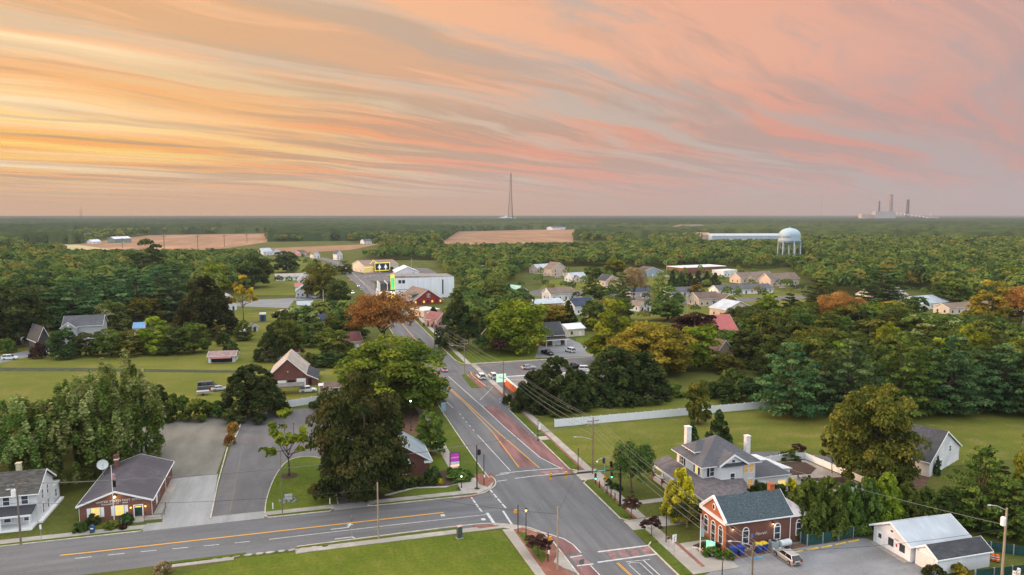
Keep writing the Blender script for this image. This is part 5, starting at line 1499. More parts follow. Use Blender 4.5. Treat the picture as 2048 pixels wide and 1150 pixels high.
PH('pink_house', 'little pink house with maroon roof beside the dark spruce', 'house', (874, 655), (896, 652), 639, 626, 9, M("pink_wall", (.52, .28, .25), .1, .5), r_redbrown, 'y', nwin=2)
PH('salmon_gable_building', 'salmon walled building with grey roof right of the dark spruce', 'building', (966, 629), (1012, 625), 613, 602, 10, M("salmon_wall", (.56, .36, .30), .1, .5), r_metal, nwin=3)
# metal store with neon outline
def store_x(t, W_, D_, H_, RH_):
    fx0, fx1, fz0, fz1 = -W_ * .22, W_ * .2, 1.5, 8.2
    MB(M("store_front_dark", (.03, .035, .05), .2, .4)).box(fx0, -D_ / 2 - 3.2, fz0, fx1, -D_ / 2 - .05, fz1).build('store_front', t)
    ny = M("neon_yellow", (.9, .72, .06), .02, 1, emit=.8)
    nb = MB(ny)
    for b in ((fx0 - .3, fz1, fx1 + .3, fz1 + .45), (fx0 - .3, fz0, fx0 + .1, fz1), (fx1 - .1, fz0, fx1 + .3, fz1), (fx0, fz0 + .1, fx1, fz0 + .6)): nb.box(b[0], -D_ / 2 - 3.5, b[1], b[2], -D_ / 2 - 3.21, b[3])
    nb.box(-W_ * .5, -D_ / 2 - .5, 4.6, fx0, -D_ / 2 - .1, 5.1)
    nb.tube([(-W_ * .36, -D_ / 2 - 3.3, 8), (-W_ * .27, -D_ / 2 - 3.3, 11), (-W_ * .16, -D_ / 2 - 3.3, 8.4)], .22, 5); nb.build('neon_outline', t)
    for k in (.3, .72):
        cx_ = fx0 + (fx1 - fx0) * k; mb = MB(M("white_sign_panel", (.8, .8, .8), .04, 1, emit=.35))
        for a_, b_, c_ in ((-1.7, 5.2, 1.7), (-1.2, 6.2, 1.2), (-.5, 7.0, .5)): mb.extr([(cx_ + a_, b_ - 1.0), (cx_ + c_, b_ - 1.0), (cx_ + c_ * .3, b_ + .3), (cx_ + a_ * .3, b_ + .3)], 'y', -D_ / 2 - 3.6 - .02 * c_, -D_ / 2 - 3.25)
        mb.box(cx_ - .5, -D_ / 2 - 3.6, 2.6, cx_ + .5, -D_ / 2 - 3.25, 4.2); mb.build('tree_emblem', t)
    MB(black).box(fx1 + .3, -D_ / 2 - 4, 0, fx1 + 3.3, -D_ / 2 - 1, 4.5).build('dark_entrance', t)
    MB(M("lit_front", (.75, .55, .2), .1, .5, emit=.25)).box(-W_ * .5, -D_ / 2 - .12, .3, fx0 - .3, -D_ / 2 - .02, 4.4).build('lit_front', t)  # glowing sheet: yellow light on the cream front put into its colour
PH('metal_store', 'long metal store with dark front outlined in yellow neon', 'store', (728, 546), (797, 543), 530, 520, 30, cream, M("brown_metal_roof", (.24, .16, .13), .1, .5), nwin=0, drs=False, extra=store_x)
PH('white_canopy_building', 'white low building with wide pale gable behind the theatre', 'building', (792, 551), (838, 550), 544, 534, 26, white_side, r_white, 'y', nwin=2)
# theatre
t = thing('theatre', 'big white windowless theatre with green lit vertical sign', 'theatre', (66.0, 439.0, 0))
w, d, h = 36, 24, 12.6
tw = M("white_block_wall", (0.74, 0.77, 0.80), 0.06, 0.3, 0.8, stretch=(3, 3, .3))
walls(t, w, d, h, 0, tw)
st = MB(flat_roof)
for i in range(5): st.box(-w / 2 + i * w / 5, -d / 2 - .12, h, -w / 2 + (i + 1) * w / 5, d / 2, h + .9 - i * .22)
st.build('stepped_parapet', t)
MB(dark_metal).box(-w / 2, -d / 2 - .1, 5.4, -w / 2 + 16, -d / 2 - .01, 5.6).build('wall_band', t)
for k in (0, 1): on_face(MB(dark_metal), w, d, 'S', -15 + k * 2.2, 9.2, 1.7, 2.0, 0, .08).build('vent', t)
MB(dark_metal).box(10.6, -d / 2 - .25, 2, 11.3, -d / 2 - .02, 11).build('duct', t)
neon = M("neon_green", (.04, .7, .22), .02, 1, emit=.5)
sg = MB(M("sign_yellow", (.8, .65, .08), .05, 1, emit=.5)).box(-w / 2 - 2.5, -d / 2 - .6, 2.6 + 3, -w / 2 - .1, -d / 2 + .3, 14.6).build('vertical_sign', t)
MB(neon).box(-w / 2 - 2.3, -d / 2 - .72, 5.8, -w / 2 - .4, -d / 2 - .61, 12.6).build('green_panel', sg)
text("C\nL\nA\nY\nT\nO\nN", 1.15, trim_w, t, (-w / 2 - 1.35, -d / 2 - .76, 9.4), (math.pi / 2, 0, 0), depth=.02)
lb = MB(white_side).box(-w / 2 - 9.5, -d / 2 + 1, 0, -w / 2 - .02, d / 2 - 4, 4.5).build('lobby', t)
for k in (0, 1):
    MB(r_dark).box(-w / 2 - 8.6 + k * 4.4, -d / 2 + .9, 4.5, -w / 2 - 5.0 + k * 5.0, d / 2 - 6, 9.2 - .2 * k).build('lobby_roof', lb)
    MB(trim_w).box(-w / 2 - 8.9 + k * 4.4, -d / 2 + .5, 4.4, -w / 2 - 8.62 + k * 4.4, d / 2 - 6, 9.6).build('fin_wall', lb)
mq = MB(M("marquee_lit", (1, .9, .65), .03, 1, emit=1.0)).box(-w / 2 - 9, -d / 2 - 3.5, 3.0, -w / 2 - .5, -d / 2 + 1, 4.4).build('marquee', t)
MB(M("yellow_lit", (.9, .8, .15), .03, 1, emit=.8)).box(-w / 2 - 4, -d / 2 - 1.5, .2, -w / 2 - .05, -d / 2 + .8, 2.9).build('ticket_booth', t)
use(66, 438, 21)
# right half of the town
PH('grey_blue_roof_cottage', 'small cottage with grey blue roof at the far end of the lawn', 'house', (1077, 548), (1106, 546), 538, 528, 12, pinkish, r_metal, nwin=3)
PH('tan_gable_house', 'tall tan house with brown gables next to the grey blue cottage', 'house', (1103, 553), (1134, 551), 538, 525, 11, pinkish, r_tan, 'y', floors=2, nwin=2)
PH('white_pink_cottage', 'white cottage with a lit pinkish gable and bush in front', 'house', (1144, 564), (1173, 562), 554, 545, 9, white_side, r_metal, nwin=2, extra=gable_wing(-3.5, 5, 2, 2.8, 2.0, pinkish, r_grey))
PH('dark_gables_house', 'house with two dark gables beside the tall tree', 'house', (1211, 573), (1237, 571), 561, 550, 9, pinkish, r_dark, 'y', nwin=2)
PH('blue_grey_house', 'blue grey house with brown roof in the middle of the lawn', 'house', (1284, 554), (1326, 552), 544, 534, 12, slate_side, r_brown, 'y', nwin=3)
PH('brick_school_building', 'long flat brick building with white roof edge behind the cedar row', 'building', (1367, 549), (1452, 545), 534, 0, 22, brick, r_white, nwin=10)
PH('white_flat_annex', 'white flat annex at the right end of the brick building', 'building', (1447, 554), (1474, 552), 541, 0, 12, white_side, r_white, nwin=4)
PH('tan_ranch_house', 'tan ranch house with two small front gables and brown roof', 'house', (1481, 567), (1547, 563), 554, 544, 11, pinkish, r_tan, nwin=4, extra=gable_wing(-9, 6, 2, 3, 2.2, pinkish, r_tan))
PH('solar_roof_house', 'house with dark panels on its roof and a white van in front', 'house', (1541, 573), (1598, 570), 558, 546, 11, pinkish, r_tan, nwin=4, extra=gable_wing(-6, 6, 2, 3, 2.4, pinkish, r_grey))
PH('long_white_ranch', 'very long white ranch house with grey roof and shrubs along it', 'house', (1437, 590), (1546, 586), 579, 569, 11, white_side, r_grey, nwin=9)
PH('tan_long_house', 'tan house with grey brown roof joined to the blue gable', 'house', (1398, 613), (1442, 611), 597, 584, 12, pinkish, r_brown, nwin=4)
PH('blue_gable_house', 'dark blue gable house front next to the tan house', 'house', (1441, 614), (1474, 611), 601, 589, 12, blue_side, r_brown, 'y', nwin=3)
PH('porch_gable_house', 'white trimmed gable house with grey roof in front of the blue gable', 'house', (1451, 636), (1506, 631), 617, 603, 11, pinkish, r_metal, 'y', floors=2, nwin=4)
PH('white_side_house', 'white house with grey roof behind the full green tree', 'house', (1340, 593), (1399, 591), 584, 574, 10, white_side, r_grey, nwin=5)
PH('pink_low_house', 'low house with navy roof and pinkish gable left of the full green tree', 'house', (1262, 594), (1302, 592), 584, 576, 10, pinkish, r_navy, nwin=3)
PH('brown_roof_bungalow', 'brown roofed bungalow beside the round dark tree', 'house', (1102, 602), (1150, 599), 587, 575, 11, white_side, r_tan, nwin=4)
PH('grey_long_roof_building', 'long building with pale grey blue roof behind the willow', 'building', (1060, 624), (1128, 620), 607, 598, 12, M("buff_wall", (.5, .38, .28), .1, .5), r_metal, nwin=5)
PH('navy_gable_house', 'house with navy roof and white gable right of the pale grey roof', 'house', (1150, 630), (1193, 626), 611, 596, 10, white_side, r_navy, nwin=3, extra=gable_wing(3, 6, 3, 2.9, 2.6, white_side, r_navy))
def gar_x(t, W_, D_, H_, RH_):
    MB(r_dark).add([(-W_ / 2 - .4, -D_ / 2 - 2.2, 2.5), (W_ / 2 + .4, -D_ / 2 - 2.2, 2.5), (W_ / 2 + .4, -D_ / 2, 3.1), (-W_ / 2 - .4, -D_ / 2, 3.1), (-W_ / 2 - .4, -D_ / 2 - 2.2, 2.36), (W_ / 2 + .4, -D_ / 2 - 2.2, 2.36), (W_ / 2 + .4, -D_ / 2, 2.9), (-W_ / 2 - .4, -D_ / 2, 2.9)], [(0, 1, 2, 3), (7, 6, 5, 4), (0, 4, 5, 1), (1, 5, 6, 2), (3, 7, 4, 0)]).build('porch_roof', t)
    MB(trim_w).box(-W_ / 2 - .45, -D_ / 2 - 2.32, 2.25, W_ / 2 + .45, -D_ / 2 - 2.21, 2.55).build('fascia', t)
    on_face(MB(trim_w), W_, D_, 'S', W_ * .12, .1, W_ * .4, 2.1, .02, .08).build('garage_door', t)
    for k in (-.45, -.1, .46): MB(trim_w).cbox(W_ * k, -D_ / 2 - 2.1, 0, .22, .22, 2.3).build('porch_column', t)
PH('dark_roof_garage_house', 'dark steep roofed house with white garage door at the end of the driveway', 'house', (1086, 692), (1129, 689), 670, 645, 11, brick_dk, r_dark, nwin=3, extra=gar_x)
PH('white_roof_shed', 'cream shed with white metal roof right of the garage house', 'shed', (1135, 674), (1169, 671), 657, 647, 8, cream, r_white, nwin=2)
PH('brick_dormer_house', 'brick house with white porch hidden behind the willow', 'house', (984, 697), (1020, 694), 673, 655, 9, brick, r_dark, nwin=3, floors=2)
PH('red_roof_barn', 'pale barn with bright red two pitched roof', 'barn', (1432, 694), (1476, 690), 666, 630, 12, slate_side, r_red, nwin=2)
PH('stone_house', 'small stone house with steep gable below the red roofed barn', 'house', (1431, 727), (1468, 724), 706, 681, 9, stone, r_brown, 'y', nwin=2)
PH('white_ranch_house', 'white ranch house behind the dark flat topped pine', 'house', (1745, 608), (1814, 604), 591, 577, 12, white_side, r_rusty, nwin=5)
PH('grey_roof_white_house', 'white house with pale grey roof right of the dark pine', 'house', (1842, 620), (1900, 615), 605, 591, 13, white_side, r_metal, nwin=4)
PH('long_cream_building', 'long cream building seen through the trees on the right', 'building', (1898, 630), (2002, 623), 613, 604, 9, cream, r_tan, nwin=8)
PH('tan_house_at_edge', 'tan house with porch at the right edge under the brown trees', 'house', (2012, 654), (2062, 649), 633, 620, 10, pinkish, r_tan, nwin=4, lit=2)
PH('brown_roof_wood_house', 'house with brown roof in the trees right of the theatre', 'house', (945, 549), (984, 547), 540, 531, 12, cream, r_tan, nwin=3)
PH('pale_green_gable_house', 'pale gabled house with grey green roof left of the brown roofed bungalow', 'house', (1032, 593), (1054, 591), 581, 572, 10, white_side, r_green, 'y', nwin=2)
PH('small_white_gable_house', 'small white gabled house below the low house with navy roof', 'house', (1279, 624), (1302, 622), 612, 604, 9, white_side, r_tan, 'y', nwin=2)
PH('white_house_in_pines', 'white house glimpsed below the pine stand', 'house', (322, 606), (353, 604), 592, 582, 9, white_side, r_metal, nwin=3)
PH('white_house_by_yellow_tree', 'white house left of the thin yellow tree', 'house', (446, 622), (474, 620), 604, 589, 9, white_side, r_metal, 'y', nwin=2)
PH('white_house_behind_theatre_trees', 'white house at the edge of the wood behind the willow', 'house', (1000, 590), (1022, 588), 579, 570, 9, white_side, r_grey, nwin=2)
PH('tan_house_by_cedars', 'tan house between the cedar row and the long white ranch house', 'house', (1400, 572), (1424, 570), 562, 553, 10, pinkish, r_grey, nwin=3)
PH('white_house_in_right_wood', 'white house showing between the trees right of the stone house', 'house', (1528, 735), (1562, 731), 712, 698, 9, white_side, r_metal, nwin=3)
# far away
PH('orange_block', 'long orange brick block far off above the wood', 'building', (1371, 464), (1412, 462.5), 453, 449, 40, M("orange_block_wall", (.45, .24, .15), .1, .1), r_tan, nwin=6, drs=False)
PH('far_warehouse', 'huge low white warehouse far behind the water tower', 'warehouse', (1424, 484), (1580, 483.6), 471.5, 467, 45, M("warehouse_wall", (.40, .45, .51), .05, .1), r_metal, nwin=0, drs=False)
PH('far_brown_hall', 'low brown roofed hall at the left end of the far warehouse', 'warehouse', (1404, 483), (1424, 482.9), 470, 465, 40, pinkish, M("orange_roof", (.34, .2, .12), .1, .1), nwin=0, drs=False)
PH('far_farm_house', 'far pinkish farmhouse between the field and the wood', 'house', (1268, 475), (1297, 474), 468, 464, 18, pinkish, r_tan, nwin=3)
PH('far_white_farm', 'white farm building beyond the right brown field', 'farm', (1105, 460), (1132, 459), 455, 452.5, 22, white_side, r_grey, nwin=4)
PH('far_white_shed', 'low white sheds along the back edge of the right brown field', 'shed', (1170, 464.5), (1190, 464), 461, 459, 20, white_side, r_white, nwin=0, drs=False)
PH('field_farm_barn', 'long white roofed barn in the farm by the left brown field', 'barn', (229, 486), (263, 484.5), 477, 473, 16, M("teal_wall", (.18, .24, .22), .1, .1), r_white, nwin=5)
PH('field_farm_house', 'grey roofed farmhouse in the farm by the left brown field', 'house', (172, 480), (193, 479.5), 473, 466, 14, white_side, r_grey, nwin=4)
PH('field_farm_blue_barn', 'bluish barn at the left of the field farm', 'barn', (152, 487), (170, 486), 480, 474, 14, slate_side, r_grey, 'y', nwin=2)
PH('field_farm_shed', 'small white shed at the front of the field farm', 'shed', (184, 488), (202, 487), 483, 479, 10, white_side, r_white, nwin=2)
PH('village_blue_roof', 'white house with bluish roof in the far village by the road', 'house', (527, 511), (545, 510), 503, 496, 12, white_side, r_metal, nwin=3)
PH('village_white_gables', 'white house with two gables in the far village by the road', 'house', (545, 509.5), (563, 508.5), 503, 496.5, 12, white_side, r_tan, 'y', nwin=2)
PH('village_pink_house', 'pink house in the far village by the road', 'house', (600, 511), (614, 510), 505, 500, 12, M("rose_wall", (.6, .33, .3), .1, .3), r_brown, nwin=2)
PH('village_white_tower_house', 'narrow white house with steep gable in the far village', 'house', (627, 516), (640, 515.5), 509, 502, 10, white_side, r_tan, 'y', nwin=2)
PH('village_tall_white_house', 'tall white house between the trees at the bend of the road', 'house', (674, 520), (685, 519.5), 508, 501, 9, white_side, r_grey, 'y', nwin=2, floors=2)
PH('wood_edge_house', 'white farmhouse with grey roof in front of the far wood', 'house', (728, 488), (744, 487.5), 482, 478, 12, white_side, r_grey, nwin=3)

# ------------------------------------------------------------------ towers
def bear(px, D):
    an = math.atan((px - 1024) / FOC) + YAW
    D = D / math.cos(an - YAW)
    return D * math.sin(an), D * math.cos(an)
def zrow(py, D):
    return CAM_H + D * (430 - py) / FOC
x, y = bear(1578, 780)
t = thing('water_tower', 'pale blue water tower on six legs above the right wood', 'water tower', (x, y, 0))
wt = M("water_tower_paint", (0.34, 0.44, 0.50), 0.05, 0.1, 0.5)
Rt = 11.3
prof = [(Rt * math.sin(a_), 21.5 - 3.6 * math.cos(a_)) for a_ in np.linspace(.05, math.pi / 2, 7)] + [(Rt, 24.5), (Rt, 28.3)] + [(Rt * math.cos(a_), 28.3 + 7.6 * math.sin(a_)) for a_ in np.linspace(.12, math.pi / 2 - .03, 9)]
MB(wt).lathe(prof, n=40).build('tank', t, smooth=True)
mb = MB(wt); mb.lathe([(Rt + .02, 22.2), (Rt + .95, 22.2), (Rt + .95, 22.9), (Rt + .02, 22.9)], n=40); mb.build('balcony', t)
mb = MB(wt); mb.lathe([(.5, 35.8), (.5, 37.0), (.1, 37.4)], n=10); mb.build('finial', t)
for k in range(6):
    an = k * math.pi / 3 + .35
    MB(wt).tube([((Rt + .8) * math.cos(an), (Rt + .8) * math.sin(an), 0), (Rt * .98 * math.cos(an), Rt * .98 * math.sin(an), 22.5)], .68, 10).build('leg', t)
MB(wt).tube([(0, 0, 0), (0, 0, 18.5)], .9, 12).build('riser', t)
mb = MB(galv)
for k in range(6):
    a1, a2 = k * math.pi / 3 + .35, (k + 1) * math.pi / 3 + .35
    for z1, z2 in ((2, 11), (11, 21), (11, 2), (21, 11)): mb.tube([(Rt * math.cos(a1), Rt * math.sin(a1), z1), (Rt * math.cos(a2), Rt * math.sin(a2), z2)], .09, 4)
mb.build('bracing', t)
word, face0 = "DAGSBORO", math.atan2(-y, -x)
for i, ch in enumerate(word):
    an = face0 - .62 + (i - 3.5) * .185
    text(ch, 3.0, M("navy_letter_paint", (.05, .07, .11), .1, 1), t, ((Rt + .05) * math.cos(an), (Rt + .05) * math.sin(an), 26.2), (math.pi / 2, 0, an + math.pi / 2), name='letter', depth=.02)
use(x, y, 8)
D = 5000
x, y = bear(1022, D)
t = thing('radio_tower', 'tall tapering lattice radio tower on the horizon', 'radio tower', (x, y, 0), .3)
zt = zrow(345, D)
leg_m = M("tower_steel", (.07, .028, .02), .1, .1, .6)
for k in range(3):
    an = 2.094 * k + .4
    MB(leg_m).tube([(24.0 * math.cos(an), 24.0 * math.sin(an), 0), (11.0 * math.cos(an), 11.0 * math.sin(an), zt * .45), (2.2 * math.cos(an), 2.2 * math.sin(an), zt * .97)], [2.0, 1.8, 1.5], 6).build('leg', t)
mb = MB(leg_m)
def rad_at(z): return 24.0 + (11.0 - 24.0) * z / (zt * .45) if z < zt * .45 else 11.0 + (2.2 - 5.5) * (z - zt * .45) / (zt * .52)
zs = np.linspace(20, zt * .95, 17)
for i in range(16):
    for k in range(3):
        a1, a2 = 2.094 * k + .4, 2.094 * (k + 1) + .4
        r1, r2 = rad_at(zs[i]), rad_at(zs[i + 1])
        mb.tube([(r1 * math.cos(a1), r1 * math.sin(a1), zs[i]), (r1 * math.cos(a2), r1 * math.sin(a2), zs[i])], .9, 4)
        mb.tube([(r1 * math.cos(a1), r1 * math.sin(a1), zs[i]), (r2 * math.cos(a2), r2 * math.sin(a2), zs[i + 1])], .38, 4)
mb.build('lattice', t)
MB(leg_m).tube([(0, 0, zt * .95), (0, 0, zt)], .9, 6).build('antenna', t)
for z_, k in ((92, 0), (104, 1), (128, 2), (150, 0), (182, 1)):
    an = 2.094 * k + .4; MB(dark_metal).ball(rad_at(z_) * math.cos(an), rad_at(z_) * math.sin(an), z_, 3.4, n=6).build('dish', t)
for i, (px, w_, tr) in enumerate(((1000, 6, 434), (1006, 9, 433), (1013, 13, 431.6), (1021, 8, 433), (1030, 5, 434.5))):
    x, y = bear(px, 5900); r_ = w_ / 2 / FOC * 5900; h_ = zrow(tr, 5900)
    t = thing('storage_dome', ['smallest pale dome at the left foot of the radio tower', 'second pale dome from the left by the radio tower', 'largest pale dome by the radio tower', 'pale dome right behind the radio tower', 'small pale dome right of the radio tower'][i], 'dome', (x, y, 0), group='domes by the radio tower')
    MB(wt).lathe([(r_, 0), (r_, h_ * .45), (r_ * .8, h_ * .75), (r_ * .45, h_ * .93), (r_ * .1, h_)], n=20).build('shell', t); MB(galv).lathe([(r_ * .12, h_ - .5), (r_ * .1, h_ + 2)], n=8).build('vent', t)
# power station
D = 6000
pp_m = M("power_block", (.42, .31, .28), .06, .01, .8); pp_g = M("power_block_grey", (.36, .34, .34), .06, .01, .8)
x, y = bear(1762, D)
t = thing('power_station', 'pale power station block on the horizon under the three chimneys', 'power station', (x, y, 0), -R(27.3) - R(1))
s_ = D / FOC / math.cos(math.atan((1762 - 1024) / FOC))
MB(pp_g).box(-15 * s_, -60, 0, 17 * s_, 60, zrow(423, D)).build('main_block', t)
MB(pp_m).box(-37 * s_, -50, 0, -23 * s_, 60, zrow(428, D)).build('low_block', t)
MB(pp_m).box(-23 * s_, -40, 0, -15 * s_, 60, zrow(430, D)).build('link_block', t)
MB(pp_g).box(70 * s_, -30, 0, 88 * s_, 30, zrow(433.5, D)).build('shed', t)
cv = MB(pp_g); cv.tube([(17 * s_, -70, zrow(427, D)), (52 * s_, -70, zrow(431.5, D)), (82 * s_, -70, zrow(438, D))], 4, 6); cv.build('conveyor', t)
lt_ = MB(M("plant_lights", (1, .95, .75), .02, 1, emit=1.6))
for k in range(9): lt_.ball((18 + k * 6) * s_, -78, zrow(426.6 + k * 1.05, D), 2.6, n=5)
lt_.build('conveyor_lights', t)
for px, tr, w_, mt, lb in ((1754, 402, 3.4, M("dark_stack", (.07, .05, .05), .1, .01), 'short dark chimney above the power station'), (1777, 390, 7.4, M("tan_stack", (.26, .19, .155), .1, .01), 'tallest tan chimney of the power station'), (1810.5, 400, 6.2, M("brown_stack", (.12, .09, .075), .1, .01), 'brown chimney standing right of the power station')):
    x, y = bear(px, D - 90 if px > 1800 else D); zz = zrow(tr, D); r_ = w_ / 2 / FOC * D
    t = thing('power_station_chimney', lb, 'chimney', (x, y, 0), group='power station chimneys')
    MB(mt).lathe([(r_ * 1.15, 0), (r_ * .82, zz)], n=16).build('shaft', t); MB(M("stack_rim", (.1, .08, .07), .1, .01)).lathe([(r_ * .9, zz - 7), (r_ * .9, zz + .5)], n=16).build('rim', t)
x, y = bear(1859, D); t = thing('coal_silo', 'pale round silo right of the power station', 'silo', (x, y, 0)); MB(pp_m).lathe([(14, 0), (14, zrow(430.5, D))], n=14).build('shell', t); MB(pp_m).lathe([(14.5, zrow(430.5, D)), (6, zrow(427.5, D))], n=14).build('roof', t)
for px, tr, D, r_, lb in ((1639, 388, 4000, .55, 'very thin mast on the horizon left of the power station'), (167, 415.5, 4000, 1.2, 'short thick mast on the horizon at the far left'), (164, 423, 4000, .8, 'shorter thin mast beside the far left mast')):
    x, y = bear(px, D); t = thing('radio_mast', lb, 'mast', (x, y, 0)); MB(leg_m).tube([(0, 0, 0), (0, 0, zrow(tr, D))], [r_, r_ * .8], 6).build('shaft', t); MB(leg_m).lathe([(r_ * 2.5, 0), (r_ * 2.5, 3)], n=8).build('base', t)
# ------------------------------------------------------------------ vehicles
paint0 = M("car_paint", (0.45, 0.43, 0.41), 0.03, 0.5, 0.25, 0.5, spec=.6)
rubber = M("rubber", (0.015, 0.015, 0.015), 0.2, 3, 0.9)
alloy = M("alloy_rim", (0.35, 0.35, 0.36), 0.1, 3, 0.35, 0.8)
car_glass = glass("car_glass", (0.012, 0.014, 0.016))
head_off = M("headlight_lens", (0.55, 0.56, 0.56), .05, 2, .15)
tail_off = M("taillight_lens", (0.32, 0.012, 0.01), .1, 2, .2)
head_on = M("headlight_lit", (1, .92, .7), .02, 1, emit=6)
tail_on = M("taillight_lit", (1, .06, .03), .02, 1, emit=3)
def loft(mb, lo, hi):
    """hexahedron between a bottom and a top rectangle: (x0, x1, half width, z)"""
    vs = []
    for x0, x1, w_, z in (lo, hi):
        vs += [(x0, -w_, z), (x1, -w_, z), (x1, w_, z), (x0, w_, z)]
    return mb.add(vs, [(3, 2, 1, 0), (4, 5, 6, 7), (0, 1, 5, 4), (1, 2, 6, 5), (2, 3, 7, 6), (3, 0, 4, 7)])
SPEC = {  # length, width, belt z, roof z, cabin bottom x0 x1, cabin top x0 x1
    'car': (4.6, 1.8, .92, 1.45, -1.75, 1.0, -1.2, .25), 'wagon': (4.7, 1.85, .98, 1.50, -2.25, .95, -1.75, .25),
    'suv': (4.8, 1.92, 1.08, 1.78, -2.3, 1.05, -2.0, .45), 'pickup': (5.7, 2.0, 1.12, 1.86, -.75, 1.25, -.5, .7), 'van': (5.6, 2.0, 1.2, 2.3, -2.7, 2.0, -2.65, 1.2)}
CARS = {}
def car_proto(kind):
    L, W_, b, rf, c0, c1, t0, t1 = SPEC[kind]
    t = thing('parked_car', 'car', 'car')
    hl, w2 = L / 2, W_ / 2
    mb = MB(paint0)
    side = [(-hl, .42), (-hl + .05, b - .06), (c0, b), (c1, b), (hl - .35, b - .16), (hl - .04, b - .34), (hl, .42), (hl - .15, .26), (-hl + .12, .26)]
    n = len(side)
    vs = [(x, y, z) for k_, y in ((1, -w2 + .1), (0, -w2), (0, w2), (1, w2 - .1)) for x, z in side]
    vs = []
    for y, up in ((-w2 + .09, 0.0), (-w2, -.16), (w2, -.16), (w2 - .09, 0.0)):
        for x, z in side:
            vs.append((x * (.985 if abs(y) == w2 else 1), y, z + (up if z > .6 else 0)))
    fs = [tuple(range(n)), tuple(range(4 * n - 1, 3 * n - 1, -1))]
    for k_ in range(3):
        fs += [(k_ * n + i, (k_ + 1) * n + i, (k_ + 1) * n + (i + 1) % n, k_ * n + (i + 1) % n) for i in range(n)]
    mb.add(vs, fs)
    if kind == 'pickup':
        mb.use(black).box(-hl + .12, -w2 + .2, b - .05, c0 - .1, w2 - .2, b + .012); mb.use(paint0)
        for y0, y1 in ((-w2 + .08, -w2 + .2), (w2 - .2, w2 - .08)): mb.box(-hl + .05, y0, b - .1, c0, y1, b + .1)
        mb.box(-hl + .02, -w2 + .1, b - .1, -hl + .12, w2 - .1, b + .1)
    mb.build('body', t)
    loft(MB(car_glass), (c0, c1, w2 - .1, b - .04), (t0, t1, w2 - .28, rf - .05)).build('windows', t)
    rb = MB(paint0); loft(rb, (t0 - .02, t1 + .02, w2 - .26, rf - .06), (t0 + .1, t1 - .12, w2 - .34, rf + .02)); rb.build('roof', t)
    pb = MB(paint0)
    for s_ in (-1, 1):
        for f in (.02, .52, .98):
            xb, xt = c0 + (c1 - c0) * f, t0 + (t1 - t0) * f
            pb.tube([(xb, s_ * (w2 - .085), b - .03), (xt, s_ * (w2 - .275), rf - .04)], .045, 4)
    pb.build('pillar', t)
    for x in (-hl * .62, hl * .62):
        for s_ in (-1, 1):
            wh = MB(rubber); wh.tube([(x, s_ * (w2 - .2), .33), (x, s_ * (w2 + .02), .33)], .33, 12); wo2 = wh.build('wheel', t)
            rm = MB(alloy); rm.tube([(x, s_ * (w2 + .0), .33), (x, s_ * (w2 + .035), .33)], .2, 10); rm.build('rim', wo2)
    for s_ in (-1, 1):
        MB(head_off).box(hl - .14, s_ * (w2 - .35) - .2, b - .42, hl - .005, s_ * (w2 - .35) + .2, b - .26).build('headlight', t)
        MB(tail_off).box(-hl - .015, s_ * (w2 - .24) - .13, b - .36, -hl + .1, s_ * (w2 - .24) + .13, b - .1).build('taillight', t)
    MB(black).box(-hl - .02, -.3, .5, -hl + .03, .3, .62).build('number_plate', t)
    return t
def car(kind, px, py, head, mat, label, group=None, lit=None, name='parked_car', cat='car', xy=None):
    x, y = xy or G(px, py)
    if kind not in CARS:
        CARS[kind] = car_proto(kind); o = CARS[kind]
    else:
        o = dup(CARS[kind])
        if 'group' in o: del o['group']
    o.location = (x, y, 0.03); o.rotation_euler = (0, 0, R(head))
    tag(o, label, cat, group)
    if mat is not paint0: remat(o, paint0, mat)
    if lit and 'h' in lit: remat(o, head_off, head_on)
    if lit and 't' in lit: remat(o, tail_off, tail_on)
    return o
cp = lambda n, c, m=.3: M("paint_" + n, c, .03, .5, .25, m, spec=.6)
p_white, p_black, p_red, p_blue, p_grey, p_silver = cp("white", (.72, .72, .72), 0), cp("black", (.016, .016, .018)), cp("red", (.35, .02, .02)), cp("blue", (.05, .12, .30)), cp("grey", (.14, .14, .15)), cp("silver", (.48, .48, .48))
car('wagon', 0, 0, 91, paint0, 'silver estate car parked by the yellow wheel stops', xy=(65.6, 84.6))
car('suv', 616, 784, 2, p_white, 'white off-road car parked in front of the brick barn')
car('suv', 962, 757, 92, p_black, 'black off-road car parked by the grass strip at the side street')
car('suv', 986, 756, 92, p_white, 'white off-road car parked next to the black one')
car('car', 1057, 738, 1, p_silver, 'silver car with glowing tail lights driving on the side street', lit='t', name='car')
car('car', 1064, 752, 60, p_white, 'white car behind the flat roof of the orange shop')
car('pickup', 1146, 737, 2, p_black, 'black pickup beside the dark conifers')
car('suv', 1172, 742, -20, p_black, 'black car nose down by the amber tree')
car('pickup', 1095, 709, -72, p_white, 'white pickup on the driveway of the garage house')
car('suv', 1140, 704, 105, p_white, 'white off-road car with black rear on the driveway')
car('car', 1180, 750, 10, p_white, 'small white car half hidden by the amber tree')
car('suv', 20, 719, 0, p_black, 'black car at the left edge beside the lane')
car('van', 416, 778, 5, p_grey, 'old dark van with pale roof in the field grass')
car('car', 440, 781, 10, p_silver, 'silver blue car by the wide juniper')
car('car', 888, 742, 90, p_white, 'white car with red lights behind the yellow green maple', lit='t')
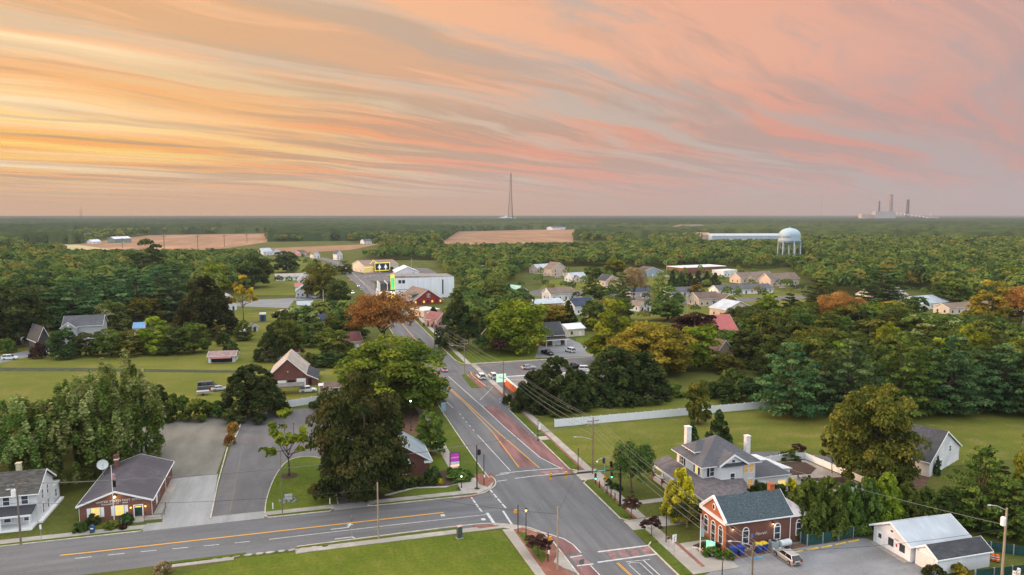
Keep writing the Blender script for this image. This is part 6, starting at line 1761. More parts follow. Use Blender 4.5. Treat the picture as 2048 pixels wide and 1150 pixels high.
for a_ in (('car', 701, 563, 91, p_red, 'red car with bright brake lights on the main road', 't'), ('car', 716, 573, -88, p_grey, 'dark car coming down the main road', 'h'), ('car', 723, 580, -88, p_white, 'white car coming down the main road', ''), ('suv', 705, 587, -88, p_silver, 'car with glaring yellow headlights on the main road', 'h'),
           ('car', 669, 538, 95, p_red, 'dark red car farther up the main road', 't'), ('car', 660, 538, -85, p_grey, 'car with two headlights farther up the road', 'h'), ('car', 648, 527, 110, p_red, 'car with red glow at the bend of the road', 't'), ('van', 661, 529, -75, p_white, 'white van at the bend of the road', '')):
    car(*a_[:6], lit=a_[6], group='cars on the main road')
for a_ in (('car', 742, 547, 85, p_blue, 'bright blue car in front of the neon store'), ('car', 752, 547, 85, p_blue, 'second blue car in front of the neon store'), ('car', 760, 547, 85, p_grey, 'grey car in front of the neon store'), ('van', 784, 545, 0, p_white, 'white van at the right end of the neon store'), ('van', 719, 536, 80, p_white, 'white box truck left of the neon store'),
           ('car', 737, 556, 0, p_white, 'white car in the middle of the store car park'), ('car', 746, 554, 0, p_black, 'black car beside the white car in the store car park'), ('car', 780, 553, 0, p_black, 'black car behind the theatre')):
    car(*a_, group='cars at the store')
for a_ in (('car', 599, 596, 0, p_white, 'white car left in front of the green roofed house'), ('suv', 630, 596, 0, p_white, 'white off-road car right in front of the green roofed house'), ('suv', 1332, 554, 0, p_white, 'white car beside the blue grey house'), ('car', 1136, 567, 0, p_grey, 'dark car on the drive of the white pinkish cottage'),
           ('car', 1116, 556, 0, p_white, 'pale car in front of the tan gable house'), ('car', 1096, 553, 0, p_grey, 'dark car in front of the grey blue cottage'), ('van', 1484, 546, 0, p_white, 'white lorry right of the white flat annex'), ('van', 1584, 577, 0, p_white, 'white van in front of the house with dark roof panels'),
           ('car', 1566, 577, 0, p_silver, 'silver car next to the white van'), ('suv', 1217, 577, 0, p_black, 'black car in front of the house with dark gables'), ('van', 1296, 577, 0, p_white, 'white camper standing among the houses'), ('car', 1293, 598, 0, p_white, 'white car in front of the low house with navy roof'), ('car', 1958, 640, 0, p_black, 'black car in front of the long cream building')):
    car(*a_)

# ------------------------------------------------------------------ poles, lamps, signals, signs
wood_pole = M("pole_wood", (0.17, 0.13, 0.10), 0.25, 1.5, 0.95, stretch=(4, 4, .4))
wood_pale = M("pole_wood_pale", (0.30, 0.24, 0.17), 0.2, 1.5, 0.95, stretch=(4, 4, .4))
POLES = {}
def up(px, by): return G(px, by)
def utility_pole(key, px, by, top, label, arms=(0,), az=0.0, mat=wood_pole, lamp=None, transformer=None, r=.15):
    x, y = G(px, by); h = hgt(x, y, top)
    t = thing('utility_pole', label, 'utility pole', (x, y, 0))
    MB(mat).tube([(0, 0, -.3), (0, 0, h)], [r, r * .68], 9).build('pole', t)
    for k, dz in enumerate(arms):
        c_, s_ = math.cos(az), math.sin(az)
        ar = MB(wood_pole); ar.cbox(0, 0, h - .75 - dz, 2.5, .13, .13, az); aro = ar.build('crossarm', t)
        for q in (-1.1, -.45, .45, 1.1):
            MB(galv).lathe([(.05, 0), (.07, .1), (.03, .2)], q * c_, q * s_, h - .62 - dz, 6).build('insulator', aro)
    if lamp:
        ang, ln, dz = lamp
        e = (ln * math.cos(ang), ln * math.sin(ang))
        am = MB(galv); am.tube([(0, 0, h - dz), (e[0] * .6, e[1] * .6, h - dz + .55), (e[0], e[1], h - dz + .6)], .05, 6); amo = am.build('lamp_arm', t)
        MB(galv).ball(e[0] * 1.08, e[1] * 1.08, h - dz + .58, .34, .2, .11).build('lamp_head', amo)
    if transformer:
        MB(trim_w).lathe([(.3, 0), (.33, .05), (.33, 1.05), (.24, 1.2)], transformer[0], transformer[1], h - 2.4, 12).build('transformer', t)
    POLES[key] = (x, y, h)
    return t
utility_pole('a', 42, 1089, 962, 'brown utility pole with white transformer in front of the clapboard house', (0,), .15, lamp=(-2.6, 1.0, 1.6), transformer=(-.45, -.1))
utility_pole('b', 757, 1078, 965, 'plain utility pole on the south verge of the cross street', (), 0, wood_pale)
utility_pole('c', 1115, 1140, 1014, 'bare wooden pole on the brick corner', (), 0, wood_pale)
utility_pole('p1', 1185, 948, 835, 'utility pole with double crossarm and street lamp at the crossing', (0, .9), .1, lamp=(2.9, 3.2, 4.4))
utility_pole('p2', 1007, 802, 723, 'utility pole with crossarm beside the orange shop', (0,), .1)
utility_pole('p3', 929, 746, 678, 'utility pole with street lamp and green name sign at the side street corner', (0, .8), .1, lamp=(2.9, 3.5, 2.6))
utility_pole('p4', 869, 697, 637, 'utility pole on the pavement beside the dark spruce', (0,), .1)
utility_pole('p5', 820, 637, 594, 'brown utility pole in front of the barn red building', (0,), .1)
utility_pole('p6', 764, 583, 553, 'utility pole left of the theatre', (0,), .1)
utility_pole('p0', 1503, 1182, 1085, 'brown utility pole in the parking lot at the bottom edge', (0,), .3, lamp=(2.8, 2.8, .5))
utility_pole('r', 2003, 1165, 1016, 'pale utility pole with transformer and lamp at the right edge', (), .2, wood_pale, lamp=(2.7, 2.0, .35), transformer=(-.48, 0), r=.19)
utility_pole('l', 565, 1032, 903, 'thin dark lamp pole at the lawn island', (), 0, wood_pole, r=.09)
for k, (px, by, tp, lb) in enumerate(((245, 496, 475.5, 'first transmission pole from the left in front of the brown field'), (329, 505, 470, 'second transmission pole from the left in front of the brown field'), (396, 499, 470, 'third transmission pole from the left in front of the brown field'), (449, 494, 469, 'fourth transmission pole from the left in front of the brown field'), (494, 486, 466.5, 'fifth transmission pole from the left in front of the brown field'))):
    x, y = G(px, by); h = hgt(x, y, tp); t = thing('transmission_pole', lb, 'utility pole', (x, y, 0), group='transmission poles by the brown field')
    MB(wood_pole).tube([(0, 0, 0), (0, 0, h)], .5, 6).build('pole', t); MB(wood_pole).cbox(0, 0, h - 2.5, 7, .5, .5).build('crossarm', t)
for px, by, tp, mt, r_, lb in ((47, 687, 633, galv, .12, 'pale pole with meter boxes beside the lane at the left'), (670, 519, 498, wood_pale, .22, 'pale pole in the far village'), (576, 547, 524, wood_pale, .2, 'pole in front of the dark tree by the long white building'), (647, 610, 581, trim_w, .13, 'white flagpole on the lawn by the town shed'),
                         (701, 613, 595, wood_pole, .16, 'dark pole at the pavement beside the round street tree'), (731, 577, 559, galv, .14, 'grey pole by the store car park'), (751, 581, 562, dark_metal, .14, 'dark pole on the grass in front of the theatre lobby'), (1270, 534, 509, wood_pale, .24, 'pole beside the bright green tree and the bare tan tree'), (1333, 539, 520, galv, .2, 'lamp pole above the blue grey house'),
                         (1374, 627, 592, galv, .2, 'pale pole with crossarm by the tan house'), (1065, 540, 528, wood_pale, .2, 'short pole left of the grey blue cottage'), (1529, 531, 509, wood_pale, .25, 'left one of two poles below the water tower'), (1534, 531, 510, wood_pale, .25, 'right one of two poles below the water tower'), (823, 540, 516, galv, .2, 'pole behind the white canopy building'), (1098, 598, 580, galv, .14, 'pole at the brown roofed bungalow')):
    x, y = G(px, by); h = hgt(x, y, tp); t = thing('pole', lb, 'pole', (x, y, 0))
    MB(mt).tube([(0, 0, 0), (0, 0, h)], [r_, r_ * .7], 7).build('shaft', t)
    if mt is not trim_w: MB(mt).cbox(0, 0, h - 1.0, 2.2 if by < 600 else 1.2, .14, .14).build('crossarm', t)
    else: MB(trim_w).ball(0, 0, h + .1, .18, n=6).build('finial', t)

wire_m = M("wire", (0.20, 0.19, 0.17), 0.1, 1, .6)
wire_d = M("cable_black", (0.03, 0.03, 0.03), .1, 1, .6)
def wire(label, pts, sag=1.0, r=.022, mat=wire_m, group=None):
    out = []
    for i in range(len(pts) - 1):
        a_, b_ = Vector(pts[i]), Vector(pts[i + 1]); n = 12
        for k in range(n + (i == len(pts) - 2)):
            f = k / n; p = a_.lerp(b_, f); p.z -= sag * 4 * f * (1 - f) * (a_ - b_).length / 45
            out.append(p)
    return tag(MB(mat).tube(out, r, 4).build('power_line'), label, 'power line', group)
def at(k, q, dz, az=.1):
    x, y, h = POLES[k]
    return (x + q * math.cos(az), y + q * math.sin(az), h - dz)
run = ['p6', 'p5', 'p4', 'p3', 'p2', 'p1', 'p0']
GW = 'power lines along the main road'
for q, dz, lb in ((-1.1, .45, 'outermost left power line along the main road poles'), (.45, .45, 'middle top power line along the main road poles'), (1.1, .45, 'outermost right power line along the main road poles'), (0, 2.3, 'upper cable along the main road poles below the crossarms'), (0, 3.4, 'lowest cable along the main road poles')):
    ext = [(60.0 + q, 20.0, 9.5 - dz)]
    wire(lb, [at(k, q, dz) for k in run] + ext, .9, .03 if dz > 1 else .022, group=GW)
ext_l = (-110.0, 121.0, 9.6)
for q, dz, lb in ((-1.1, .45, 'front power line over the cross street'), (.4, .45, 'middle power line over the cross street'), (1.1, .45, 'back power line over the cross street')):
    wire(lb, [(ext_l[0], ext_l[1] + q, ext_l[2]), at('a', 0, .45 + .05 * q), at('p1', q, .5 + dz)], 1.1, group='power lines over the cross street')
wire('black cable from the transformer pole to the plain pole', [(-110, 121, 7.0), at('a', 0, 3.4), at('b', 0, 1.0)], .8, .025, wire_d)
wire('black cable from the plain pole to the bare wooden pole', [at('b', 0, .8), at('c', 0, 1.0)], .9, .025, wire_d)
wire('black cable from the bare wooden pole over the road', [at('c', 0, .8), at('p1', 0, 3.2)], .7, .02, wire_d)
wire('pale service line from the right edge pole over the hedge', [at('r', 0, 2.4), (76.2, 107.6, 6.3)], .5, .03)
wire('service line from the right edge pole to the parking lot pole', [at('r', 0, 2.9), at('p0', 0, 1.2)], 1.0, .025, wire_d)
wire('guy wire of the parking lot pole', [at('p0', 0, 1.0), (POLES['p0'][0] - 3.5, POLES['p0'][1] - 3, 0)], 0, .025)

def lamp_post(px, by, top, label, lit=None, banner=False, rad=.055):
    x, y = G(px, by); h = hgt(x, y, top)
    t = thing('street_lamp', label, 'street lamp', (x, y, 0))
    k = min(1, h / 3.5)
    MB(black).lathe([(.16 * k, 0), (.16 * k, .3 * k), (rad * 1.3, .6 * k), (rad, h - .75 * k), (.1 * k, h - .7 * k)], n=8).build('post', t)
    ln = MB(lit or galv); ln.lathe([(.1 * k, h - .68 * k), (.2 * k, h - .28 * k)], n=8); ln.build('lantern', t)
    cb_ = MB(black); cb_.lathe([(.25 * k, h - .28 * k), (.16 * k, h - .14 * k), (.02, h)], n=8); cb_.build('lantern_cap', t)
    if lit: glow_light(t, (0, 0, h - .2 * k + .35), 12 if lit is amberglow else 9, (1, .6, .25) if lit is amberglow else (.8, 1, .9))
    if banner:
        MB(trim_w).box(.08, -.02, h - 2.9, .62, .02, h - 1.6).build('banner', t)
    return t
lamp_post(1052, 1077, 1015, 'black lantern with amber light on the brick corner', amberglow)
lamp_post(923, 976, 949, 'low black garden lantern with white light on the bank lawn', whiteglow)
lamp_post(1076, 882, 834, 'black lantern with white banner beside the long fence', None, True)
lamp_post(1444, 1158, 1116, 'black lantern at the bottom edge of the parking lot')
lamp_post(714, 880, 802, 'lamp with white glow in front of the magnolia top', whiteglow)
lamp_post(822, 862, 798, 'lamp with white glow on the bank drive under the maple', whiteglow)
lamp_post(588, 880, 846, 'thin lamp post in the car park behind the young tree')

sig_y = M("signal_yellow", (.65, .30, .03), .08, 2, .5)
sig_green = M("signal_green_lit", (.1, 1.0, .65), .02, 1, emit=7)
green_sign = M("green_sign", (.01, .22, .13), .05, 1, .5)
def signal(parent, x, y, z, face=-math.pi / 2, lit=True, back=None):
    """three-lamp traffic signal head hanging at z, looking along face"""
    mb = MB(back or black); mb.cbox(x, y, z, .36, .3, 1.05, face + math.pi / 2); o = mb.build('signal_head', parent)
    c_, s_ = math.cos(face), math.sin(face)
    for k, mt in ((.85, tail_off), (.52, sig_y), (.2, sig_green if lit else black)):
        vb = MB(black); vb.tube([(x + .14 * c_, y + .14 * s_, z + k + .02), (x + .38 * c_, y + .38 * s_, z + k)], .15, 8, cap=False); vb.build('visor', o)
        MB(mt).ball(x + .17 * c_, y + .17 * s_, z + k, .12, n=6).build('lens', o)
    return o
x, y = G(1240, 1012)
t = thing('signal_mast', 'black traffic signal mast with long arm over the main road', 'traffic signal', (x, y, 0))
h = hgt(x, y, 934)
MB(black).lathe([(.34, 0), (.34, .25), (.19, .4), (.15, h), (.17, h + .05)], n=10).build('post', t)
ex_, ey_ = G(1100, 953, h - .6)
am = Vector((ex_ - x, ey_ - y, 0)); L_arm = am.length; am.normalize()
P_ = lambda f, dz=0: (am.x * L_arm * f, am.y * L_arm * f, h - .35 - .25 * f + dz)
MB(black).tube([P_(0), P_(.5), P_(1)], [.12, .095, .06], 8).build('arm', t)
for f, bk in ((.985, sig_y), (.77, sig_y)): signal(t, P_(f)[0], P_(f)[1] + .22, P_(f)[2] - .6, math.pi / 2, False, bk)
for f in (.36, .13): signal(t, P_(f)[0] - .1, P_(f)[1] - .25, P_(f)[2] - 1.25, -1.9, True)
sg = MB(green_sign); sg.box(P_(.28)[0] - 1.0, P_(.28)[1] - .12, P_(.28)[2] - .1, P_(.28)[0] + 1.0, P_(.28)[1] - .07, P_(.28)[2] + .38); sgo = sg.build('street_name_sign', t)
text("Clayton St", .36, trim_w, sgo, (P_(.28)[0], P_(.28)[1] - .13, P_(.28)[2] + .14), (math.pi / 2, 0, 0))
MB(dark_metal).tube([P_(.62, .12), P_(.42, .12)], .14, 8).build('detector', t)
x, y = G(1209, 985); h = hgt(x, y, 914)
t = thing('signal_post', 'post with two signal backs, camera ball and orange walk sign by the bollards', 'traffic signal', (x, y, 0))
MB(galv).lathe([(.12, 0), (.08, .2), (.07, h)], n=8).build('post', t)
MB(galv).tube([(-1.5, 0, h - .5), (-.6, 0, h - .15), (.9, .1, h - .35), (1.5, .1, h - .7)], .05, 6).build('arm', t)
signal(t, -.1, .1, h - 1.2, math.pi / 2 + .3, False); signal(t, 1.3, .1, h - 2.0, math.pi / 2 + .3, False)
MB(trim_w).ball(-1.5, 0, h - .75, .17, n=8).build('camera_ball', t)
ws = MB(sig_y); ws.extr([(-.45, h - 4.2), (.1, h - 4.4), (.5, h - 4.0), (.0, h - 3.4)], 'y', -.14, -.09); wso = ws.build('warning_sign', t); MB(black).box(-.2, -.16, h - 4.0, .2, -.142, h - 3.85).build('arrow', wso)
x, y = G(954, 977); h = hgt(x, y, 890)
t = thing('signal_post', 'black post with traffic signal glowing green beside the purple sign', 'traffic signal', (x, y, 0))
MB(black).lathe([(.25, 0), (.12, .2), (.09, h)], n=8).build('post', t); signal(t, .35, 0, h - 1.9, -.6, True)
def ped_post(px, by, top, label, plate=None, box=None):
    x, y = G(px, by); h = hgt(x, y, top)
    t = thing('pedestrian_signal_post', label, 'signal post', (x, y, 0))
    MB(black).lathe([(.14, 0), (.08, .15), (.07, h)], n=8).build('post', t)
    if plate:
        MB(sig_y).cbox(plate[0], 0, h - plate[1], .5, .25, .5).build('walk_signal', t)
    if box: MB(trim_w).cbox(.06, -.12, box, .22, .16, .5).build('push_button_box', t)
    return t
ped_post(968, 971, 909, 'black pedestrian signal post at the bank corner', None, 1.6)
ped_post(1036, 1066, 1010, 'black pedestrian post with orange walk sign beside the amber lantern', (-.4, 1.25))
ped_post(1096, 1124, 1064, 'black pedestrian post with orange button sign beside the plum tree', (.25, 1.25), 1.3)
ped_post(1156, 942, 896, 'dark post without a head at the far crosswalk end')
ped_post(1332, 1085, 1015, 'tall black post on the lawn in front of the bank')
for i, (px, by) in enumerate(((1191, 968), (1199, 976), (1214, 988), (1222, 994), (1230, 1001))):
    x, y = G(px, by); b_ = MB(black); b_.lathe([(.13, 0), (.13, .06), (.09, .1), (.085, 1.15), (.1, 1.2), (.05, 1.3)], n=8)
    tag(b_.build('bollard', loc=(x, y, .08)), ['bollard nearest the crosswalk in the row along the pavement', 'second bollard from the crosswalk', 'middle bollard of the row along the pavement', 'fourth bollard from the crosswalk', 'bollard nearest the signal mast'][i], 'bollard', 'bollards along the pavement')
for px, by, lb in ((546, 1019, 'white marker post at the left end of the lawn island'), (660, 1009, 'white marker post at the right end of the lawn island')):
    x, y = G(px, by); b_ = MB(trim_w); b_.lathe([(.09, 0), (.09, 1.0), (.03, 1.1)], n=8); tag(b_.build('marker_post', loc=(x, y, .1)), lb, 'post')
def sign(px, by, top, label, w_, h_, face, front, back=galv, post=galv, rz=0, extra=None, name='road_sign'):
    x, y = G(px, by); h = hgt(x, y, top)
    t = thing(name, label, 'sign', (x, y, 0), rz)
    MB(post).tube([(0, 0, 0), (0, 0, h)], .04, 6).build('post', t)
    p_ = MB(back).box(-w_ / 2, .0, h - h_, w_ / 2, .03, h).build('panel_back', t)
    f_ = MB(front).box(-w_ / 2 + .02, -.05, h - h_ + .02, w_ / 2 - .02, -.001, h - .02).build('panel', t)
    if extra: extra(t, f_, h)
    return t
def curve_arrow(t, f_, h):
    MB(black).tube([(.0, -.06, h - 1.0), (.0, -.06, h - .7), (-.2, -.06, h - .5), (.12, -.06, h - .3), (.12, -.06, h - .15)], .035, 5).build('arrow', f_)
sign(1348, 1113, 1069, 'white road sign with winding black arrow in front of the bank', .75, 1.15, 0, trim_w, extra=curve_arrow, rz=.2)
sign(1336, 1104, 1073, 'small dark sign on a post beside the winding arrow sign', .45, .45, 0, M("sign_maroon", (.18, .04, .05), .1, 1))
sign(704, 1073, 1033, 'narrow sign seen edge-on on the south verge', .75, .75, 0, M("sign_grey", (.10, .11, .12), .1, 1), rz=1.35)
sign(1163, 1152, 1118, 'square grey sign back at the bottom edge of the road', .75, .75, 0, M("sign_back", (.13, .14, .14), .1, 1))
sign(83, 1084, 1049, 'small white sign on a thin post on the clapboard house lawn', .3, .75, 0, trim_w)
sign(243, 1058, 1036, 'short dark sign post in front of the post office walk', .2, .3, 0, dark_metal)
sign(1000, 818, 797, 'blue and white route sign at the shop corner', .6, 1.2, 0, M("route_blue", (.08, .20, .42), .2, 3, c2=(.5, .55, .6)))
sign(887, 832, 805, 'pale blue direction sign left of the main road', 1.3, 2.2, 0, M("sign_pale_blue", (.20, .30, .36), .1, 1), rz=.3)
sign(946, 762, 744, 'white and orange notice at the grass strip by the side street', .7, .9, 0, M("sign_orange", (.75, .30, .03), .1, .6, c2=(.7, .7, .7)))
sign(929, 747.5, 711, 'green street name blade on the corner by the utility pole', 1.1, .28, 0, green_sign)
x, y = G(1003, 800)
t = thing('lit_shop_sign', 'white lit sign panel on an arm beside the orange shop', 'sign', (x, y, 0))
h = hgt(x, y, 748)
MB(dark_metal).tube([(.9, 0, 0), (.9, 0, h - 2.6), (.2, 0, h - 2.2)], .1, 6).build('post', t)
MB(M("sign_lit_panel", (.62, .85, .66), .03, 1, emit=.55)).box(-1.4, -.15, h - 2.2, 1.25, .15, h).build('panel', t)
MB(dark_metal).tube([(-.9, -.2, h - .7), (.2, -.2, h - 1.1), (1.3, -.2, h - 1.4)], .06, 5).build('brush_mark', t)
x, y = G(910, 950)
t = thing('bank_sign', 'magenta sign on two dark posts on the mound by the brick bank', 'sign', (x, y, 0), .12)
h = hgt(x, y, 905)
for s_ in (-1, 1): MB(dark_metal).cbox(s_ * .98, 0, 0, .12, .12, h).build('post', t)
pm_ = MB(M("magenta_panel", (.42, .05, .36), .05, 1, emit=.22)).box(-.9, -.08, h - 1.75, .9, .08, h - .05).build('panel', t)
text("LINEBANK", .36, trim_w, pm_, (0, -.1, h - .98), (math.pi / 2, 0, 0))
MB(M("sign_strip", (.62, .66, .72), .08, 3)).box(-.9, -.07, h - 2.35, .9, .07, h - 1.85).build('text_strip', t)
lr = MB(M("letter_row_lit", (1, .55, .3), .05, 1, emit=.8)).box(-.9, -.07, h - 2.75, .9, .07, h - 2.45).build('letter_row', t)
MB(dark_metal).box(-.98, -.1, h - .06, .98, .1, h + .03).build('top_rail', t)
# bank corner: lit green sign, flagpole with flags, bins, air unit, tank
x, y = G(1421, 1103)
t = thing('brick_sign', 'small green lit sign in a brick frame at the bank corner', 'sign', (x, y, 0), -.9)
MB(brick_or_sun).box(-.75, -.12, 0, .75, .2, .5).build('base', t); MB(M("green_lit_panel", (.25, .8, .55), .03, 1, emit=.6)).box(-.65, -.1, .5, .65, .1, 1.6).build('panel', t)
MB(trim_w).box(-.4, -.13, .9, .4, -.101, 1.0).build('text_line', t); MB(trim_w).box(-.3, -.13, 1.15, .3, -.101, 1.28).build('text_line', t)
def flag(parent, h, z0, mat_rows, sx=.5):
    o = None
    for k, (mt, dz) in enumerate(mat_rows):
        mb = MB(mt); n = 6
        vs = [(.06 + sx * i / n, .07 * math.sin(i * 1.9), z0 - .12 * i / n - j * dz) for j in (0, 1) for i in range(n + 1)]
        mb.add(vs + [(a_, b_ + .015, c_) for a_, b_, c_ in vs], [(i, i + 1, n + 2 + i, n + 1 + i) for i in range(n)] + [(2 * n + 2 + n + 1 + i, 2 * n + 2 + n + 2 + i, 2 * n + 2 + i + 1, 2 * n + 2 + i) for i in range(n)])
        o = mb.build('flag', parent); z0 -= dz
    return o
red_f, blue_f, black_f, teal_f = M("flag_red", (.42, .07, .08), .2, 4, c2=(.6, .5, .5)), M("flag_blue", (.08, .10, .25), .1, 2), M("flag_black", (.015, .015, .016), .2, 6, c2=(.25, .25, .25), lo=.6, hi=.75), M("flag_teal", (.30, .50, .48), .1, 2)
for px, by, tp, lb, rows in ((229, 1048, 932, 'white flagpole with limp flags in front of the post office', [(red_f, 1.1), (black_f, 1.2)]), (1400, 1106, 1029, 'white flagpole with two flags in front of the brick bank', [(red_f, 1.3), (teal_f, 1.3)])):
    x, y = G(px, by); h = hgt(x, y, tp); t = thing('flagpole', lb, 'flagpole', (x, y, 0))
    MB(trim_w).tube([(0, 0, 0), (0, 0, h)], [.07, .045], 8).build('pole', t); MB(M("gold_ball", (.5, .35, .08), .1, 1, .3, .8)).ball(0, 0, h + .07, .09, n=6).build('finial', t)
    flag(t, h, h - (1.2 if px < 500 else .8), rows)
bin_blue = M("bin_blue", (.02, .05, .26), .1, 2, .4); bin_yel = M("bin_lid_yellow", (.72, .50, .02), .08, 2, .4)
def wheelie(px, by, label, lid, s_=1.0):
    x, y = G(px, by); t = thing('wheeled_bin', label, 'bin', (x, y, 0), random.uniform(-.2, .2)); t.scale = (s_, s_, s_)
    loft(MB(bin_blue), (-.26, .26, .28, .08), (-.33, .33, .36, .98)).build('body', t)
    l = MB(lid); l.extr([(-.38, .985), (.4, .985), (.36, 1.06), (-.3, 1.12)], 'y', -.37, .37); l.build('lid', t)
    for k in (-1, 1): MB(rubber).tube([(-.26, k * .3, .1), (-.26, k * .36, .1)], .1, 8).build('wheel', t)
    MB(bin_blue).tube([(-.42, -.25, 1.0), (-.42, .25, 1.0)], .025, 5).build('handle', t)
wheelie(1466, 1111, 'blue wheeled bin nearest the green shrub', bin_blue, 1.25); wheelie(1481, 1109, 'blue wheeled bin right of the first one', bin_blue, 1.25)
wheelie(1517, 1104, 'blue bin with yellow lid, the nearer of two', bin_yel, 1.25); wheelie(1528, 1101, 'blue bin with yellow lid beside the air unit', bin_yel, 1.2)
x, y = G(1547, 1097); t = thing('air_conditioner', 'grey outdoor air conditioning unit at the bank wall', 'air conditioner', (x, y, 0))
MB(M("unit_grey", (.30, .33, .33), .1, 3, .5)).box(-.6, -.5, .05, .6, .5, 1.25).build('case', t); MB(dark_metal).lathe([(.46, 1.25), (.42, 1.3), (.1, 1.32)], n=14).build('fan_grille', t)
for k in range(5): pass
MB(conc).box(-.75, -.65, 0, .75, .65, .06).build('pad', t)
x, y = G(1570, 1096); t = thing('oil_tank', 'pale oblong oil tank on legs at the bank wall', 'tank', (x, y, 0), .1)
tk = MB(M("tank_paint", (.52, .56, .57), .06, 1, .5)); tk.tube([(-.95, 0, .85), (-.85, 0, .85), (.85, 0, .85), (.95, 0, .85)], [.42, .5, .5, .42], 14); tk.build('drum', t, smooth=False)
for a_ in (-.7, .7):
    for b_ in (-.3, .3): MB(galv).tube([(a_, b_, 0), (a_, b_, .5)], .04, 5).build('leg', t)
yl = M("wheel_stop_yellow", (.62, .40, .05), .15, 2, .8)
for i, (px, by) in enumerate(((1594, 1104), (1625, 1099), (1653, 1094), (1681, 1088), (1707, 1083))):
    x, y = G(px, by); b_ = MB(yl); b_.extr([(-.1, 0), (.1, 0), (.06, .13), (-.06, .13)], 'x', -1.05, 1.05)
    tag(b_.build('wheel_stop', loc=(x, y, .03), rz=.08), ['yellow wheel stop nearest the silver car', 'second yellow wheel stop from the silver car', 'middle yellow wheel stop', 'fourth yellow wheel stop from the silver car', 'yellow wheel stop nearest the white office shed'][i], 'wheel stop', 'yellow wheel stops')
b_ = MB(M("wheel_stop_blue", (.05, .30, .50), .1, 2, .8)); b_.extr([(-.1, 0), (.1, 0), (.06, .13), (-.06, .13)], 'x', -1.0, 1.0); x, y = G(1514, 1117); tag(b_.build('wheel_stop', loc=(x, y, .03)), 'blue wheel stop by the blue bins', 'wheel stop')
# controller cabinet, mailbox, dish, hydrant, barrels
x, y = G(919, 1076); h = hgt(x, y, 1052); t = thing('signal_cabinet', 'dark green signal control cabinet on the south lawn', 'cabinet', (x, y, 0), .2)
MB(M("cabinet_green", (.06, .085, .075), .1, 2, .5)).box(-.38, -.3, .1, .38, .3, h - .05).build('case', t); MB(M("cabinet_top", (.45, .33, .28), .1, 2, .5)).box(-.42, -.34, h - .05, .42, .34, h + .03).build('top', t); MB(conc).box(-.5, -.42, 0, .5, .42, .1).build('pad', t); MB(dark_metal).box(.2, -.33, .8, .26, -.3, 1.1).build('handle', t)
x, y = G(185, 1066); t = thing('mailbox', 'blue collection mailbox in front of the post office', 'mailbox', (x, y, 0), .1)
mb = MB(M("mail_blue", (.02, .06, .20), .1, 2, .4)); pr = [(-.32, .25), (.32, .25), (.32, .95)] + [(.32 * math.cos(a_), .95 + .32 * math.sin(a_)) for a_ in np.linspace(.3, 2.84, 6)] + [(-.32, .95)]; mb.extr(pr, 'y', -.32, .32); mb.build('box', t)
for a_ in (-.26, .26):
    for b2 in (-.26, .26): MB(dark_metal).cbox(a_, b2, 0, .06, .06, .26).build('leg', t)
MB(trim_w).box(-.2, -.335, .75, .2, -.321, .95).build('emblem', t)
x, y = G(208, 985); h = hgt(x, y, 930); t = thing('satellite_dish', 'pale round satellite dish on a pole behind the post office', 'satellite dish', (x, y, 0))
MB(galv).tube([(0, 0, 0), (0, 0, h - .1)], .06, 6).build('pole', t)
nrm = Vector((.35, -.75, .56)).normalized(); u_ = nrm.cross(Vector((0, 0, 1))).normalized(); v_ = u_.cross(nrm)
mb = MB(M("dish_grey", (.42, .45, .44), .05, 2, .5)); vs = []; ns = 14
for j, rr2 in enumerate((.05, .45, .75, .95)):
    for k in range(ns): vs.append(Vector((0, 0, h)) + nrm * (.25 * rr2 * rr2) + (u_ * math.cos(k * 6.283 / ns) + v_ * math.sin(k * 6.283 / ns)) * rr2)
vs += [p - nrm * .06 for p in vs]; N4 = 4 * ns
mb.add(vs, [(j * ns + k, j * ns + (k + 1) % ns, (j + 1) * ns + (k + 1) % ns, (j + 1) * ns + k) for j in range(3) for k in range(ns)] + [(N4 + (j + 1) * ns + k, N4 + (j + 1) * ns + (k + 1) % ns, N4 + j * ns + (k + 1) % ns, N4 + j * ns + k) for j in range(3) for k in range(ns)] + [(3 * ns + k, 3 * ns + (k + 1) % ns, N4 + 3 * ns + (k + 1) % ns, N4 + 3 * ns + k) for k in range(ns)]); mb.build('reflector', t)
MB(galv).tube([Vector((0, 0, h)) + v_ * -.8, Vector((0, 0, h)) + nrm * .9], .03, 4).build('feed_arm', t)
x, y = G(1019, 812); t = thing('fire_hydrant', 'yellow fire hydrant at the shop corner', 'fire hydrant', (x, y, 0)); hy = M("hydrant_yellow", (.62, .58, .04), .1, 2, .5); MB(hy).lathe([(.2, 0), (.16, .1), (.15, .8), (.18, .85), (.12, 1.0), (.03, 1.08)], n=10).build('barrel', t); MB(hy).tube([(-.28, 0, .65), (.28, 0, .65)], .08, 8).build('outlet', t)
brl = M("barrel_orange", (.70, .13, .02), .08, 2, .5)
for px, by, lb in ((1985, 1121, 'orange striped traffic barrel nearer the small white garage'), (1994, 1123, 'orange striped traffic barrel nearer the pale utility pole')):
    x, y = G(px, by); t = thing('traffic_barrel', lb, 'traffic barrel', (x, y, 0), group='traffic barrels behind the garage'); MB(rubber).lathe([(.4, 0), (.4, .08)], n=14).build('base', t); MB(brl).lathe([(.3, .08), (.25, 1.02), (.1, 1.08)], n=14).build('drum', t)
    for z_ in (.35, .68): MB(trim_w).lathe([(.305 - z_ * .05, z_), (.295 - z_ * .05, z_ + .14)], n=14).build('stripe', t)
x, y = G(2032, 1160); t = thing('barricade', 'white and orange striped barricade at the right edge', 'barricade', (x, y, 0), .3)
for k in (-.7, .7): MB(trim_w).cbox(k, 0, 0, .08, .4, 1.5).build('leg', t)
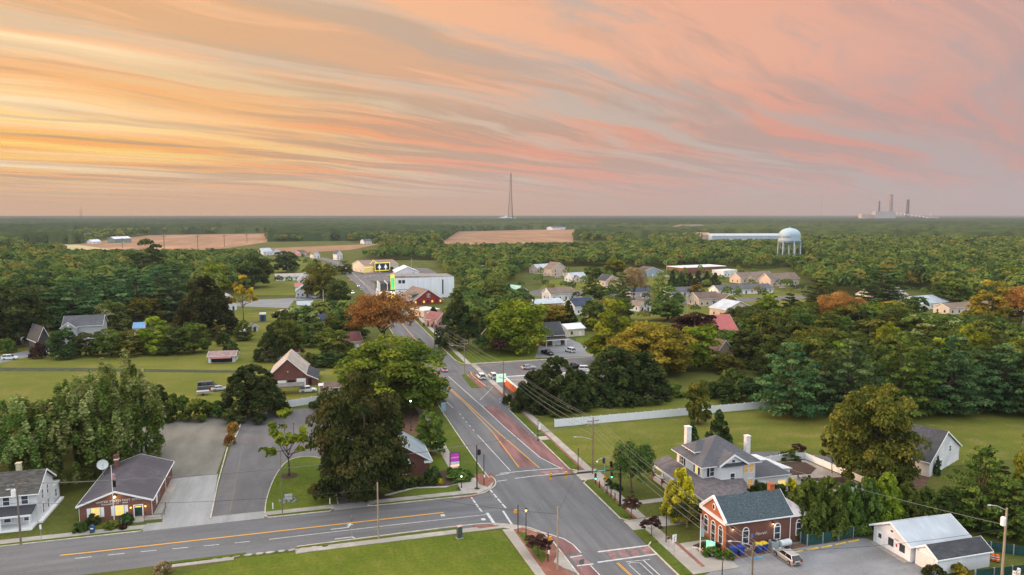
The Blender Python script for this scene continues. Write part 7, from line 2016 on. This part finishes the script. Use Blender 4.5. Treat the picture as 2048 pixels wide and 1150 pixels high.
for z_ in (.7, 1.2): MB(M("barricade_board", (.7, .25, .1), .1, 4, c2=(.75, .72, .7))).box(-1, -.05, z_, 1, -.01, z_ + .22).build('board', t)

# ------------------------------------------------------------------ fences
def panel_fence(name, label, pts, h, mat, gap=2.4, post=None, thick=.06, cap=True, z0=.05):
    t = thing(name, label, 'fence', (*pts[0], 0))
    o_ = Vector((*pts[0], 0))
    for i in range(len(pts) - 1):
        a_, b_ = Vector((*pts[i], 0)) - o_, Vector((*pts[i + 1], 0)) - o_
        L = (b_ - a_).length; n = max(1, round(L / gap)); rz = math.atan2(b_.y - a_.y, b_.x - a_.x)
        for k in range(n):
            p = a_.lerp(b_, (k + .5) / n)
            MB(mat).cbox(p.x, p.y, z0, L / n - .14, thick, h - z0, rz).build('panel', t)
        for k in range(n + (i == len(pts) - 2)):
            p = a_.lerp(b_, k / n)
            pb = MB(post or mat); pb.cbox(p.x, p.y, 0, .14, .14, h + .08, rz)
            if cap: pb.lathe([(.11, h + .08), (.02, h + .2)], p.x, p.y, 0, 4)
            pb.build('post', t)
    return t
vinyl = M("white_vinyl", (0.70, 0.72, 0.75), 0.03, 1.0, 0.45, stretch=(6, 6, .2))
panel_fence('vinyl_fence', 'long white vinyl fence across the east lawn', [(54.5, 155.4), (115.7, 156.2)], 1.9, vinyl)
panel_fence('gate_fence', 'white vinyl gate fence closing the back of the car park', [G(546, 820), G(642, 805)], 1.9, vinyl)
panel_fence('garden_fence', 'white fence around the gravel garden', [(86.5, 120.3), (93.2, 121.2), (96.8, 120.6), (98.6, 103.6), (92.7, 102.6), (87.6, 101.4)], 1.35, vinyl)
panel_fence('low_garden_fence', 'low white fence at the near side of the garden lawn', [(79.5, 100.6), (84.5, 101.2)], .9, vinyl)
scr = M("green_screen", (0.012, 0.055, 0.048), 0.15, 1.0, 0.7)
def mesh_fence(label, pts, h, gap=3.0):
    return panel_fence('screened_fence', label, pts, h, scr, gap, galv, .03, False)
mesh_fence('chain link fence with dark green screen along the hedge', [G(1601, 1086), G(1614, 1091), G(1645, 1087), G(1677, 1081), G(1706, 1075), G(1737, 1070)], 1.7)
mesh_fence('dark green screened fence behind the traffic barrels', [(92.6, 79.6), (96.5, 78.5), (101, 75.0)], 1.5)
mesh_fence('green screened fence at the bottom right corner', [G(1950, 1158), G(2060, 1146)], 1.3)
# gravel garden and what stands in it
grv = M("pale_gravel", (0.34, 0.29, 0.25), 0.15, 3, .95, big=.5)
struct(MB(grv).sheet([(84.6, 103.4), (98.2, 104.0), (96.4, 120.2), (87, 120.0), (84.8, 112)], .02), 'gravel_garden')
for p in ([(85.6, 113.6), (92.2, 113.0), (95.2, 115.2), (95.4, 118.6), (92, 119.8), (87.6, 119.6), (85.6, 117)], [(93.4, 106.6), (96.8, 106.2), (97.2, 109.6), (94.6, 110.0)], [(87.4, 105.4), (89.2, 104.6), (90.0, 106.0), (88.4, 107.0)], [(90.4, 109.6), (93.2, 109.2), (93.0, 110.4), (90.8, 110.8)]):
    struct(MB(mulch).prism(p, 0, .12), 'mulch_bed')
x, y = 91.3, 106.6; t = thing('fire_pit', 'round brick fire pit in the gravel garden', 'fire pit', (x, y, 0))
mb = MB(brickpave); mb.lathe([(1.2, 0), (1.2, .06)], n=20); mb.build('paving_ring', t); mb = MB(brickpave); mb.lathe([(.6, .06), (.6, .4), (.4, .4), (.4, .1)], n=16); mb.build('pit_wall', t)
x, y = 88.6, 109.8; t = thing('garden_table', 'dark garden table in the gravel garden', 'table', (x, y, 0)); MB(dark_metal).lathe([(.75, .7), (.75, .75)], n=16).build('tabletop', t); MB(dark_metal).lathe([(.3, 0), (.05, .1), (.05, .7)], n=8).build('leg', t)
for k in range(4):
    an = k * 1.57 + .5; cx_, cy_ = x + 1.25 * math.cos(an), y + 1.25 * math.sin(an)
    t = thing('garden_chair', 'dark garden chair around the garden table', 'chair', (cx_, cy_, 0), an, 'garden chairs')
    MB(dark_metal).box(-.25, -.25, .42, .25, .25, .47).build('seat', t); MB(dark_metal).box(.22, -.25, .47, .27, .25, .95).build('backrest', t)
    for a_ in (-.22, .22):
        for b2 in (-.22, .22): MB(dark_metal).cbox(a_, b2, 0, .04, .04, .42).build('leg', t)
x, y = 87.0, 103.2; t = thing('arbor', 'white garden arbor post pair at the garden entrance', 'arbor', (x, y, 0))
for k in (-.7, .7): MB(trim_w).cbox(k, 0, 0, .14, .14, 2.3).build('post', t)
MB(trim_w).box(-1.0, -.25, 2.3, 1.0, .25, 2.42).build('top', t)
# stones and sign on the lawn island, mulch rings, mound at the bank, flower bed
x, y = G(577, 1003)
tag(MB(M("monument", (.42, .42, .42), .1, 2)).box(-.65, -.08, 0, .65, .08, 1.05).build('stone_marker', loc=(x, y + .5, .1)), 'grey stone marker in the rock bed of the lawn island', 'stone marker')
rk = MB(M("bed_rocks", (.20, .19, .19), .4, 2, .9))
for i in range(46):
    an, rr2 = random.uniform(0, 6.28), 1.7 * math.sqrt(random.random()); rk.ball(x + rr2 * math.cos(an), y + rr2 * .8 * math.sin(an), .1, random.uniform(.08, .22), n=4)
tag(rk.build('rock_bed'), 'bed of grey rocks around the stone marker', 'rock bed', None, 'stuff')
mr_ = MB(mulch)
for px, by, r_, z_ in ((578, 952, 1.9, .1), (862, 908, 1.4, .02), (923, 977, 1.1, .02), (954, 978, .6, .1), (1395, 848, 1.0, .02)):
    x, y = G(px, by); mr_.lathe([(r_, z_ - .05), (r_ * .8, z_ + .03)], x, y, 0, 16)
struct(mr_, 'mulch_ring')
bd = MB(mulch); bd.prism(gp(smooth_pts([(770, 990), (830, 974), (900, 972), (934, 957), (938, 948), (915, 940), (870, 945), (830, 960)], 3))[::-1], -.1, .14); struct(bd, 'planting_bed')
we = MB(M("pale_edging", (.42, .40, .37), .1, 2)); strip_faces(we, gp([(770, 991), (830, 976), (890, 974), (925, 964), (938, 951)]), .5, .08, -.1); struct(we, 'bed_edging')
struct(MB(mulch).prism(gp([(1385, 1092), (1408, 1083), (1440, 1100), (1462, 1112), (1410, 1116)]), -.1, .1), 'flower_bed')
fl_ = MB(M("bed_stones", (.6, .58, .55), .1, 4))
for i in range(18):
    x, y = G(1386 + i * 3.2, 1095 + i * 1.3 + random.uniform(-2, 2)); fl_.ball(x, y, .14, random.uniform(.1, .2), n=4)
tag(fl_.build('bed_stones'), 'white stones edging the flower bed at the bank', 'stones', None, 'stuff')
dc = MB(M("flower_petals", (.55, .16, .10), .3, 6, c2=(.6, .45, .1)))
for i in range(26):
    x, y = G(1395 + random.uniform(0, 52), 1095 + random.uniform(0, 16)); dc.ball(x, y, .25, random.uniform(.06, .13), n=4)
tag(dc.build('flowers'), 'small red and yellow flowers in the bank bed', 'flowers', None, 'stuff')
# sheds and things behind the white gate fence, rubble by the town shed
x, y = G(580, 787); t = thing('carport', 'flat grey carport roof in front of the brick barn', 'carport', (x, y, 0)); MB(M("tar_roof", (.12, .115, .11), .2, .6)).box(-4.2, -2.2, 2.4, 4.0, 2.6, 2.56).build('roof', t)
for a_ in (-4, 3.8):
    for b2 in (-2, 2.4): MB(wood_pole).cbox(a_, b2, 0, .14, .14, 2.4).build('post', t)
x, y = G(648, 786); t = thing('open_shelter', 'small shelter with flat white roof right of the white off-road car', 'shelter', (x, y, 0)); MB(r_white).box(-1.5, -1.5, 2.4, 1.5, 1.5, 2.52).build('roof', t); MB(M("pink_boards", (.5, .36, .3), .2, 2)).box(-1.2, 1.1, 0, 1.2, 1.3, 2.4).build('back_wall', t)
for a_ in (-1.3, 1.3): MB(trim_w).cbox(a_, -1.3, 0, .12, .12, 2.4).build('post', t)
x, y = G(672, 786); t = thing('brown_shed', 'shed with brown low roof left of the magnolia', 'shed', (x, y, 0)); body(t, 6, 5, 2.3, .9, cream, r_brown, 'x', wins=(('S', 0, .9),))
x, y = G(406, 790); t = thing('utility_trailer', 'small grey trailer in the field grass', 'trailer', (x, y, 0), .1); MB(galv).box(-1.6, -.9, .6, 1.6, .9, 1.2).build('box', t)
for k in (-1, 1): MB(rubber).tube([(0, k * .95, .35), (0, k * 1.1, .35)], .35, 10).build('wheel', t)
MB(galv).tube([(1.6, 0, .6), (2.7, 0, .5)], .05, 5).build('drawbar', t)
x, y = G(526, 642); t = thing('portable_toilet', 'blue box with white top on the grass', 'portable toilet', (x, y, 0)); MB(M("toilet_blue", (.04, .10, .16), .1, 1)).box(-1.4, -1.2, 0, 1.4, 1.2, 3.2).build('cabin', t); MB(trim_w).box(-1.45, -1.25, 3.2, 1.45, 1.25, 3.9).build('roof', t); MB(dark_metal).box(-.6, -1.23, .1, .6, -1.2, 2.8).build('door', t)
x, y = G(527, 836); t = thing('dumpster', 'low dark green dumpster with pale lid at the back of the car park', 'dumpster', (x, y, 0)); loft(MB(M('dumpster_green', (.015, .07, .04), .1, 1, .5)), (-1.1, 1.1, .75, .1), (-1.2, 1.2, .85, 1.2)).build('container', t); MB(M('dumpster_lid', (.35, .42, .12), .2, 1, .6)).box(-.9, -.7, 1.2, .9, .7, 1.28).build('lid', t)
def heap(px, by, r_, h_, mat, label):
    x, y = G(px, by); mb = MB(mat); n = 16
    prof = [(1, 0), (.8, .35), (.5, .72), (.2, .96), (.02, 1)]
    vs = [(x + r_ * q * math.cos(k * 6.283 / n) * random.uniform(.9, 1.1), y + r_ * .8 * q * math.sin(k * 6.283 / n) * random.uniform(.9, 1.1), h_ * z_) for q, z_ in prof for k in range(n)]
    mb.add(vs, [(j * n + k, j * n + (k + 1) % n, (j + 1) * n + (k + 1) % n, (j + 1) * n + k) for j in range(4) for k in range(n)] + [tuple(range(4 * n, 5 * n))])
    tag(mb.build('heap', smooth=True), label, 'heap')
heap(568, 627, 6, 2.2, M("sand", (.42, .33, .22), .1, .6), 'tan sand heap on the construction lot'); heap(585, 626, 5, 1.8, M("pale_gravel_heap", (.42, .38, .34), .1, 1), 'pale gravel heap beside the tan sand heap'); heap(677, 631, 7, 2.2, M("dark_soil", (.11, .085, .075), .2, 1), 'dark soil heap right of the town shed')
for k, pts in enumerate(([(505, 622), (585, 615.5), (640, 611), (700, 609)], [(505, 645), (600, 641), (650, 638), (712, 634)])):
    struct(strip_faces(MB(M("trench_soil", (.035, .028, .022), .2, 1)), gp(pts), 1.8, .03), 'trench')
# ------------------------------------------------------------------ woods: single trees where they show large, one mass beyond
def inside(poly, X, Y):
    r = np.zeros(len(X), bool)
    n = len(poly)
    for i in range(n):
        x1, y1 = poly[i]; x2, y2 = poly[(i + 1) % n]
        c_ = ((y1 > Y) != (y2 > Y)) & (X < (x2 - x1) * (Y - y1) / (y2 - y1 + 1e-12) + x1)
        r ^= c_
    return r
def to_px(X, Y, Z):
    r = X * math.cos(YAW) - Y * math.sin(YAW); f = X * math.sin(YAW) + Y * math.cos(YAW)
    u = Z - CAM_H
    d = f * math.cos(PITCH) - u * math.sin(PITCH); v = f * math.sin(PITCH) + u * math.cos(PITCH)
    return 1024 + FOC * r / d, 575 - FOC * v / d
VIEWS = [[(1400, 468), (1585, 466), (1590, 497), (1400, 497)], [(1362, 452), (1422, 452), (1422, 480), (1362, 480)], [(1262, 465), (1302, 465), (1302, 492), (1262, 492)], [(880, 482), (1160, 472), (1160, 498), (1000, 503), (880, 505)], [(130, 493), (540, 478), (560, 518), (130, 520)], [(515, 488), (760, 485), (720, 514), (520, 516)]]
FIELDS = [[(120, 492), (300, 470), (535, 466.5), (535, 484), (430, 500), (300, 503), (180, 496)], [(515, 497), (700, 489.5), (760, 488), (700, 500), (520, 510)], [(880, 487), (915, 463), (1060, 459.5), (1225, 458.5), (1205, 466), (1150, 476), (1140, 490), (1000, 494)],
          [(-20, 505), (60, 488), (150, 489), (230, 500), (100, 508)]]
CLEAR = [[(560, 600), (480, 620), (500, 560), (520, 505), (600, 508), (650, 510), (725, 505), (735, 520), (870, 520), (935, 600), (860, 690)], [(1040, 610), (1030, 560), (1080, 548), (1240, 552), (1330, 545), (1360, 535), (1480, 535), (1540, 560), (1640, 575), (1640, 600), (1560, 640), (1300, 680), (1180, 640)],
         [(1700, 612), (1730, 585), (1840, 590), (1920, 606), (2060, 630), (2060, 655), (1900, 640)]]
ZONES = [([(-700, 507), (60, 509), (330, 508), (480, 503), (560, 500), (600, 505), (560, 560), (470, 585), (420, 600), (360, 560), (130, 600), (60, 640), (-80, 690), (-700, 800)], 8.6, 0),
         ([(690, 503), (900, 492), (1010, 495), (1030, 560), (950, 604), (905, 560), (800, 527), (700, 520)], 9.2, 1),
         ([(1000, 496), (1200, 488), (1560, 484), (1620, 530), (1500, 541), (1290, 538), (1240, 534), (1100, 532), (1000, 560)], 8.8, 1),
         ([(1540, 484), (2700, 478), (2700, 640), (1960, 604), (1900, 592), (1820, 578), (1720, 588), (1640, 592), (1590, 548)], 8.8, 2),
         ([(1560, 655), (1830, 640), (2700, 680), (2700, 800), (1950, 770), (1500, 770), (1480, 730), (1530, 660)], 8.2, 2),
         ([(930, 600), (1060, 610), (1060, 690), (960, 690), (900, 650)], 9.5, 1), ([(1150, 605), (1230, 610), (1240, 680), (1170, 660)], 9.5, 1), ([(1440, 650), (1550, 640), (1520, 740), (1420, 760)], 9.0, 1),
         ([(1975, 1030), (2130, 985), (2130, 1085), (2000, 1075)], 5.5, 2), ([(560, 660), (700, 640), (700, 700), (560, 690)], 10, 1)]
LEAFCOL = [[green_dark, green_mid, green_mid, green, olive, green_blue, olive], [green_mid, green, olive, green_dark, green_mid, sage], [green_mid, green, green, olive, green_mid, lime, green_dark, olive], [green, green_mid, green_dark, lime]]
cand = []
for poly, sp, zi in ZONES:
    wp = np.array(gp(poly))
    x0, y0 = wp.min(0); x1, y1 = wp.max(0)
    nx, ny = int((x1 - x0) / sp) + 1, int((y1 - y0) / sp) + 1
    gx, gy = np.meshgrid(np.arange(nx), np.arange(ny))
    X = x0 + (gx.ravel() + .5 * (gy.ravel() % 2) + rng.uniform(-.42, .42, nx * ny)) * sp
    Y = y0 + (gy.ravel() + rng.uniform(-.42, .42, nx * ny)) * sp
    k = inside([tuple(p) for p in wp], X, Y)
    px_, py_ = to_px(X, Y, np.zeros_like(X))
    for f_ in FIELDS + CLEAR + VIEWS:
        k &= ~inside(f_, px_, py_)
    k &= (px_ > -650) & (px_ < 2650)
    for x, y in zip(X[k], Y[k]):
        cand.append((x, y, rng.uniform(9, 17) * (.85 if zi == 1 else 1), rng.uniform(4.4, 8.0), zi))
# far woods between and behind the fields
th = rng.uniform(R(-37), R(37), 5200) + YAW
dd = np.sqrt(rng.uniform(1000 ** 2, 1500 ** 2, 5200))
X, Y = dd * np.sin(th), dd * np.cos(th)
px_, py_ = to_px(X, Y, np.zeros_like(X))
k = np.ones(len(X), bool)
for f_ in FIELDS + CLEAR + VIEWS:
    k &= ~inside(f_, px_, py_)
k &= ~((px_ > 330) & (px_ < 700) & (py_ > 480))
for x, y in zip(X[k], Y[k]):
    cand.append((x, y, rng.uniform(11, 18), rng.uniform(5.0, 8.0), 0))
n2 = 17000
th = rng.uniform(R(-37.5), R(37.5), n2) + YAW
dd = np.sqrt(rng.uniform(1420 ** 2, 2700 ** 2, n2))
X, Y = dd * np.sin(th), dd * np.cos(th)
px_, py_ = to_px(X, Y, np.zeros_like(X))
k = np.ones(n2, bool)
for f_ in FIELDS + VIEWS[:3]:
    k &= ~inside(f_, px_, py_)
for x, y in zip(X[k], Y[k]):
    cand.append((x, y, rng.uniform(10, 15) + 5 * math.sin(x / 173.0) * math.cos(y / 211.0), rng.uniform(5.0, 8.5), 0))
ux = np.array(USED)
far_c_np = np.array(far_c)
TOWN = [[(1035, 612), (1030, 562), (1080, 552), (1240, 556), (1360, 550), (1480, 548), (1600, 580), (1640, 600), (1560, 640), (1300, 668), (1180, 640)], [(565, 600), (500, 610), (520, 560), (530, 520), (650, 518), (640, 560), (690, 590)], [(1700, 615), (1730, 590), (1840, 592), (1920, 610), (2060, 632), (2060, 652), (1900, 640)], [(430, 700), (480, 660), (560, 655), (640, 680), (560, 700)]]
for q, poly in enumerate(TOWN):
    wp = np.array(gp(poly)); x0, y0 = wp.min(0); x1, y1 = wp.max(0)
    n_try = int((x1 - x0) * (y1 - y0) / (340 if q != 1 else 700))
    X, Y = rng.uniform(x0, x1, n_try), rng.uniform(y0, y1, n_try)
    for x, y in zip(X[inside([tuple(p) for p in wp], X, Y)], Y[inside([tuple(p) for p in wp], X, Y)]):
        cand.append((x, y, rng.uniform(4.5, 9.5), rng.uniform(2.2, 4.2), 3))
good = []
TOPLIM = [(1735, 1818, 604, 400), (1836, 2005, 627, 400), (2006, 2064, 651, 330), (1428, 1480, 700, 250), (1395, 1592, 477.5, 1343), (1536, 1620, 509, 790), (125, 545, 497, 1200), (880, 1222, 484, 1300), (515, 762, 499, 1100), (1262, 1302, 474, 1500)]
for x, y, h, r, zi in cand:
    p0 = float(to_px(np.array([x]), np.array([y]), np.array([0.0]))[0][0]); D0 = dist(x, y)
    for xa, xb, row, dm in TOPLIM:
        if xa < p0 < xb and D0 < dm:
            h = min(h, CAM_H - (row - 430) / FOC * D0)
    if h < 4 and D0 > 620:
        continue
    r = min(r, h * .62)
    if ((ux[:, 0] - x) ** 2 + (ux[:, 1] - y) ** 2 < (ux[:, 2] * .85 + 2.4) ** 2).any():
        continue
    if 20 < x < 58 and y < 430 or ((far_c_np[:, 0] - x) ** 2 + (far_c_np[:, 1] - y) ** 2).min() < 170 or (219 < y < 232 and 46 < x < 130):
        continue
    good.append((x, y, h, r, zi, dist(x, y)))
good.sort(key=lambda q: q[5])
WOOD = {0: 'green tree in the broad wood left of the main road', 1: 'green tree in the tree belt behind the town houses', 2: 'green tree in the big wood on the right', 3: 'small green garden tree among the town houses'}
GRP = {0: 'trees of the left wood', 1: 'trees of the town belt', 2: 'trees of the right wood', 3: 'garden trees in the town'}
N_SINGLE = 160
infr = lambda q: -25 < float(to_px(np.array([q[0]]), np.array([q[1]]), np.array([8.0]))[0][0]) < 2073
single = [q for q in good if infr(q)][:N_SINGLE]
ids = set(map(id, single))
rest = [q for q in good if id(q) not in ids]
for x, y, h, r, zi, d in single:
    mt = LEAFCOL[zi][rng.integers(len(LEAFCOL[zi]))]
    tree('broad' if rng.random() < .8 else 'pine', x, y, h, r, mt, WOOD[zi], GRP[zi])
rampcols = [(0.026, 0.044, 0.015), (0.050, 0.074, 0.020), (0.082, 0.110, 0.025), (0.122, 0.148, 0.030), (0.130, 0.122, 0.027), (0.165, 0.120, 0.032)]
woodmat = leafmat("leaf_woods", rampcols, 0.25)
Cs, Ns, Ss, Ts = [], [], [], []
for x, y, h, r, zi, d in rest:
    n = int(np.clip(190 * 400 / d, 46, 210)) if d < 1420 else 24
    dirs = rng.normal(size=(n, 3)); dirs /= np.linalg.norm(dirs, axis=1)[:, None]
    dirs[:, 2] = np.where(dirs[:, 2] < -.3, -dirs[:, 2], dirs[:, 2])
    # lumpy crown: lobes pushed out
    lob = rng.normal(size=(5, 3)); lob /= np.linalg.norm(lob, axis=1)[:, None]
    bump = (np.maximum(dirs @ lob.T, 0) ** 6).max(1)
    rad = .74 + .34 * bump + rng.normal(size=n) * .05
    Cs.append(np.array([x, y, h * .56]) + dirs * rad[:, None] * np.array([r, r, h * .43]))
    nn = dirs + np.array([0, 0, .35]) + rng.normal(size=(n, 3)) * .38
    Ns.append(nn / np.linalg.norm(nn, axis=1)[:, None])
    Ss.append(np.full(n, r * 1.55 / math.sqrt(n) * 1.25) * rng.uniform(.75, 1.25, n))
    base_t = np.clip(rng.normal(.42, .24) if rng.random() > .05 else rng.uniform(.8, 1), 0, 1)
    Ts.append(np.clip(base_t + rng.normal(size=n) * .07, 0, 1))
wm_ = leaf_mesh('woods', np.concatenate(Cs), np.concatenate(Ns), np.concatenate(Ss), np.concatenate(Ts), woodmat, 0.9)
wo_ = link(bpy.data.objects.new('woods', wm_))
tag(wo_, 'mass of green woodland filling the flat land behind the town', 'woodland', None, 'stuff')

# canopy of the far forest out to the horizon, one lumpy sheet with fields left open
nr, na = 250, 1500
rr_ = 1420 * (16000 / 1420) ** (np.linspace(0, 1, nr))
aa_ = np.linspace(R(-56), R(56), na) + YAW
RR, AA = np.meshgrid(rr_, aa_, indexing='ij')
X, Y = RR * np.sin(AA), RR * np.cos(AA)
def vnoise(X, Y, s, seed):
    r_ = np.random.default_rng(seed); t = r_.random((256, 256))
    x, y = X / s, Y / s
    xi, yi = np.floor(x).astype(int), np.floor(y).astype(int)
    fx, fy = x - xi, y - yi
    fx, fy = fx * fx * (3 - 2 * fx), fy * fy * (3 - 2 * fy)
    g = lambda a_, b_: t[a_ % 256, b_ % 256]
    return (g(xi, yi) * (1 - fx) + g(xi + 1, yi) * fx) * (1 - fy) + (g(xi, yi + 1) * (1 - fx) + g(xi + 1, yi + 1) * fx) * fy
Z = 9.5 + 7 * vnoise(X, Y, 13, 1) + 4 * vnoise(X, Y, 31, 2) + 5 * vnoise(X, Y, 260, 3) + 5 * (vnoise(X, Y, 1100, 6) - .4)
Z += (RR > 4500) * 6 * vnoise(X, Y, 700, 9)
px_, py_ = to_px(X.ravel(), Y.ravel(), np.zeros(X.size))
op = np.zeros(X.size, bool)
for f_ in FIELDS:
    op |= inside(f_, px_, py_)
op |= (vnoise(X, Y, 620, 4) > .80).ravel() & (RR.ravel() > 1900)
op |= (px_ > 1395) & (px_ < 1600) & (py_ > 476) & (py_ < 488)
op |= ((px_ > 150) & (px_ < 300) & (py_ > 466) & (py_ < 486))
Z = np.where(op.reshape(Z.shape), -1.0, Z)
Z[0] = 0
V = np.stack([X, Y, Z], -1).reshape(-1, 3).astype(np.float32)
i0 = (np.arange(nr - 1)[:, None] * na + np.arange(na - 1)).ravel()
Fq = np.stack([i0, i0 + 1, i0 + na + 1, i0 + na], 1).astype(np.int32)
me = bpy.data.meshes.new('far_forest')
me.vertices.add(len(V)); me.loops.add(Fq.size); me.polygons.add(len(Fq))
me.vertices.foreach_set('co', V.ravel()); me.loops.foreach_set('vertex_index', Fq.ravel())
me.polygons.foreach_set('loop_start', np.arange(0, Fq.size, 4, dtype=np.int32))
tt = np.clip(-.30 + .55 * vnoise(X, Y, 520, 12) + .35 * vnoise(X, Y, 1700, 21) + .65 * vnoise(X, Y, 15, 13) * np.clip(3000 / RR, .5, 1) + .2 * vnoise(X, Y, 60, 15), 0, 1).ravel()[i0]
at_ = me.attributes.new('tint', 'FLOAT', 'FACE'); at_.data.foreach_set('value', tt.astype(np.float32))
me.materials.append(leafmat("leaf_far_forest", [(0.014, 0.020, 0.010), (0.028, 0.038, 0.015), (0.060, 0.066, 0.024)], 0.0))
me.update(calc_edges=True)
tag(link(bpy.data.objects.new('far_forest', me)), 'dark flat forest reaching to the horizon', 'forest', None, 'stuff')

# ------------------------------------------------------------------ evening haze
hb = MB(None)
hm = bpy.data.materials.new("haze"); hm.use_nodes = True
H_ = NT(hm.node_tree)
H_.t.nodes.remove(H_.t.nodes['Principled BSDF'])
pv = H_.n('ShaderNodeVolumePrincipled')
pv.inputs['Color'].default_value = (0.46, 0.49, 0.55, 1)
pv.inputs['Density'].default_value = HAZE = 0.00007
H_.link(pv.outputs[0], H_.t.nodes['Material Output'].inputs['Volume'])
hb.use(hm).box(-8500, -400, -3, 11500, 8600, 420)
tag(hb.build('haze'), 'thin evening haze over the whole plain', 'haze', None, 'stuff')
